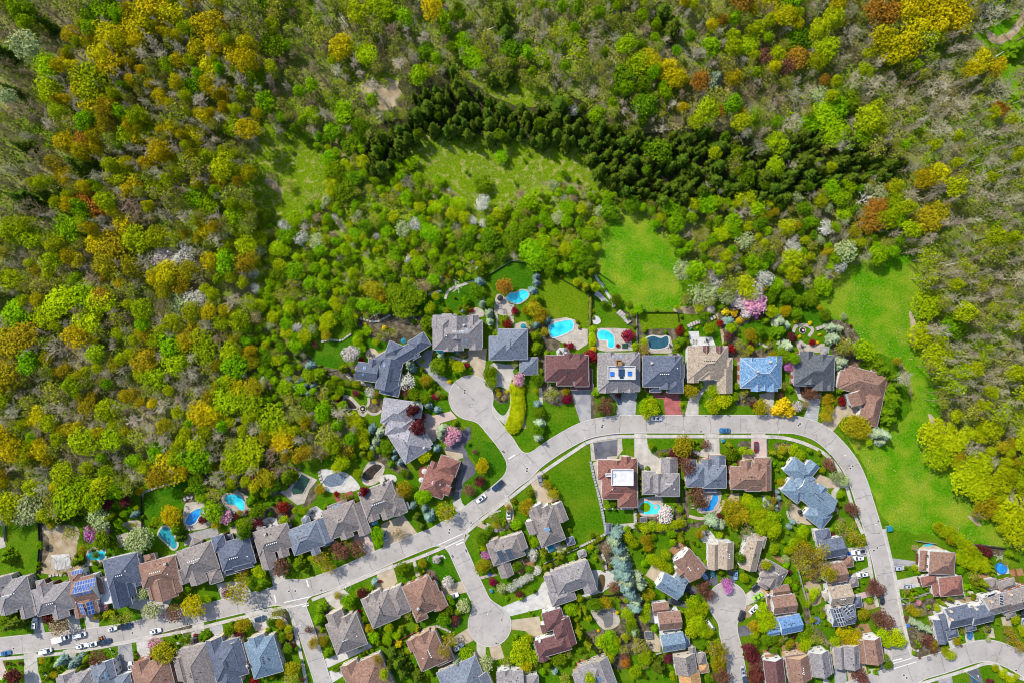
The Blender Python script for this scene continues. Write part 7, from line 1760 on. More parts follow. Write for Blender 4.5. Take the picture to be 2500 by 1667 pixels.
# ---- undergrowth: low leafy clumps over the forest floor, one body
g = np.random.default_rng(3)
N_ = 52000
ux = g.uniform(-80, 2580, N_ * 2); uy = g.uniform(-80, 1340, N_ * 2)
keep = np.ones(len(ux), bool)
def np_inside(X, Y, poly):
    r = np.zeros(X.shape, bool)
    j = len(poly) - 1
    for i in range(len(poly)):
        xi, yi = poly[i]; xj, yj = poly[j]
        c = ((yi > Y) != (yj > Y)) & (X < (xj - xi) * (Y - yi) / ((yj - yi) if yj != yi else 1e-9) + xi)
        r ^= c
        j = i
    return r
for poly in [HOOD, CONIF] + [m[1] for m in MEADOWS]:
    keep &= ~np_inside(ux, uy, poly)
keep &= (np.sin(ux * .021 + np.sin(uy * .017) * 2) + np.sin(uy * .026 + ux * .009) + g.normal(0, .6, len(ux))) > -0.9
ux, uy = ux[keep][:N_], uy[keep][:N_]
n = len(ux)
cx = (ux - CX) * S; cy = (CY - uy) * S
per = 3
c = np.repeat(np.stack([cx, cy, g.uniform(.2, 2.2, n)], 1), per, 0) + g.normal(0, 1, (n * per, 3)) * np.array([.6, .6, .25])
c[:, 2] = np.abs(c[:, 2]) + .05
nr = g.normal(size=c.shape) * .6 + np.array([0, 0, 1.0]); nr /= np.linalg.norm(nr, axis=1, keepdims=True)
a = np.cross(nr, g.normal(size=c.shape)); a /= np.linalg.norm(a, axis=1, keepdims=True)
b = np.cross(nr, a)
s = g.uniform(.22, .6, (len(c), 1))
v = np.stack([c - a * s, c - b * s * .8, c + a * s, c + b * s * .8], 1).reshape(-1, 3)
link('undergrowth', np_mesh('undergrowth', v, np.arange(len(v)).reshape(-1, 4), M['undergrowth']), kind='stuff', label='low green undergrowth on the forest floor')
# dry tufts in the rough clearings
T = []
for poly in (MEADOWS[0][1], MEADOWS[1][1], MEADOWS[4][1], MEADOWS[3][1], MEADOWS[2][1]):
    xs = [p[0] for p in poly]; ys = [p[1] for p in poly]
    dens = 0.07 if poly in (MEADOWS[0][1], MEADOWS[1][1], MEADOWS[4][1]) else 0.03
    n = int((max(xs) - min(xs)) * (max(ys) - min(ys)) * dens)
    X, Y = g.uniform(min(xs), max(xs), n), g.uniform(min(ys), max(ys), n)
    k = np_inside(X, Y, poly) & ((np.sin(X * .05 + Y * .013) + np.sin(Y * .061 - X * .02) + g.normal(0, .7, n)) > 0.1)
    T.append(np.stack([X[k], Y[k]], 1))
T = np.concatenate(T)
n = len(T)
c = np.stack([(T[:, 0] - CX) * S, (CY - T[:, 1]) * S, g.uniform(.1, .3, n)], 1)
nr = g.normal(size=c.shape) * .7 + np.array([0, 0, 1.0]); nr /= np.linalg.norm(nr, axis=1, keepdims=True)
a = np.cross(nr, g.normal(size=c.shape)); a /= np.linalg.norm(a, axis=1, keepdims=True)
b = np.cross(nr, a)
s = g.uniform(.12, .38, (n, 1))
v = np.stack([c - a * s, c - b * s * .5, c + a * s, c + b * s * .5], 1).reshape(-1, 3)
link('dry_grass', np_mesh('dry_grass', v, np.arange(len(v)).reshape(-1, 4), M['tuft']), kind='stuff', label='tufts of dry straw coloured grass in the clearings')
# ================================================================== POOLS AND PATIOS
GZ = 0.245            # top of the paved garden surfaces
def offset_poly(w, d):
    """grow a closed world outline by d metres"""
    if poly_area(w) < 0: w = w[::-1]
    n = len(w); out = []
    for i in range(n):
        a, b, c = w[i - 1], w[i], w[(i + 1) % n]
        t = (c[0] - a[0], c[1] - a[1]); l = math.hypot(*t) or 1
        out.append((b[0] + t[1] / l * d, b[1] - t[0] / l * d))
    return w, out
def pool(pn, pts, water_mat, label, coping='stone', smooth=6, deck=None, deckw=0.0, name='swimming_pool', cat='swimming pool', extra=None, cw=0.55):
    P = P2(pn, pts)
    if smooth: P = catmull(P, smooth)
    w = [W(*p) for p in P]
    cx = sum(p[0] for p in w) / len(w); cy = sum(p[1] for p in w) / len(w)
    w = [(x - cx, y - cy) for x, y in w]
    root = thing(name, label, cat, (cx, cy, 0))
    w, o = offset_poly(w, cw)
    k = len(w)
    link('water', poly_mesh('water', w, GZ + 0.03, M[water_mat]), root)
    mb = MB()
    vs = [(x, y, GZ + 0.12) for x, y in w] + [(x, y, GZ + 0.12) for x, y in o] + [(x, y, 0.0) for x, y in w] + [(x, y, 0.0) for x, y in o]
    fs = []
    for i in range(k):
        j = (i + 1) % k
        fs += [(i, k + i, k + j, j), (i, j, 2 * k + j, 2 * k + i), (k + j, k + i, 3 * k + i, 3 * k + j)]
    mb.add(vs, fs)
    me = mb.mesh('coping', M[coping]); fix_normals(me)
    link('coping', me, root)
    if deck:
        _, d = offset_poly(w, deckw)
        link('surround', poly_mesh('surround', d, GZ - 0.01 + 0.004 * (len(COL.objects) % 3), M[deck]), root)
    if extra: extra(root, cx, cy)
    return root
def patio(pn, pts, mat, smooth=0, label=None):
    sheet('patio', P2(pn, pts), 0.085, mat, smooth, label=label)
for mt, pn, pts, sm in [
    ('stone', 'C', [(0, 640), (60, 590), (240, 600), (330, 780), (300, 860), (180, 900), (0, 890)], 3), ('deck_grey', 'C', [(0, 960), (230, 900), (380, 870), (400, 960), (240, 1010), (0, 1090)], 0), ('stone', 'C', [(440, 520), (540, 440), (640, 470), (780, 560), (770, 690), (640, 750), (520, 680), (440, 600)], 4),
    ('stone', 'C', [(1210, 420), (1320, 230), (1530, 330), (1440, 440), (1380, 600), (1300, 620), (1100, 470)], 0), ('white_conc', 'C', [(1560, 230), (1640, 210), (1860, 250), (1980, 350), (2010, 440), (1800, 480), (1640, 460), (1580, 370)], 3), ('deck_red', 'C', [(1720, 530), (1930, 450), (1950, 570), (1780, 620)], 0),
    ('stone', 'L', [(170, 290), (250, 200), (400, 250), (340, 420), (220, 470), (150, 420)], 3), ('white_conc', 'L', [(340, 400), (390, 350), (500, 350), (530, 410), (440, 460), (360, 440)], 3), ('deck_red', 'L', [(780, 250), (870, 270), (850, 370), (810, 430), (780, 400)], 0),
    ('deck_white', 'C', [(900, 790), (970, 755), (1060, 770), (1080, 850), (960, 880), (910, 850)], 0), ('deck_white', 'C', [(1340, 790), (1450, 650), (1520, 630), (1600, 690), (1560, 770), (1400, 800)], 0), ('stone', 'C', [(520, 880), (600, 850), (610, 960), (540, 970)], 0),
    ('paver', 'N', [(1120, 500), (1150, 420), (1220, 420), (1270, 470), (1340, 440), (1330, 500), (1260, 560), (1180, 550)], 3), ('stone', 'P', [(980, 460), (1060, 480), (1120, 560), (1180, 580), (1150, 700), (1180, 760), (1130, 800), (1060, 700), (1000, 680), (950, 620)], 3),
    ('stone', 'P', [(1170, 800), (1250, 765), (1310, 765), (1360, 830), (1340, 860), (1180, 850)], 0), ('stone', 'P', [(1590, 740), (1760, 715), (1860, 740), (1930, 840), (2005, 845), (2005, 1010), (1900, 1080), (1760, 1020), (1640, 960), (1570, 900)], 0), ('deck_white', 'P', [(1650, 1090), (1690, 1050), (1780, 1060), (1815, 1120), (1800, 1180), (1660, 1160)], 0),
    ('deck_grey', 'P', [(470, 720), (500, 670), (590, 700), (590, 770), (480, 770)], 0), ('stone', 'P', [(690, 640), (740, 600), (830, 640), (820, 710), (670, 700)], 3),
    ('stone', 'R', [(700, 200), (760, 190), (930, 190), (1100, 200), (1130, 440), (820, 450), (720, 430)], 0), ('stone', 'R', [(1270, 290), (1340, 270), (1550, 280), (1590, 420), (1560, 470), (1330, 470), (1260, 400)], 0), ('deck_white', 'R', [(1750, 230), (1870, 225), (1880, 290), (2020, 290), (2060, 380), (1780, 390)], 0), ('deck_grey', 'R', [(1520, 480), (1650, 470), (1680, 550), (1560, 560)], 0),
    ('white_conc', 'R', [(680, 60), (740, 60), (770, 120), (720, 150), (680, 130)], 3), ('stone', 'S', [(990, 560), (1050, 540), (1110, 580), (1290, 570), (1290, 660), (1040, 660)], 0), ('deck_grey', 'S', [(1240, 600), (1340, 600), (1330, 710), (1250, 700)], 0), ('stone', 'S', [(1530, 800), (1610, 770), (1690, 860), (1580, 880)], 0),
    ('stone', 'H', [(500, 350), (560, 350), (580, 900), (960, 880), (960, 905), (570, 905), (520, 720), (440, 380)], 0), ('stone', 'H', [(1000, 780), (1240, 760), (1260, 880), (1200, 980), (1020, 980), (980, 900)], 3), ('stone', 'H', [(1700, 720), (1920, 690), (1920, 820), (1880, 920), (1700, 950), (1650, 890), (1760, 860)], 3), ('paver', 'H', [(2010, 720), (2140, 720), (2130, 820), (2020, 830)], 0),
    ('deck_wood', 'H', [(1330, 1370), (1450, 1260), (1560, 1340), (1400, 1450)], 0), ('white_conc', 'H', [(1690, 1230), (1710, 1150), (1780, 1130), (1860, 1220), (1870, 1270), (1740, 1290)], 3), ('deck_white', 'Q', [(260, 600), (540, 540), (640, 600), (560, 660), (340, 660)], 0), ('paver', 'Q', [(500, 550), (600, 510), (700, 540), (700, 600), (600, 620)], 0),
    ('paver', 'I', [(600, 860), (680, 850), (780, 960), (880, 1060), (800, 1080), (690, 1040), (620, 980)], 3), ('paver', 'I', [(1110, 870), (1160, 900), (1160, 950), (1080, 980), (1060, 960)], 3), ('deck_white', 'I', [(290, 740), (380, 760), (360, 860), (290, 880)], 0), ('white_conc', 'E', [(1940, 1180), (2200, 1080), (2280, 1130), (1990, 1260)], 0),
    ('deck_wood', 'F', [(1640, 170), (1760, 60), (1900, 60), (1920, 150), (1720, 240)], 0), ('stone', 'G', [(440, 650), (560, 640), (700, 620), (770, 780), (690, 860), (580, 870), (480, 760)], 3), ('paver', 'G', [(1060, 250), (1140, 120), (1240, 190), (1180, 330)], 0), ('white_conc', 'G', [(420, 220), (540, 190), (720, 230), (720, 330), (560, 440), (350, 500), (340, 470), (480, 430)], 3),
    ('paver', 'G', [(1065, 990), (1160, 900), (1240, 1000), (1230, 1130), (1120, 1120)], 0), ('white_conc', 'G', [(1100, 640), (1160, 630), (1170, 800), (1110, 790)], 0), ('deck_wood', 'G', [(260, 1230), (330, 1210), (440, 1230), (420, 1290), (250, 1370)], 0), ('stone', 'A', [(970, 1180), (1060, 1100), (1220, 1120), (1240, 1260), (1000, 1330)], 0), ('stone', 'A', [(1400, 840), (1460, 810), (1560, 790), (1640, 830), (1640, 880), (1500, 910)], 3),
    ('white_conc', 'A', [(590, 1190), (800, 1180), (830, 1340), (640, 1370)], 0), ('stone', 'A', [(1340, 970), (1480, 930), (1480, 1100), (1360, 1100)], 0), ('deck_wood', 'J', [(290, 1110), (420, 1060), (480, 1150), (300, 1210)], 0), ('deck_wood', 'J', [(500, 1060), (690, 1010), (720, 1140), (540, 1180)], 0), ('deck_wood', 'J', [(390, 30), (450, 20), (550, 80), (520, 120)], 0),
    ('deck_grey', 'J', [(980, 620), (1050, 600), (1080, 760), (1000, 720)], 0), ('deck_wood', 'J', [(1340, 820), (1500, 800), (1540, 890), (1380, 930)], 0), ('paver', 'V', [(560, 560), (640, 510), (830, 500), (1010, 590), (680, 600)], 0), ('deck_wood', 'V', [(1470, 960), (1640, 920), (1660, 990), (1500, 1010)], 0), ('deck_wood', 'V', [(1960, 880), (2160, 850), (2190, 960), (2000, 980)], 0), ('white_conc', 'V', [(1750, 850), (1940, 800), (1970, 930), (1790, 960)], 0),
    ('deck_grey', 'V', [(1560, 1180), (1760, 1160), (1780, 1220), (1600, 1260)], 0), ('conc', 'V', [(1250, 1210), (1400, 1200), (1440, 1250), (1270, 1280)], 0), ('deck_wood', 'N', [(1300, 1230), (1380, 1240), (1360, 1300), (1310, 1290)], 0), ('pink_paver', 'D', [(820, 840), (980, 830), (960, 930), (870, 930)], 0), ('stone', 'D', [(470, 940), (600, 900), (620, 960), (500, 1000)], 0)]:
    patio(pn, pts, mt, sm)
pool('C', [(20, 820), (50, 740), (110, 685), (200, 655), (222, 690), (165, 760), (130, 820), (60, 848)], 'pool_blue', 'blue kidney shaped swimming pool beside a maroon tree', 'white_conc')
pool('C', [(475, 520), (520, 500), (640, 510), (690, 600), (690, 655), (650, 680), (590, 620), (510, 605), (478, 560)], 'pool_cyan', 'bright turquoise pool reflecting branches, boulders at its end', 'stone')
pool('C', [(1350, 262), (1450, 320), (1365, 485), (1250, 500), (1232, 440)], 'pool_green', 'dark green rectangular pool among stone paving', 'stone', smooth=0)
pool('C', [(1595, 350), (1640, 285), (1760, 240), (1870, 300), (1810, 390), (1690, 415), (1620, 395)], 'cover_slate', 'angular pool under a slate blue safety cover', 'white_conc', smooth=0)
pool('C', [(2040, 290), (2110, 200), (2200, 150), (2270, 180), (2190, 270), (2160, 320), (2090, 335)], 'pond_dark', 'dark drained pond with blue tarpaulin scraps', 'stone', name='garden_pond', cat='pond')
pool('A', [(1830, 945), (1880, 872), (1960, 905), (2035, 1060), (2000, 1120), (1930, 1060), (1850, 985)], 'pool_teal', 'teal pool half under a leaning conifer', 'conc', cw=.8)
pool('A', [(1010, 1185), (1080, 1155), (1200, 1150), (1210, 1220), (1120, 1250), (1030, 1240)], 'pool_cyan', 'pale turquoise pool seen through blossom', 'conc')
pool('P', [(1090, 510), (1130, 450), (1200, 440), (1265, 410), (1332, 432), (1325, 490), (1230, 556), (1150, 542)], 'pool_cyan', 'turquoise freeform pool below a row of blue spruces', 'stone')
pool('P', [(1570, 850), (1590, 800), (1690, 765), (1825, 750), (1825, 855), (1640, 937), (1590, 915)], 'pool_cyan', 'large turquoise pool with one straight end on wide stone terrace', 'white_conc', smooth=3)
pool('R', [(735, 245), (800, 210), (900, 265), (920, 380), (890, 408), (850, 390), (842, 325), (755, 315)], 'pool_cyan', 'turquoise pool with a stepped foot behind the white roof terrace house', 'white_conc')
pool('R', [(1285, 305), (1360, 280), (1440, 302), (1510, 280), (1532, 330), (1510, 392), (1430, 420), (1330, 415), (1305, 355)], 'cover_teal', 'pool closed with a dark teal gridded cover', 'white_conc')
def algae(root, cx, cy):
    for i, (x, y, r, mt, nm) in enumerate([(1060, 880, 60, 'pool_green', 'algae_patch'), (1178, 880, 24, 'rock', 'pool_rock')]):
        wx, wy = W(*PX('H', x, y))
        pts = [(r / 4.704 * S * (1 + .1 * math.sin(3 * k + i)) * math.cos(k * .42) + wx - cx, r / 4.704 * S * math.sin(k * .42) * .9 + wy - cy) for k in range(15)]
        link(nm, poly_mesh(nm, pts, GZ + .05, M['leaf_green' if i == 0 else mt]), root)
pool('H', [(988, 885), (1020, 825), (1090, 808), (1150, 848), (1210, 848), (1232, 900), (1195, 950), (1045, 955)], 'pool_cyan', 'vivid turquoise pear shaped pool with a green algae patch', 'pink_paver', extra=algae, cw=.8)
pool('H', [(1690, 890), (1770, 880), (1812, 800), (1840, 738), (1882, 735), (1897, 800), (1850, 880), (1830, 912), (1730, 922)], 'pool_blue', 'deep blue kidney pool between two lawns', 'pink_paver')
pool('G', [(505, 695), (560, 645), (670, 640), (692, 720), (680, 820), (600, 850), (575, 765)], 'cover_grey', 'curved pool under a brown grey gridded cover', 'stone')
pool('G', [(515, 400), (530, 250), (590, 250), (600, 330), (575, 420), (540, 435)], 'pond_amber', 'long amber garden pond edged with white stones', 'white_conc', name='garden_pond', cat='pond')
pool('N', [(880, 990), (930, 980), (1010, 1060), (1010, 1090), (930, 1080)], 'pond_dark', 'small murky pond beside the round garden fountain', 'stone', name='garden_pond', cat='pond')
pool('V', [(2010, 1080), (2090, 1075), (2085, 1105), (2020, 1115)], 'pool_cyan', 'small turquoise tub on the deck of the far house', 'deck_wood', smooth=3, name='hot_tub', cat='hot tub', cw=.3)
pool('B', [(1280, 40), (1310, 20), (1350, 38), (1320, 60)], 'cover_slate', 'small square covered tub behind the slate navy house', 'deck_grey', smooth=0, name='hot_tub', cat='hot tub', cw=.3)
pool('R', [(1010, 362), (1075, 362), (1075, 418), (1010, 418)], 'pool_green', 'dark square hot tub beside a crimson tree', 'deck_grey', smooth=0, name='hot_tub', cat='hot tub', cw=.3)
pool('V', [(650, 505), (700, 485), (770, 468), (800, 490), (740, 510), (660, 518)], 'pool_cyan', 'crumpled turquoise paddling pool behind the white walled brown house', 'conc', name='paddling_pool', cat='paddling pool', cw=.15)
# round above-ground pool, trampoline
def round_pool(pn, x, y, r, label, wall, wat, h, name, cat):
    wx, wy = W(*PX(pn, x, y)); rm = r / PANELS[pn][2] * S
    root = thing(name, label, cat, (wx, wy, .1))
    mb = MB(); n = 24
    for i in range(n):
        a, b = 2 * math.pi * i / n, 2 * math.pi * (i + 1) / n
        P = []
        for z in (0, h):
            for q in (a, b):
                for R in (rm, rm - .2):
                    P.append((R * math.cos(q), R * math.sin(q), z))
        mb.add(P, [(0, 2, 6, 4), (4, 6, 7, 5), (3, 1, 5, 7)])
    mb.build('rim', M[wall], root)
    link('mat' if 'tramp' in name else 'water', poly_mesh('surface', [(rm * .94 * math.cos(2 * math.pi * i / n), rm * .94 * math.sin(2 * math.pi * i / n)) for i in range(n)], h - .1, M[wat]), root)
    for i in range(6):
        a = math.pi * i / 3
        MB().stick((rm * math.cos(a), rm * math.sin(a), 0), (rm * math.cos(a), rm * math.sin(a), h + (1.6 if 'tramp' in name else .05)), .05).build('post', M['alu'], root)
material('blue_plastic', (0.02, 0.12, 0.5), (0.03, 0.18, 0.6), 1.0, rough=.4)
material('red_plastic', (0.5, 0.02, 0.02))
material('teal_paint', (0.02, 0.20, 0.25))
round_pool('V', 1830, 845, 82, 'round blue above ground pool under a pale dead tree', 'blue_plastic', 'pool_blue', 1.2, 'above_ground_pool', 'pool')
round_pool('J', 905, 762, 38, 'round trampoline with a blue rim beside the black panelled house', 'blue_plastic', 'asph', .8, 'trampoline', 'trampoline')
# ================================================================== VEHICLES
PAINT = {'white': (.78, .78, .78), 'silver': (.45, .47, .50), 'grey': (.20, .21, .23), 'black': (.018, .019, .022), 'darkblue': (.02, .045, .10), 'blue': (.03, .16, .38), 'lightblue': (.22, .38, .55), 'maroon': (.17, .012, .02),
         'lime': (.30, .62, .02), 'teal': (.02, .13, .17), 'yellow': (.7, .42, .02), 'orange': (.75, .22, .03)}
for k, c in PAINT.items():
    material('paint_' + k, c, rough=.22, spec=.5)
material('tyre', (.02, .02, .02))
material('headlamp', (.8, .8, .78), rough=.1)
material('taillamp', (.35, .01, .01), rough=.2)
material('black_plastic', (.025, .025, .028), rough=.6)
VME = {}
def loft(mb, st, mi=0):
    """closed rings (lists of points) joined end to end"""
    n = len(st[0]); b = len(mb.v)
    for r in st: mb.v += r
    for i in range(len(st) - 1):
        for j in range(n):
            mb.f.append((b + i * n + j, b + i * n + (j + 1) % n, b + (i + 1) * n + (j + 1) % n, b + (i + 1) * n + j)); mb.m.append(mi)
    mb.f.append(tuple(b + j for j in range(n - 1, -1, -1))); mb.m.append(mi)
    mb.f.append(tuple(b + (len(st) - 1) * n + j for j in range(n))); mb.m.append(mi)
def ringyz(x, w, z0, z1, r=.12):
    return [(x, -w + r, z0), (x, w - r, z0), (x, w, z0 + r), (x, w, z1 - r), (x, w - r * 1.3, z1), (x, -w + r * 1.3, z1), (x, -w, z1 - r), (x, -w, z0 + r)]
def vehicle_meshes(kind, paint):
    key = (kind, paint)
    if key in VME: return VME[key]
    out = []
    pm = M['paint_' + paint]
    L, Wd, cab, zb, zt = {'sedan': (4.6, .90, (-1.55, .95, -.75, .35), .92, 1.42), 'hatch': (4.1, .87, (-1.85, .8, -1.35, .25), .95, 1.48), 'suv': (4.7, .95, (-2.2, .95, -1.95, .35), 1.08, 1.72),
                          'pickup': (5.7, .98, (-.55, 1.35, -.4, .75), 1.12, 1.82), 'van': (5.2, .98, (-2.5, 1.9, -2.4, 1.1), 1.2, 1.95), 'truck': (6.4, 1.05, (1.3, 2.75, 1.35, 2.3), 1.3, 2.2)}[kind]
    h = L / 2
    body = MB()
    loft(body, [ringyz(-h, Wd * .80, .42, zb * .86), ringyz(-h + .18, Wd * .95, .3, zb * .97), ringyz(-h * .5, Wd, .26, zb), ringyz(0, Wd, .26, zb), ringyz(h * .42, Wd, .26, zb * .99), ringyz(h - .45, Wd * .95, .28, zb * .88), ringyz(h - .1, Wd * .84, .34, zb * .80), ringyz(h, Wd * .68, .42, zb * .72)])
    x0, x1, t0, t1 = cab
    wb, wt = Wd * .90, Wd * .72
    # painted roof with pillars
    body.add([(t0, -wt, zt), (t1, -wt, zt), (t1, wt, zt), (t0, wt, zt), (t0, -wt, zt - .06), (t1, -wt, zt - .06), (t1, wt, zt - .06), (t0, wt, zt - .06)], [(0, 1, 2, 3), (7, 6, 5, 4), (0, 4, 5, 1), (1, 5, 6, 2), (2, 6, 7, 3), (3, 7, 4, 0)])
    for sx, tx in ((x0, t0), (x1, t1)):
        for sg in (-1, 1):
            body.stick((sx, sg * wb, zb - .03), (tx, sg * wt, zt - .03), .055)
    if kind in ('sedan', 'hatch', 'suv', 'van'):
        for sg in (-1, 1):
            body.stick(((x0 + x1) / 2, sg * wb, zb - .03), ((t0 + t1) / 2, sg * wt, zt - .03), .045)
    if kind == 'pickup':
        body.box((-1.75, 0, zb + .005), (1.9, Wd * 1.6, .02), mi=1)
        for sg in (-1, 1): body.box((-1.75, sg * Wd * .88, zb + .09), (2.1, .14, .2))
        body.box((-2.72, 0, zb + .09), (.12, Wd * 1.8, .2))
    if kind == 'truck':
        body.box((-1.0, 0, 1.75), (4.3, 2.2, 2.3))
        for x in (-2.2, -.9, .4): body.box((x, 0, 2.93), (.08, 2.1, .04))
    out.append(('body', body.mesh('body', [pm, M['black_plastic']]), []))
    e = .015
    def quad(nm, pts):
        mb = MB().add(pts, [(0, 1, 2, 3)])
        out.append((nm, mb.mesh(nm, M['glass']), []))
    quad('windscreen', [(x1, -wb + .06, zb), (x1, wb - .06, zb), (t1, wt - .05, zt - .03), (t1, -wt + .05, zt - .03)])
    quad('rear_window', [(x0, wb - .06, zb), (x0, -wb + .06, zb), (t0, -wt + .05, zt - .03), (t0, wt - .05, zt - .03)])
    for sg in (-1, 1):
        P = [(x0 + .1, sg * (wb - e), zb), (x1 - .1, sg * (wb - e), zb), (t1 - .05, sg * (wt - e), zt - .04), (t0 + .05, sg * (wt - e), zt - .04)]
        quad('side_window', P if sg < 0 else P[::-1])
    if kind in ('sedan', 'suv', 'hatch') and paint in ('white', 'silver', 'blue', 'lightblue', 'maroon'):
        mb = MB().box((t0 * .5 + t1 * .5 + .2, 0, zt + .005), (.75, wt * 1.3, .02)); out.append(('sunroof', mb.mesh('sunroof', M['glass']), []))
    wh = MB().disc((0, 0, -.11), .33, .22, 14)
    me = wh.mesh('wheel', M['tyre']); me.transform(Matrix.Rotation(math.pi / 2, 4, 'X'))
    rim = MB().disc((0, 0, -.12), .2, .24, 10).mesh('rim', M['alu']); rim.transform(Matrix.Rotation(math.pi / 2, 4, 'X'))
    for sx in (-1, 1):
        for sg in (-1, 1):
            out.append(('wheel', me, [(sx * h * .62, sg * (Wd - .09), .33), ('rim', rim)]))
    hl = MB().box((0, 0, 0), (.12, .34, .16)).mesh('headlight', M['headlamp'])
    tl = MB().box((0, 0, 0), (.08, .3, .2)).mesh('tail_light', M['taillamp'])
    mi_ = MB().box((0, 0, 0), (.16, .2, .14)).mesh('mirror', pm)
    for sg in (-1, 1):
        out.append(('headlight', hl, [(h - .09, sg * Wd * .62, zb * .70)]))
        out.append(('tail_light', tl, [(-h + .06, sg * Wd * .72, zb * .75)]))
        out.append(('mirror', mi_, [(x1 - .15, sg * (Wd + .08), zb + .08)]))
    VME[key] = out
    return out
NAMES = {'sedan': ('parked_car', 'car'), 'hatch': ('parked_car', 'car'), 'suv': ('parked_car', 'car'), 'pickup': ('pickup_truck', 'pickup truck'), 'van': ('parked_van', 'van'), 'truck': ('box_truck', 'truck')}
CARS = [  # panel, x, y, heading (image degrees clockwise), kind, paint, label
    ('B', 403, 800, -87, 'suv', 'white', 'white car on the grey drive of the end house'), ('B', 715, 967, -13, 'truck', 'white', 'white box truck parked at the kerb'), ('B', 920, 932, -12, 'van', 'white', 'white van behind the white box truck'),
    ('B', 1290, 862, -12, 'hatch', 'white', 'small white car behind a dark pickup'), ('B', 1440, 832, -12, 'pickup', 'darkblue', 'dark pickup at the north kerb beside small white car'), ('B', 1790, 885, -12, 'suv', 'white', 'white car alone at the south kerb by a grass strip'),
    ('B', 945, 1055, -12, 'suv', 'white', 'rear white car of the kerbside three'), ('B', 1066, 1040, -12, 'sedan', 'white', 'middle white car of the kerbside three'), ('B', 1200, 1012, -14, 'pickup', 'darkblue', 'dark blue pickup beside the orange machine'),
    ('B', 70, 1142, -12, 'hatch', 'blue', 'bright blue car near the curved pink paving'), ('B', 530, 1115, -13, 'van', 'white', 'white van on the street opposite the end house'), ('B', 1500, 1305, -97, 'sedan', 'white', 'white car at the end of the curved dark drive'),
    ('B', 2250, 982, -95, 'sedan', 'maroon', 'dark maroon car on a pale drive beside conifer'), ('B', 838, 690, -20, 'hatch', 'grey', 'grey car in the gap beside the solar house'),
    ('D', 872, 748, -18, 'sedan', 'darkblue', 'navy car on the white patterned paving'), ('E', 1485, 490, 140, 'pickup', 'darkblue', 'navy pickup driving beside the maroon round tree'), ('E', 1291, 640, 142, 'sedan', 'white', 'white car following the navy pickup'),
    ('E', 1608, 815, -92, 'sedan', 'white', 'white car on the half round drive pointing uphill'), ('E', 1421, 985, 18, 'suv', 'white', 'white car on the half round drive lying across'), ('E', 187, 1062, -103, 'sedan', 'silver', 'silver car half hidden by a bright green tree'),
    ('E', 1972, 432, 75, 'sedan', 'grey', 'grey car under the ochre trees by mown field'), ('F', 970, 487, -18, 'suv', 'white', 'white car with dark roof glass on tan paver drive'), ('F', 1030, 1075, -33, 'suv', 'silver', 'silver car beneath tan tree by lower turning circle'),
    ('R', 1400, 1203, 0, 'sedan', 'white', 'white car at the kerb behind the lime tree'), ('R', 2162, 1336, 180, 'sedan', 'blue', 'blue car alone on the curving street'), ('R', 972, 975, 90, 'sedan', 'darkblue', 'small navy car in front of the white roof terrace house'),
    ('I', 217, 192, 90, 'sedan', 'maroon', 'maroon car on the pinkish drive of the brown house'), ('I', 1385, 1393, 172, 'pickup', 'white', 'white pickup with dark load bed'), ('I', 1383, 1463, 174, 'suv', 'white', 'white car beside the white pickup'),
    ('G', 1720, 232, 55, 'pickup', 'lightblue', 'light blue pickup on the black drive below brown house'), ('G', 1830, 217, 84, 'hatch', 'teal', 'dark teal car beside the light blue pickup'), ('G', 2098, 245, 92, 'hatch', 'lightblue', 'light blue small car behind the magenta tree'),
    ('G', 1566, 437, 31, 'sedan', 'black', 'black car on the drive of the light blue house'), ('G', 1415, 553, 10, 'suv', 'black', 'black car under the lime trees'), ('G', 2161, 715, 107, 'suv', 'black', 'black car at the edge of small turning circle'), ('G', 1800, 822, 55, 'van', 'white', 'white van tucked against lime trees of the small circle'),
    ('G', 2180, 1355, 80, 'sedan', 'silver', 'silver car by the maroon hedge trees'), ('G', 2207, 1470, 80, 'sedan', 'darkblue', 'navy car parked behind the silver car'), ('J', 212, 378, -37, 'suv', 'black', 'black car beside the grey brown hipped house'), ('J', 240, 492, -27, 'sedan', 'lime', 'lime green car on a pale drive'),
    ('J', 188, 640, -45, 'sedan', 'white', 'white car half under a lime tree'), ('J', 1433, 238, 172, 'suv', 'white', 'white car on the drive opposite two silver cars'), ('J', 1660, 527, 82, 'sedan', 'black', 'black car on the street beside the maroon street tree'), ('J', 1860, 165, -3, 'suv', 'silver', 'silver car on the upper worn asphalt drive'),
    ('J', 1970, 377, -4, 'suv', 'silver', 'silver car on the lower concrete drive'), ('J', 770, 1480, 92, 'suv', 'darkblue', 'navy car at the bottom below the brown steep sided house'), ('K', 1460, 642, 90, 'suv', 'blue', 'blue car on the pale drive of the white gabled house'), ('K', 1757, 545, 82, 'suv', 'black', 'black car beside the blue car'),
    ('K', 1552, 1420, 58, 'sedan', 'teal', 'dark teal car on the bottom asphalt drive'), ('K', 2330, 290, 88, 'suv', 'black', 'black car at the picture edge beside taupe house'), ('K', 2345, 470, 92, 'sedan', 'silver', 'silver car cut off by the picture edge')]
for pn, x, y, ang, kind, paint, lab in CARS:
    px, py = PX(pn, x, y)
    wx, wy = W(px, py, .8)
    z = ROAD_Z if near_road(px, py, 2) else GZ - .03
    nm, cat = NAMES[kind]
    root = thing(nm, lab, cat, (wx, wy, z), -math.radians(ang), 'vehicles parked along the streets and drives')
    root.scale = (1.06, 1.06, 1.06)
    for name, me, ex in vehicle_meshes(kind, paint):
        o = link(name, me, root)
        if ex:
            o.location = ex[0]
            for sub, sm in ex[1:]:
                link(sub, sm, o)
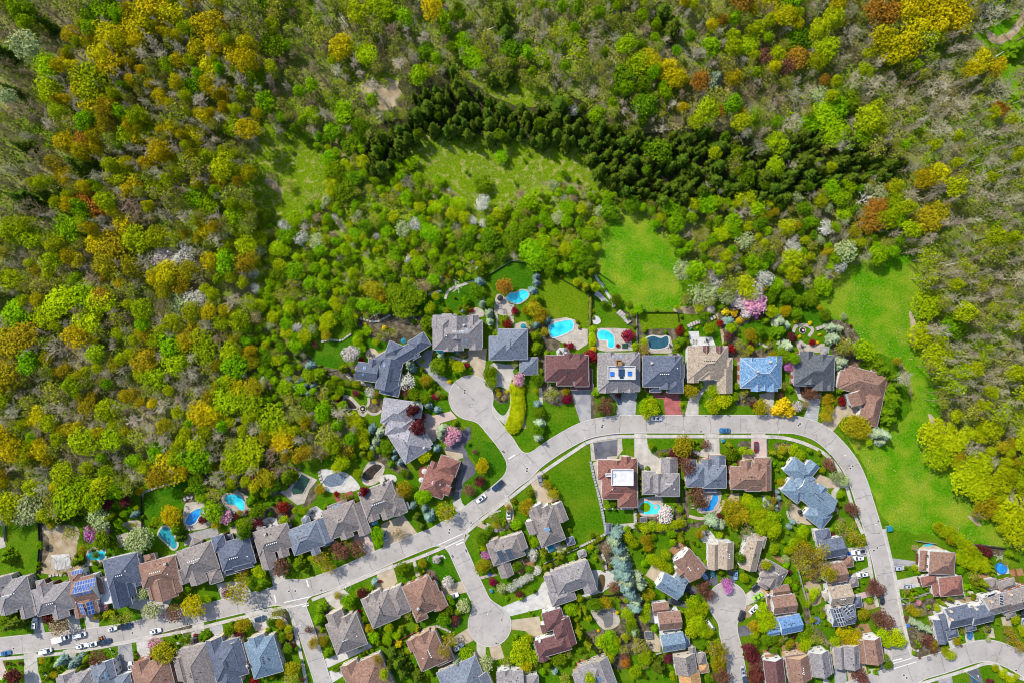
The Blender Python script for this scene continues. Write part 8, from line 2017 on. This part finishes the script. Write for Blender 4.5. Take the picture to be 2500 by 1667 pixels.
# small machines
wx, wy = W(*PX('B', 1172, 968))
r = thing('skid_loader', 'small orange loader with black arms beside the dark blue pickup', 'loader', (wx, wy, ROAD_Z), math.radians(25))
MB().box((0, 0, .75), (1.5, 1.1, .8), taper=.85).build('body', M['paint_orange'], r)
MB().box((-.1, 0, 1.35), (.7, .75, .55), taper=.8).build('cab', M['black_plastic'], r)
for sg in (-1, 1):
    MB().stick((-.6, sg * .62, 1.2), (.7, sg * .62, 1.0), .09).stick((.7, sg * .62, 1.0), (1.15, sg * .62, .3), .08).build('arm', M['black_plastic'], r)
    for sx in (-1, 1):
        me = MB().disc((0, 0, -.15), .38, .3, 12).mesh('wheel', M['tyre']); me.transform(Matrix.Rotation(math.pi / 2, 4, 'X'))
        link('wheel', me, r, (sx * .5, sg * .62, .38))
MB().box((1.35, 0, .3), (.5, 1.5, .4), taper=.8).build('bucket', M['paint_grey'], r)
wx, wy = W(*PX('J', 335, 440))
r = thing('compact_digger', 'small yellow digger beside the lime green car', 'digger', (wx, wy, GZ), math.radians(30))
MB().box((0, 0, .9), (1.6, 1.2, .7), taper=.85).build('body', M['paint_yellow'], r)
MB().box((.1, 0, 1.5), (.8, .8, .6), taper=.85).build('cab', M['black_plastic'], r)
for sg in (-1, 1): MB().box((0, sg * .6, .3), (1.9, .35, .55)).build('track', M['tyre'], r)
MB().stick((.7, 0, 1.1), (1.5, 0, 1.9), .12).stick((1.5, 0, 1.9), (2.1, 0, .8), .1).build('boom', M['paint_yellow'], r)
MB().box((2.1, 0, .55), (.4, .6, .5)).build('bucket', M['black_plastic'], r)
# ================================================================== STREET FURNITURE
material('pole', (.42, .42, .42), rough=.5)
material('dark_metal', (.05, .05, .05), rough=.5)
lamp_post = MB().stick((0, 0, 0), (0, 0, 8.6), .10, .07, 8).mesh('post', M['pole'])
lamp_arm = MB().stick((0, 0, 8.5), (1.3, 0, 9.1), .055, .05, 6).stick((1.3, 0, 9.1), (2.4, 0, 9.2), .05, .045, 6).mesh('arm', M['pole'])
lamp_head = MB().box((2.75, 0, 9.18), (.85, .34, .16), taper=.8).mesh('lamp_head', M['alu'])
lamp_base = MB().disc((0, 0, 0), .22, .35, 8, r2=.14).mesh('base', M['pole'])
for pn, x, y, tx, ty, lab in [('B', 1420, 1062, 1380, 940, 'street lamp by the dark driveway crossing'), ('B', 440, 1225, 500, 1100, 'street lamp beside the first pale drive of the long street'), ('D', 110, 885, 60, 760, 'street lamp beside the drive of the maroon car'), ('D', 965, 690, 980, 560, 'street lamp opposite the street fork'),
                          ('D', 1330, 755, 1440, 720, 'street lamp on the side street'), ('D', 1915, 380, 1900, 280, 'street lamp beside the narrow front path'), ('E', 700, 1280, 690, 1150, 'street lamp above the lower cul-de-sac entry'), ('E', 1605, 625, 1560, 540, 'street lamp beside the half round drive'),
                          ('E', 1805, 130, 1860, 200, 'street lamp on the hedge corner of upper cul-de-sac'), ('F', 1405, 540, 1360, 640, 'street lamp leaning over the lower turning circle'), ('N', 2130, 790, 2240, 890, 'dark street lamp over the upper turning circle'), ('H', 355, 130, 340, 40, 'street lamp beside the mown field'),
                          ('H', 1440, 55, 1440, -40, 'street lamp beside the golden round tree'), ('I', 375, 55, 400, -40, 'street lamp near the pinkish driveway'), ('I', 1060, 270, 1190, 230, 'street lamp on the bend by maroon tree'), ('I', 1400, 1035, 1560, 1000, 'street lamp at the end of the bend'), ('J', 190, 580, 60, 500, 'street lamp beside the lime green car drive'),
                          ('J', 1850, 500, 1740, 490, 'street lamp beside the street opposite black car'), ('K', 1410, 1280, 1370, 1150, 'street lamp beside the bottom asphalt drive')]:
    a, b = W(*PX(pn, x, y)), W(*PX(pn, tx, ty))
    r = thing('street_lamp', lab, 'street lamp', (*a, .05), math.atan2(b[1] - a[1], b[0] - a[0]), 'street lamps along the kerbs')
    for nm, me in (('post', lamp_post), ('arm', lamp_arm), ('lamp_head', lamp_head), ('base', lamp_base)): link(nm, me, r)
mh = MB().disc((0, 0, 0), .42, .016, 16).mesh('cover', M['dark_metal'])
mr_ = MB().disc((0, 0, -.004), .72, .012, 16).mesh('collar', M['kerb'])
MAN = [('D', 1203, 432), ('D', 1277, 428), ('E', 1819, 294), ('E', 1818, 325), ('E', 930, 994), ('E', 926, 1032), ('R', 790, 1278), ('R', 782, 1302), ('S', 1026, 1392), ('S', 1043, 1376), ('I', 1322, 408), ('I', 1295, 434), ('I', 1605, 1345), ('I', 1565, 1375), ('J', 1910, 1394), ('J', 1941, 1424), ('N', 2237, 885), ('N', 2232, 915), ('B', 160, 1088), ('B', 1525, 910), ('K', 2215, 1242)]
for i, (pn, x, y) in enumerate(MAN):
    mate = i + 1 if i % 2 == 0 and i < 18 else (i - 1 if i < 18 else None)
    where = nearest_house(*W(*PX(pn, x, y)))['nick']
    o = thing('manhole_cover', ('first' if i % 2 == 0 else 'second') + ' dark manhole cover in the street near ' + where, 'manhole cover', (*W(*PX(pn, x, y)), ROAD_Z + .006), 0, 'manhole covers in the streets')
    link('cover', mh, o, (0, 0, .01)); link('collar', mr_, o)
# drains by the kerbs
dr = MB().box((0, 0, 0), (.75, .5, .03)).mesh('drain_grate', M['dark_metal'])
for pn, x, y in [('E', 1540, 96), ('E', 1555, 108), ('E', 2113, 186), ('E', 1178, 918), ('E', 1118, 1230), ('E', 1125, 1245), ('E', 960, 1295), ('E', 970, 1308), ('F', 1465, 1028), ('F', 1490, 1036), ('R', 1950, 1172), ('R', 1896, 1350), ('D', 1575, 420), ('I', 1430, 435), ('I', 1618, 1040), ('B', 2155, 806), ('B', 40, 805)]:
    where = nearest_house(*W(*PX(pn, x, y)))['nick']
    link('drain_grate', dr, None, (*W(*PX(pn, x, y)), ROAD_Z + .11 if near_road(*PX(pn, x, y), -1) is False else ROAD_Z + .02), rng.random() * 3, label='small dark drain grate at the kerb near ' + where, category='drain', group='drain grates at the kerbs')
# utility boxes and bins
def cabinet(pn, x, y, s, mat, label, rz=0.2, name='utility_box', cat='utility box'):
    r = thing(name, label, cat, (*W(*PX(pn, x, y)), .1), rz)
    MB().box((0, 0, s[2] / 2), s).build('cabinet', M[mat], r)
    MB().box((0, 0, s[2] + .05), (s[0] + .12, s[1] + .12, .1), taper=.85).build('lid', M[mat], r)
    MB().box((0, 0, .04), (s[0] + .35, s[1] + .35, .1)).build('plinth', M['conc'], r)
cabinet('I', 1737, 1122, (2.1, 1.9, 1.5), 'teal_paint', 'teal metal utility box at the meadow corner', .15)
cabinet('F', 1410, 425, (1.2, 1.2, 1.0), 'teal_paint', 'small green utility box on the lawn by the crimson maple')
cabinet('S', 265, 1545, (1.3, 1.2, 1.0), 'teal_paint', 'round edged teal utility box beside cypress')
cabinet('J', 2192, 1195, (1.3, 1.2, 1.0), 'paint_grey', 'grey utility box on the grass by the crosswalk', .1)
cabinet('J', 1672, 1332, (1.3, 1.2, 1.0), 'paint_grey', 'grey utility box beside the spiky evergreen')
cabinet('J', 1278, -0, (1.0, 1.4, 1.1), 'blue_plastic', 'blue bin beside white pickup', .3, 'wheeled_bin', 'bin')
cabinet('K', 436, 503, (1.0, 1.0, .9), 'blue_plastic', 'blue bin under the pale spruces', .3, 'wheeled_bin', 'bin')
cabinet('F', 1385, 235, (.9, .9, .9), 'blue_plastic', 'blue bin beside the taupe house with heating panels', .3, 'wheeled_bin', 'bin')
cabinet('J', 600, 357, (.8, .8, 1.0), 'red_plastic', 'upper red bin near the brown house', .3, 'wheeled_bin', 'bin')
cabinet('J', 600, 412, (.8, .8, 1.0), 'red_plastic', 'lower red bin near the brown house', .1, 'wheeled_bin', 'bin')
# ================================================================== GARDEN FURNITURE
lf = MB().box((0, 0, .28), (1.9, .62, .08)); 
lounge_seat = MB().box((.25, 0, .33), (1.35, .6, .12)).mesh('seat', M['deck_grey'])
lounge_back = MB().add([(-.42, -.3, .39), (-.42, .3, .39), (-.95, .3, .78), (-.95, -.3, .78), (-.42, -.3, .30), (-.42, .3, .30), (-.95, .3, .69), (-.95, -.3, .69)], [(0, 1, 2, 3), (7, 6, 5, 4), (0, 4, 5, 1), (2, 6, 7, 3), (1, 5, 6, 2), (0, 3, 7, 4)]).mesh('backrest', M['deck_grey'])
lounge_leg = MB().box((0, 0, .14), (.07, .07, .28)).mesh('leg', M['dark_metal'])
LG = [('P', 1010, 552, 0), ('P', 1010, 580, 0), ('P', 1005, 606, 5), ('P', 1055, 645, 80), ('P', 1080, 645, 80), ('P', 1155, 600, 50), ('P', 1160, 710, 50), ('C', 505, 665, 10), ('C', 510, 690, 10), ('C', 550, 715, 90), ('C', 580, 705, 70), ('C', 725, 580, -30), ('C', 40, 645, 60), ('R', 1808, 340, 90), ('R', 1840, 342, 90), ('H', 1598, 855, 0), ('H', 1598, 888, 0)]
for i, (pn, x, y, a) in enumerate(LG):
    where = nearest_house(*W(*PX(pn, x, y)))['nick']
    r = thing('sun_lounger', f"{['first','second','third','fourth','fifth','sixth','seventh'][i if i < 7 else (i - 7) % 6]} grey sun lounger by the pool of {where}", 'sun lounger', (*W(*PX(pn, x, y)), GZ), -math.radians(a), 'sun loungers by the pools')
    link('seat', lounge_seat, r); link('backrest', lounge_back, r)
    for sx in (-.55, .8):
        for sg in (-1, 1): link('leg', lounge_leg, r, (sx, sg * .25, 0))
def parasol(pn, x, y, rad, mat, label):
    r = thing('parasol', label, 'parasol', (*W(*PX(pn, x, y), 2.3), GZ))
    n = 8
    P = [(0, 0, 2.75)] + [(rad * math.cos(2 * math.pi * i / n), rad * math.sin(2 * math.pi * i / n), 2.25) for i in range(n)]
    MB().add(P, [(0, 1 + i, 1 + (i + 1) % n) for i in range(n)]).build('canopy', M[mat], r)
    MB().stick((0, 0, 0), (0, 0, 2.85), .035).build('pole', M['dark_metal'], r)
    MB().disc((0, 0, 0), .35, .08).build('base', M['dark_metal'], r)
parasol('Q', 425, 612, 1.5, 'teal_paint', 'teal parasol on the pale terrace of the taupe house'); parasol('Q', 490, 582, 1.5, 'asph_worn', 'dark grey parasol beside the teal parasol')
parasol('P', 1280, 818, 1.3, 'teal_paint', 'dark teal parasol on the small rear terrace'); parasol('P', 1760, 1075, 1.1, 'asph', 'dark parasol on the white octagonal deck'); parasol('R', 1600, 505, 1.4, 'black_plastic', 'dark parasol behind the slate house')
parasol('N', 1545, 330, 1.2, 'teal_paint', 'pale teal parasol above the long mansion'); parasol('S', 1290, 650, 1.4, 'asph_worn', 'grey parasol on the deck of the charcoal house'); parasol('P', 1020, 500, 1.4, 'black_plastic', 'dark parasol on the round stone terrace beside pool')
parasol('L', 835, 312, 1.3, 'deck_white', 'white parasol on the red deck'); parasol('L', 800, 405, 1.2, 'deck_white', 'lower white parasol beside the red deck'); parasol('I', 720, 935, 1.1, 'black_plastic', 'dark parasol on the stepped terrace of light blue house')
def table_set(pn, x, y, label, mat='dark_metal', n=4, rad=.65):
    r = thing('patio_table', 'round dark table of the ' + label, 'table', (*W(*PX(pn, x, y)), GZ))
    MB().disc((0, 0, .7), rad, .05, 14).build('table_top', M[mat], r); MB().stick((0, 0, 0), (0, 0, .7), .06).disc((0, 0, 0), .3, .05).build('leg', M['dark_metal'], r)
    for i in range(n):
        a = 2 * math.pi * i / n + .4
        wx, wy = W(*PX(pn, x, y))
        c = thing('patio_chair', 'grey chair at the ' + label + ' table', 'chair', (wx + (rad + .45) * math.cos(a), wy + (rad + .45) * math.sin(a), GZ), a, label + ' chairs')
        link('seat', CH[0], c); link('backrest', CH[1], c)
        for sx in (-.2, .2):
            for sy in (-.2, .2): link('leg', CH[2], c, (sx, sy, 0))
CH = (MB().box((0, 0, .45), (.5, .5, .06)).mesh('seat', M['asph_worn']), MB().box((.24, 0, .72), (.06, .5, .5)).mesh('backrest', M['asph_worn']), MB().box((0, 0, .21), (.05, .05, .42)).mesh('leg', M['dark_metal']))
for pn, x, y, lab in [('P', 520, 720, 'white roof deck dining'), ('C', 990, 810, 'white deck dining'), ('C', 1480, 700, 'cluttered white deck'), ('C', 1830, 530, 'red deck dining'), ('N', 1180, 490, 'round stone patio'), ('P', 1700, 1110, 'octagonal deck'), ('R', 1550, 395, 'covered pool side'), ('R', 1960, 330, 'white terrace'), ('S', 1060, 605, 'sandy terrace'),
                      ('H', 1760, 1190, 'round white patio'), ('H', 1430, 1330, 'wooden deck'), ('Q', 580, 550, 'pavilion patio'), ('G', 1120, 1040, 'sandy patio'), ('J', 380, 1120, 'lower wooden deck'), ('J', 610, 1080, 'wider wooden deck'), ('L', 410, 405, 'white fire pit'), ('V', 1640, 1210, 'grey deck'), ('J', 1420, 860, 'brown house deck'), ('N', 1225, 525, 'teal patio')]:
    table_set(pn, x, y, lab)
# roof terrace furniture
hr = next(h for h in HOUSES if h['nick'] == 'the grey house with white roof terrace')
for i, (dx, dy, s, mt) in enumerate([(-4.0, 0, (1.6, 1.8, .7), 'blue_plastic'), (3.5, .2, (1.6, 1.8, .7), 'blue_plastic'), (0, .6, (2.6, 3.0, .5), 'paint_darkblue'), (0, -1.6, (1.6, .9, .6), 'paint_darkblue')]):
    r = thing('outdoor_sofa', ['western blue sofa', 'eastern blue sofa', 'wide navy daybed', 'small navy bench'][i] + ' on the white roof terrace', 'sofa', (*[a + b for a, b in zip(W(1517, 912, 9.6), (dx, dy))], 9.68))
    MB().box((0, 0, s[2] * .35), (s[0], s[1], s[2] * .7)).build('seat', M[mt], r); MB().box((0, s[1] * .42, s[2] * .8), (s[0], .25, s[2] * .6)).build('backrest', M[mt], r)
# round fountain garden, fire pit, gazebo frames
def fountain(pn, x, y, label):
    r = thing('garden_fountain', label, 'fountain', (*W(*PX(pn, x, y)), .2))
    MB().disc((0, 0, 0), 1.5, .35, 20).build('basin', M['stone'], r); MB().disc((0, 0, .35), 1.25, .02, 20).build('water', M['pond_dark'], r); MB().disc((0, 0, .35), .3, .7, 10, r2=.15).disc((0, 0, 1.0), .5, .12, 12).build('bowl', M['stone'], r)
fountain('N', 1090, 1090, 'round stone fountain where the garden paths meet'); fountain('S', 1065, 440, 'square centre fountain of the rounded rose garden')
def pergola(pn, x, y, w, d, rz, label, mat='deck_white', h=2.5):
    r = thing('pergola', label, 'pergola', (*W(*PX(pn, x, y)), .2), rz)
    for sx in (-1, 1):
        for sy in (-1, 1): MB().box((sx * w / 2, sy * d / 2, h / 2), (.15, .15, h)).build('post', M[mat], r)
        MB().box((sx * w / 2, 0, h + .06), (.12, d + .4, .14)).build('beam', M[mat], r)
    n = int(w / .55)
    sl_ = MB().box((0, 0, 0), (.08, d + .7, .12)).mesh('slat', M[mat])
    for i in range(n + 1): link('slat', sl_, r, (-w / 2 + w * i / n, 0, h + .19))
pergola('A', 705, 1275, 6.6, 4.6, .12, 'white timber framework on the bare building plot', h=2.2); pergola('F', 1700, 105, 6.0, 2.2, .42, 'white pergola along the wooden deck'); pergola('S', 1545, 845, 0.1 + 2.6, 2.4, .3, 'small white pergola behind meadow house')
pergola('I', 335, 830, 5.0, 3.0, .8, 'grey pergola over the white rear deck', 'deck_grey')
# ================================================================== WALLS AND FENCES
def fence(pn, pts, h, mat, label, post=2.4, panel_h=None, name='garden_fence', cat='fence', rails=True):
    p = [W(*PX(pn, *q)) for q in pts]
    o = p[0]
    r = thing(name, label, cat, (*o, 0))
    for a, b in zip(p[:-1], p[1:]):
        L = math.hypot(b[0] - a[0], b[1] - a[1]); rz = math.atan2(b[1] - a[1], b[0] - a[0])
        n = max(1, round(L / post))
        pm = MB().box((0, 0, h / 2 + .05), (L / n - .14, .05, h - .15)).mesh('panel', M[mat])
        qm = MB().box((0, 0, h / 2), (.13, .13, h + .15)).mesh('post', M[mat])
        for i in range(n):
            t = (i + .5) / n
            link('panel', pm, r, (a[0] + (b[0] - a[0]) * t - o[0], a[1] + (b[1] - a[1]) * t - o[1], 0), rz)
            t = i / n
            link('post', qm, r, (a[0] + (b[0] - a[0]) * t - o[0], a[1] + (b[1] - a[1]) * t - o[1], 0), rz)
        link('post', qm, r, (b[0] - o[0], b[1] - o[1], 0), rz)
material('dark_fence', (.03, .032, .035), rough=.6)
material('cedar_wood', (.36, .16, .06), (.28, .12, .045), 1.0)
material('grey_wood', (.40, .38, .36), (.30, .29, .28), 1.0)
for pn, pts, h, mt, lab in [
    ('P', [(1530, 180), (1720, 290), (1900, 390), (2045, 460)], 1.3, 'dark_fence', 'black fence along the top of the striped lawn'), ('P', [(2050, 160), (2060, 470), (2060, 600)], 1.4, 'dark_fence', 'black fence beside the pale garden steps'), ('P', [(2100, 200), (2306, 340)], 1.3, 'dark_fence', 'black fence between meadow and terraces'),
    ('P', [(900, 230), (1140, 80), (1350, 100), (1395, 200)], 1.2, 'grey_wood', 'thin fence round the upper lawn with brown tree'), ('R', [(1170, 12), (1630, 12), (1645, 150)], 1.3, 'dark_fence', 'black fence round the small gold lawn'), ('R', [(1170, 20), (1175, 440)], 1.4, 'white_conc', 'pale fence between two pool gardens'),
    ('H', [(1452, 760), (1470, 900), (1490, 1010)], 1.5, 'dark_fence', 'dark fence beside the algae pool garden'), ('J', [(682, 140), (735, 360), (800, 585)], 2.0, 'white_conc', 'tall pale fence behind the narrow lawn'), ('J', [(800, 590), (830, 720), (860, 830)], 1.7, 'grey_wood', 'grey wooden fence beside the trampoline'),
    ('I', [(400, 660), (408, 900)], 1.7, 'cedar_wood', 'orange cedar fence behind the light blue house'), ('I', [(330, 90), (335, 270)], 1.2, 'grey_wood', 'grey fence along the pinkish driveway'), ('V', [(1440, 485), (1700, 520), (1900, 545)], 1.7, 'dark_fence', 'dark fence below the maroon tree at the meadow'), ('V', [(530, 425), (830, 470)], 1.7, 'grey_wood', 'grey fence behind the turquoise paddling pool'),
    ('V', [(300, 1305), (440, 1310), (750, 1215)], 1.2, 'grey_wood', 'grey timber border beside the red brown house'), ('A', [(455, 800), (470, 1050), (440, 1400)], 1.6, 'dark_fence', 'dark fence beside the bare building plot'), ('A', [(1630, 470), (1640, 870)], 1.3, 'dark_fence', 'dark fence at the edge of the deep green lawn'),
    ('F', [(280, 1020), (590, 865)], 1.6, 'deck_red', 'red brown fence below the taupe house'), ('F', [(560, 770), (600, 860)], 1.6, 'dark_fence', 'short black fence by the lower lawn'), ('G', [(1120, 1165), (1240, 1130)], 1.6, 'grey_wood', 'grey fence under the sandy patio'), ('G', [(780, 460), (560, 480), (330, 530)], 1.5, 'dark_fence', 'dark fence above the covered brown pool'),
    ('K', [(460, 170), (470, 70), (730, 0)], 1.1, 'grey_wood', 'raised timber bed edge near the street'), ('Q', [(350, 780), (560, 680), (720, 610)], 1.3, 'grey_wood', 'wood fence below the parasol lawn'), ('A', [(50, 810), (70, 1030)], 1.4, 'grey_wood', 'grey fence at the west side of the square lawn'), ('J', [(690, 1010), (760, 1130)], 1.7, 'cedar_wood', 'cedar fence beside the wider wooden deck'), ('V', [(2030, 850), (2080, 1040)], 1.9, 'cedar_wood', 'tall cedar fence beside the round blue pool'),
]:
    fence(pn, pts, h, mt, lab)
def stone_wall(pn, pts, wpx, h, mat, label):
    p = [W(*PX(pn, *q)) for q in pts]
    o = p[0]
    r = thing('stone_wall', label, 'wall', (*o, 0))
    g2 = random.Random(len(label))
    protos_ = []
    for i in range(5):
        mb = MB()
        l, w_, hh_ = g2.uniform(.9, 1.3), wpx * S * g2.uniform(.85, 1.1), h * g2.uniform(.85, 1.1)
        mb.box((0, 0, hh_ / 2), (l, w_, hh_), taper=.9)
        protos_.append(mb.mesh('stone', M[mat]))
    for a, b in zip(p[:-1], p[1:]):
        L = math.hypot(b[0] - a[0], b[1] - a[1]); rz = math.atan2(b[1] - a[1], b[0] - a[0])
        n = max(1, int(L / 1.15))
        for i in range(n):
            t = (i + .5) / n
            link('stone', g2.choice(protos_), r, (a[0] + (b[0] - a[0]) * t - o[0], a[1] + (b[1] - a[1]) * t - o[1], 0), rz + g2.uniform(-.06, .06))
for pn, pts, w_, h, mt, lab in [('H', [(430, 350), (470, 540), (520, 730), (570, 950), (610, 1190)], 6, 1.1, 'grey_paver', 'long grey stone wall between the mown field and red brown house'), ('Q', [(730, 600), (860, 540), (1020, 460)], 5, .8, 'rock', 'pale stone wall at the foot of the mown field'), ('A', [(1640, 480), (1800, 420), (2030, 360)], 5, .8, 'rock', 'pale stone edging above the deep green lawn'),
                              ('R', [(1740, 170), (1860, 120), (1960, 110), (2060, 60)], 9, .9, 'rock', 'pale boulder terrace above the tan house'), ('R', [(960, 0), (1030, 60), (1090, 130)], 14, .9, 'rock', 'boulder slope beside the gold lawn'), ('P', [(2250, 480), (2290, 540), (2306, 600)], 10, .8, 'rock', 'boulders at the foot of pale garden steps'),
                              ('N', [(1050, 80), (1190, 120), (1280, 110), (1400, 40)], 5, .6, 'rock', 'rough stones round the crescent lawn'), ('N', [(620, 340), (720, 320), (850, 330), (960, 250)], 5, .7, 'rock', 'stone edging above the big rounded lawn'), ('N', [(1590, 30), (1650, 60), (1700, 110)], 5, .7, 'rock', 'short stone steps behind the many gabled house'), ('H', [(740, 1145), (800, 1120), (960, 1105)], 5, .9, 'rock', 'curved stone retaining wall below the walled lawn'), ('H', [(945, 900), (955, 1080)], 4, .9, 'rock', 'straight stone wall closing the walled lawn'),
                              ('H', [(575, 895), (700, 893), (930, 893)], 4, .7, 'white_conc', 'white balustrade wall behind the red brown house'), ('I', [(568, 920), (590, 1000), (640, 1040), (700, 1060)], 3, .5, 'stone', 'outer curved step of the stepped terrace'), ('I', [(590, 915), (612, 985), (660, 1020), (715, 1042)], 3, .6, 'stone', 'inner curved step of the stepped terrace'), ('S', [(1200, 430), (1290, 395)], 8, .8, 'rock', 'mossy stones beside the rose garden'), ('S', [(1500, 530), (1560, 580), (1610, 590)], 5, .7, 'rock', 'stones at the edge of the bright meadow'),
                              ('C', [(1550, 220), (1560, 300), (1590, 370)], 8, .8, 'rock', 'white boulders beside the slate covered pool'), ('C', [(0, 560), (60, 520), (110, 540)], 8, .8, 'rock', 'boulders above the blue kidney pool'), ('C', [(460, 520), (540, 445), (630, 465)], 7, .8, 'rock', 'rockery behind the bright turquoise pool'), ('F', [(680, 850), (800, 830), (890, 870), (950, 900)], 5, .8, 'rock', 'pale boulders round the orange gabled brown house'), ('E', [(800, 1310), (860, 1290), (885, 1340)], 4, .4, 'white_conc', 'white stone ring round a blush tree'), ('E', [(1390, 860), (1430, 800), (1520, 780)], 4, .5, 'rock', 'pale stones in the half round bed'), ('G', [(560, 0), (600, 90), (610, 180)], 6, .7, 'rock', 'dry stream of pale stones behind grey house'), ('K', [(480, 860), (560, 930), (640, 900)], 5, .5, 'rock', 'rocks in the corner flower bed'), ('A', [(1040, 1240), (1000, 1280), (960, 1330)], 7, .6, 'rock', 'rubble beside the pale turquoise pool'), ('B', [(560, 260), (640, 240), (720, 250)], 6, .5, 'rock', 'rubble heap on the building plot')]:
    stone_wall(pn, pts, w_, h, mt, lab)
# fallen pale logs in the woods
for i, (pn, x0, y0, x1, y1) in enumerate([('Y', 0, 110, 60, 190), ('Y', 970, 220, 1060, 190), ('Y', 2280, 310, 2330, 360), ('Y', 1855, 435, 1950, 460), ('Y', 2180, 1430, 2280, 1370), ('Z', 0, 310, 50, 360), ('Z', 1680, 360, 1770, 280), ('Z', 2140, 395, 2280, 310), ('0', 2165, 608, 2205, 592), ('0', 2300, 650, 2345, 640), ('0', 2330, 868, 2385, 868), ('0', 2345, 1145, 2400, 1160), ('X', 2290, 90, 2351, 160), ('0', 20, 1020, 90, 1010), ('0', 245, 862, 285, 850), ('0', 700, 695, 740, 680), ('0', 712, 700, 750, 690)]):
    a, b = W(*PX(pn, x0, y0)), W(*PX(pn, x1, y1))
    r = thing('fallen_log', 'pale fallen log lying ' + ['by the creek in the north', 'at the foot of tall spruces', 'in the bare northern wood', 'beside the yellow tree', 'below the spruce block', 'near dark conifers', 'under the orange grove', 'by the pond grass', 'at the top of the bright meadow', 'across the eastern wood edge', 'deep in the eastern wood', 'among the yellow eastern trees', 'by the stream', 'in the grey western wood', 'in the lime western wood', 'above the rounded lawn', 'beside another log above rounded lawn'][i], 'log', (*a, 0))
    st = Sticks(7); st.add((0, 0, 1.2), (b[0] - a[0], b[1] - a[1], 1.8), .22, .08); link('log', stick_mesh('log', st, 'twig_pale'), r)
    st = Sticks(5); st.add(((b[0] - a[0]) * .6, (b[1] - a[1]) * .6, 1.5), ((b[0] - a[0]) * .75 + .8, (b[1] - a[1]) * .75 + .9, 2.0), .08, .03); link('branch', stick_mesh('branch', st, 'twig_pale'), r)
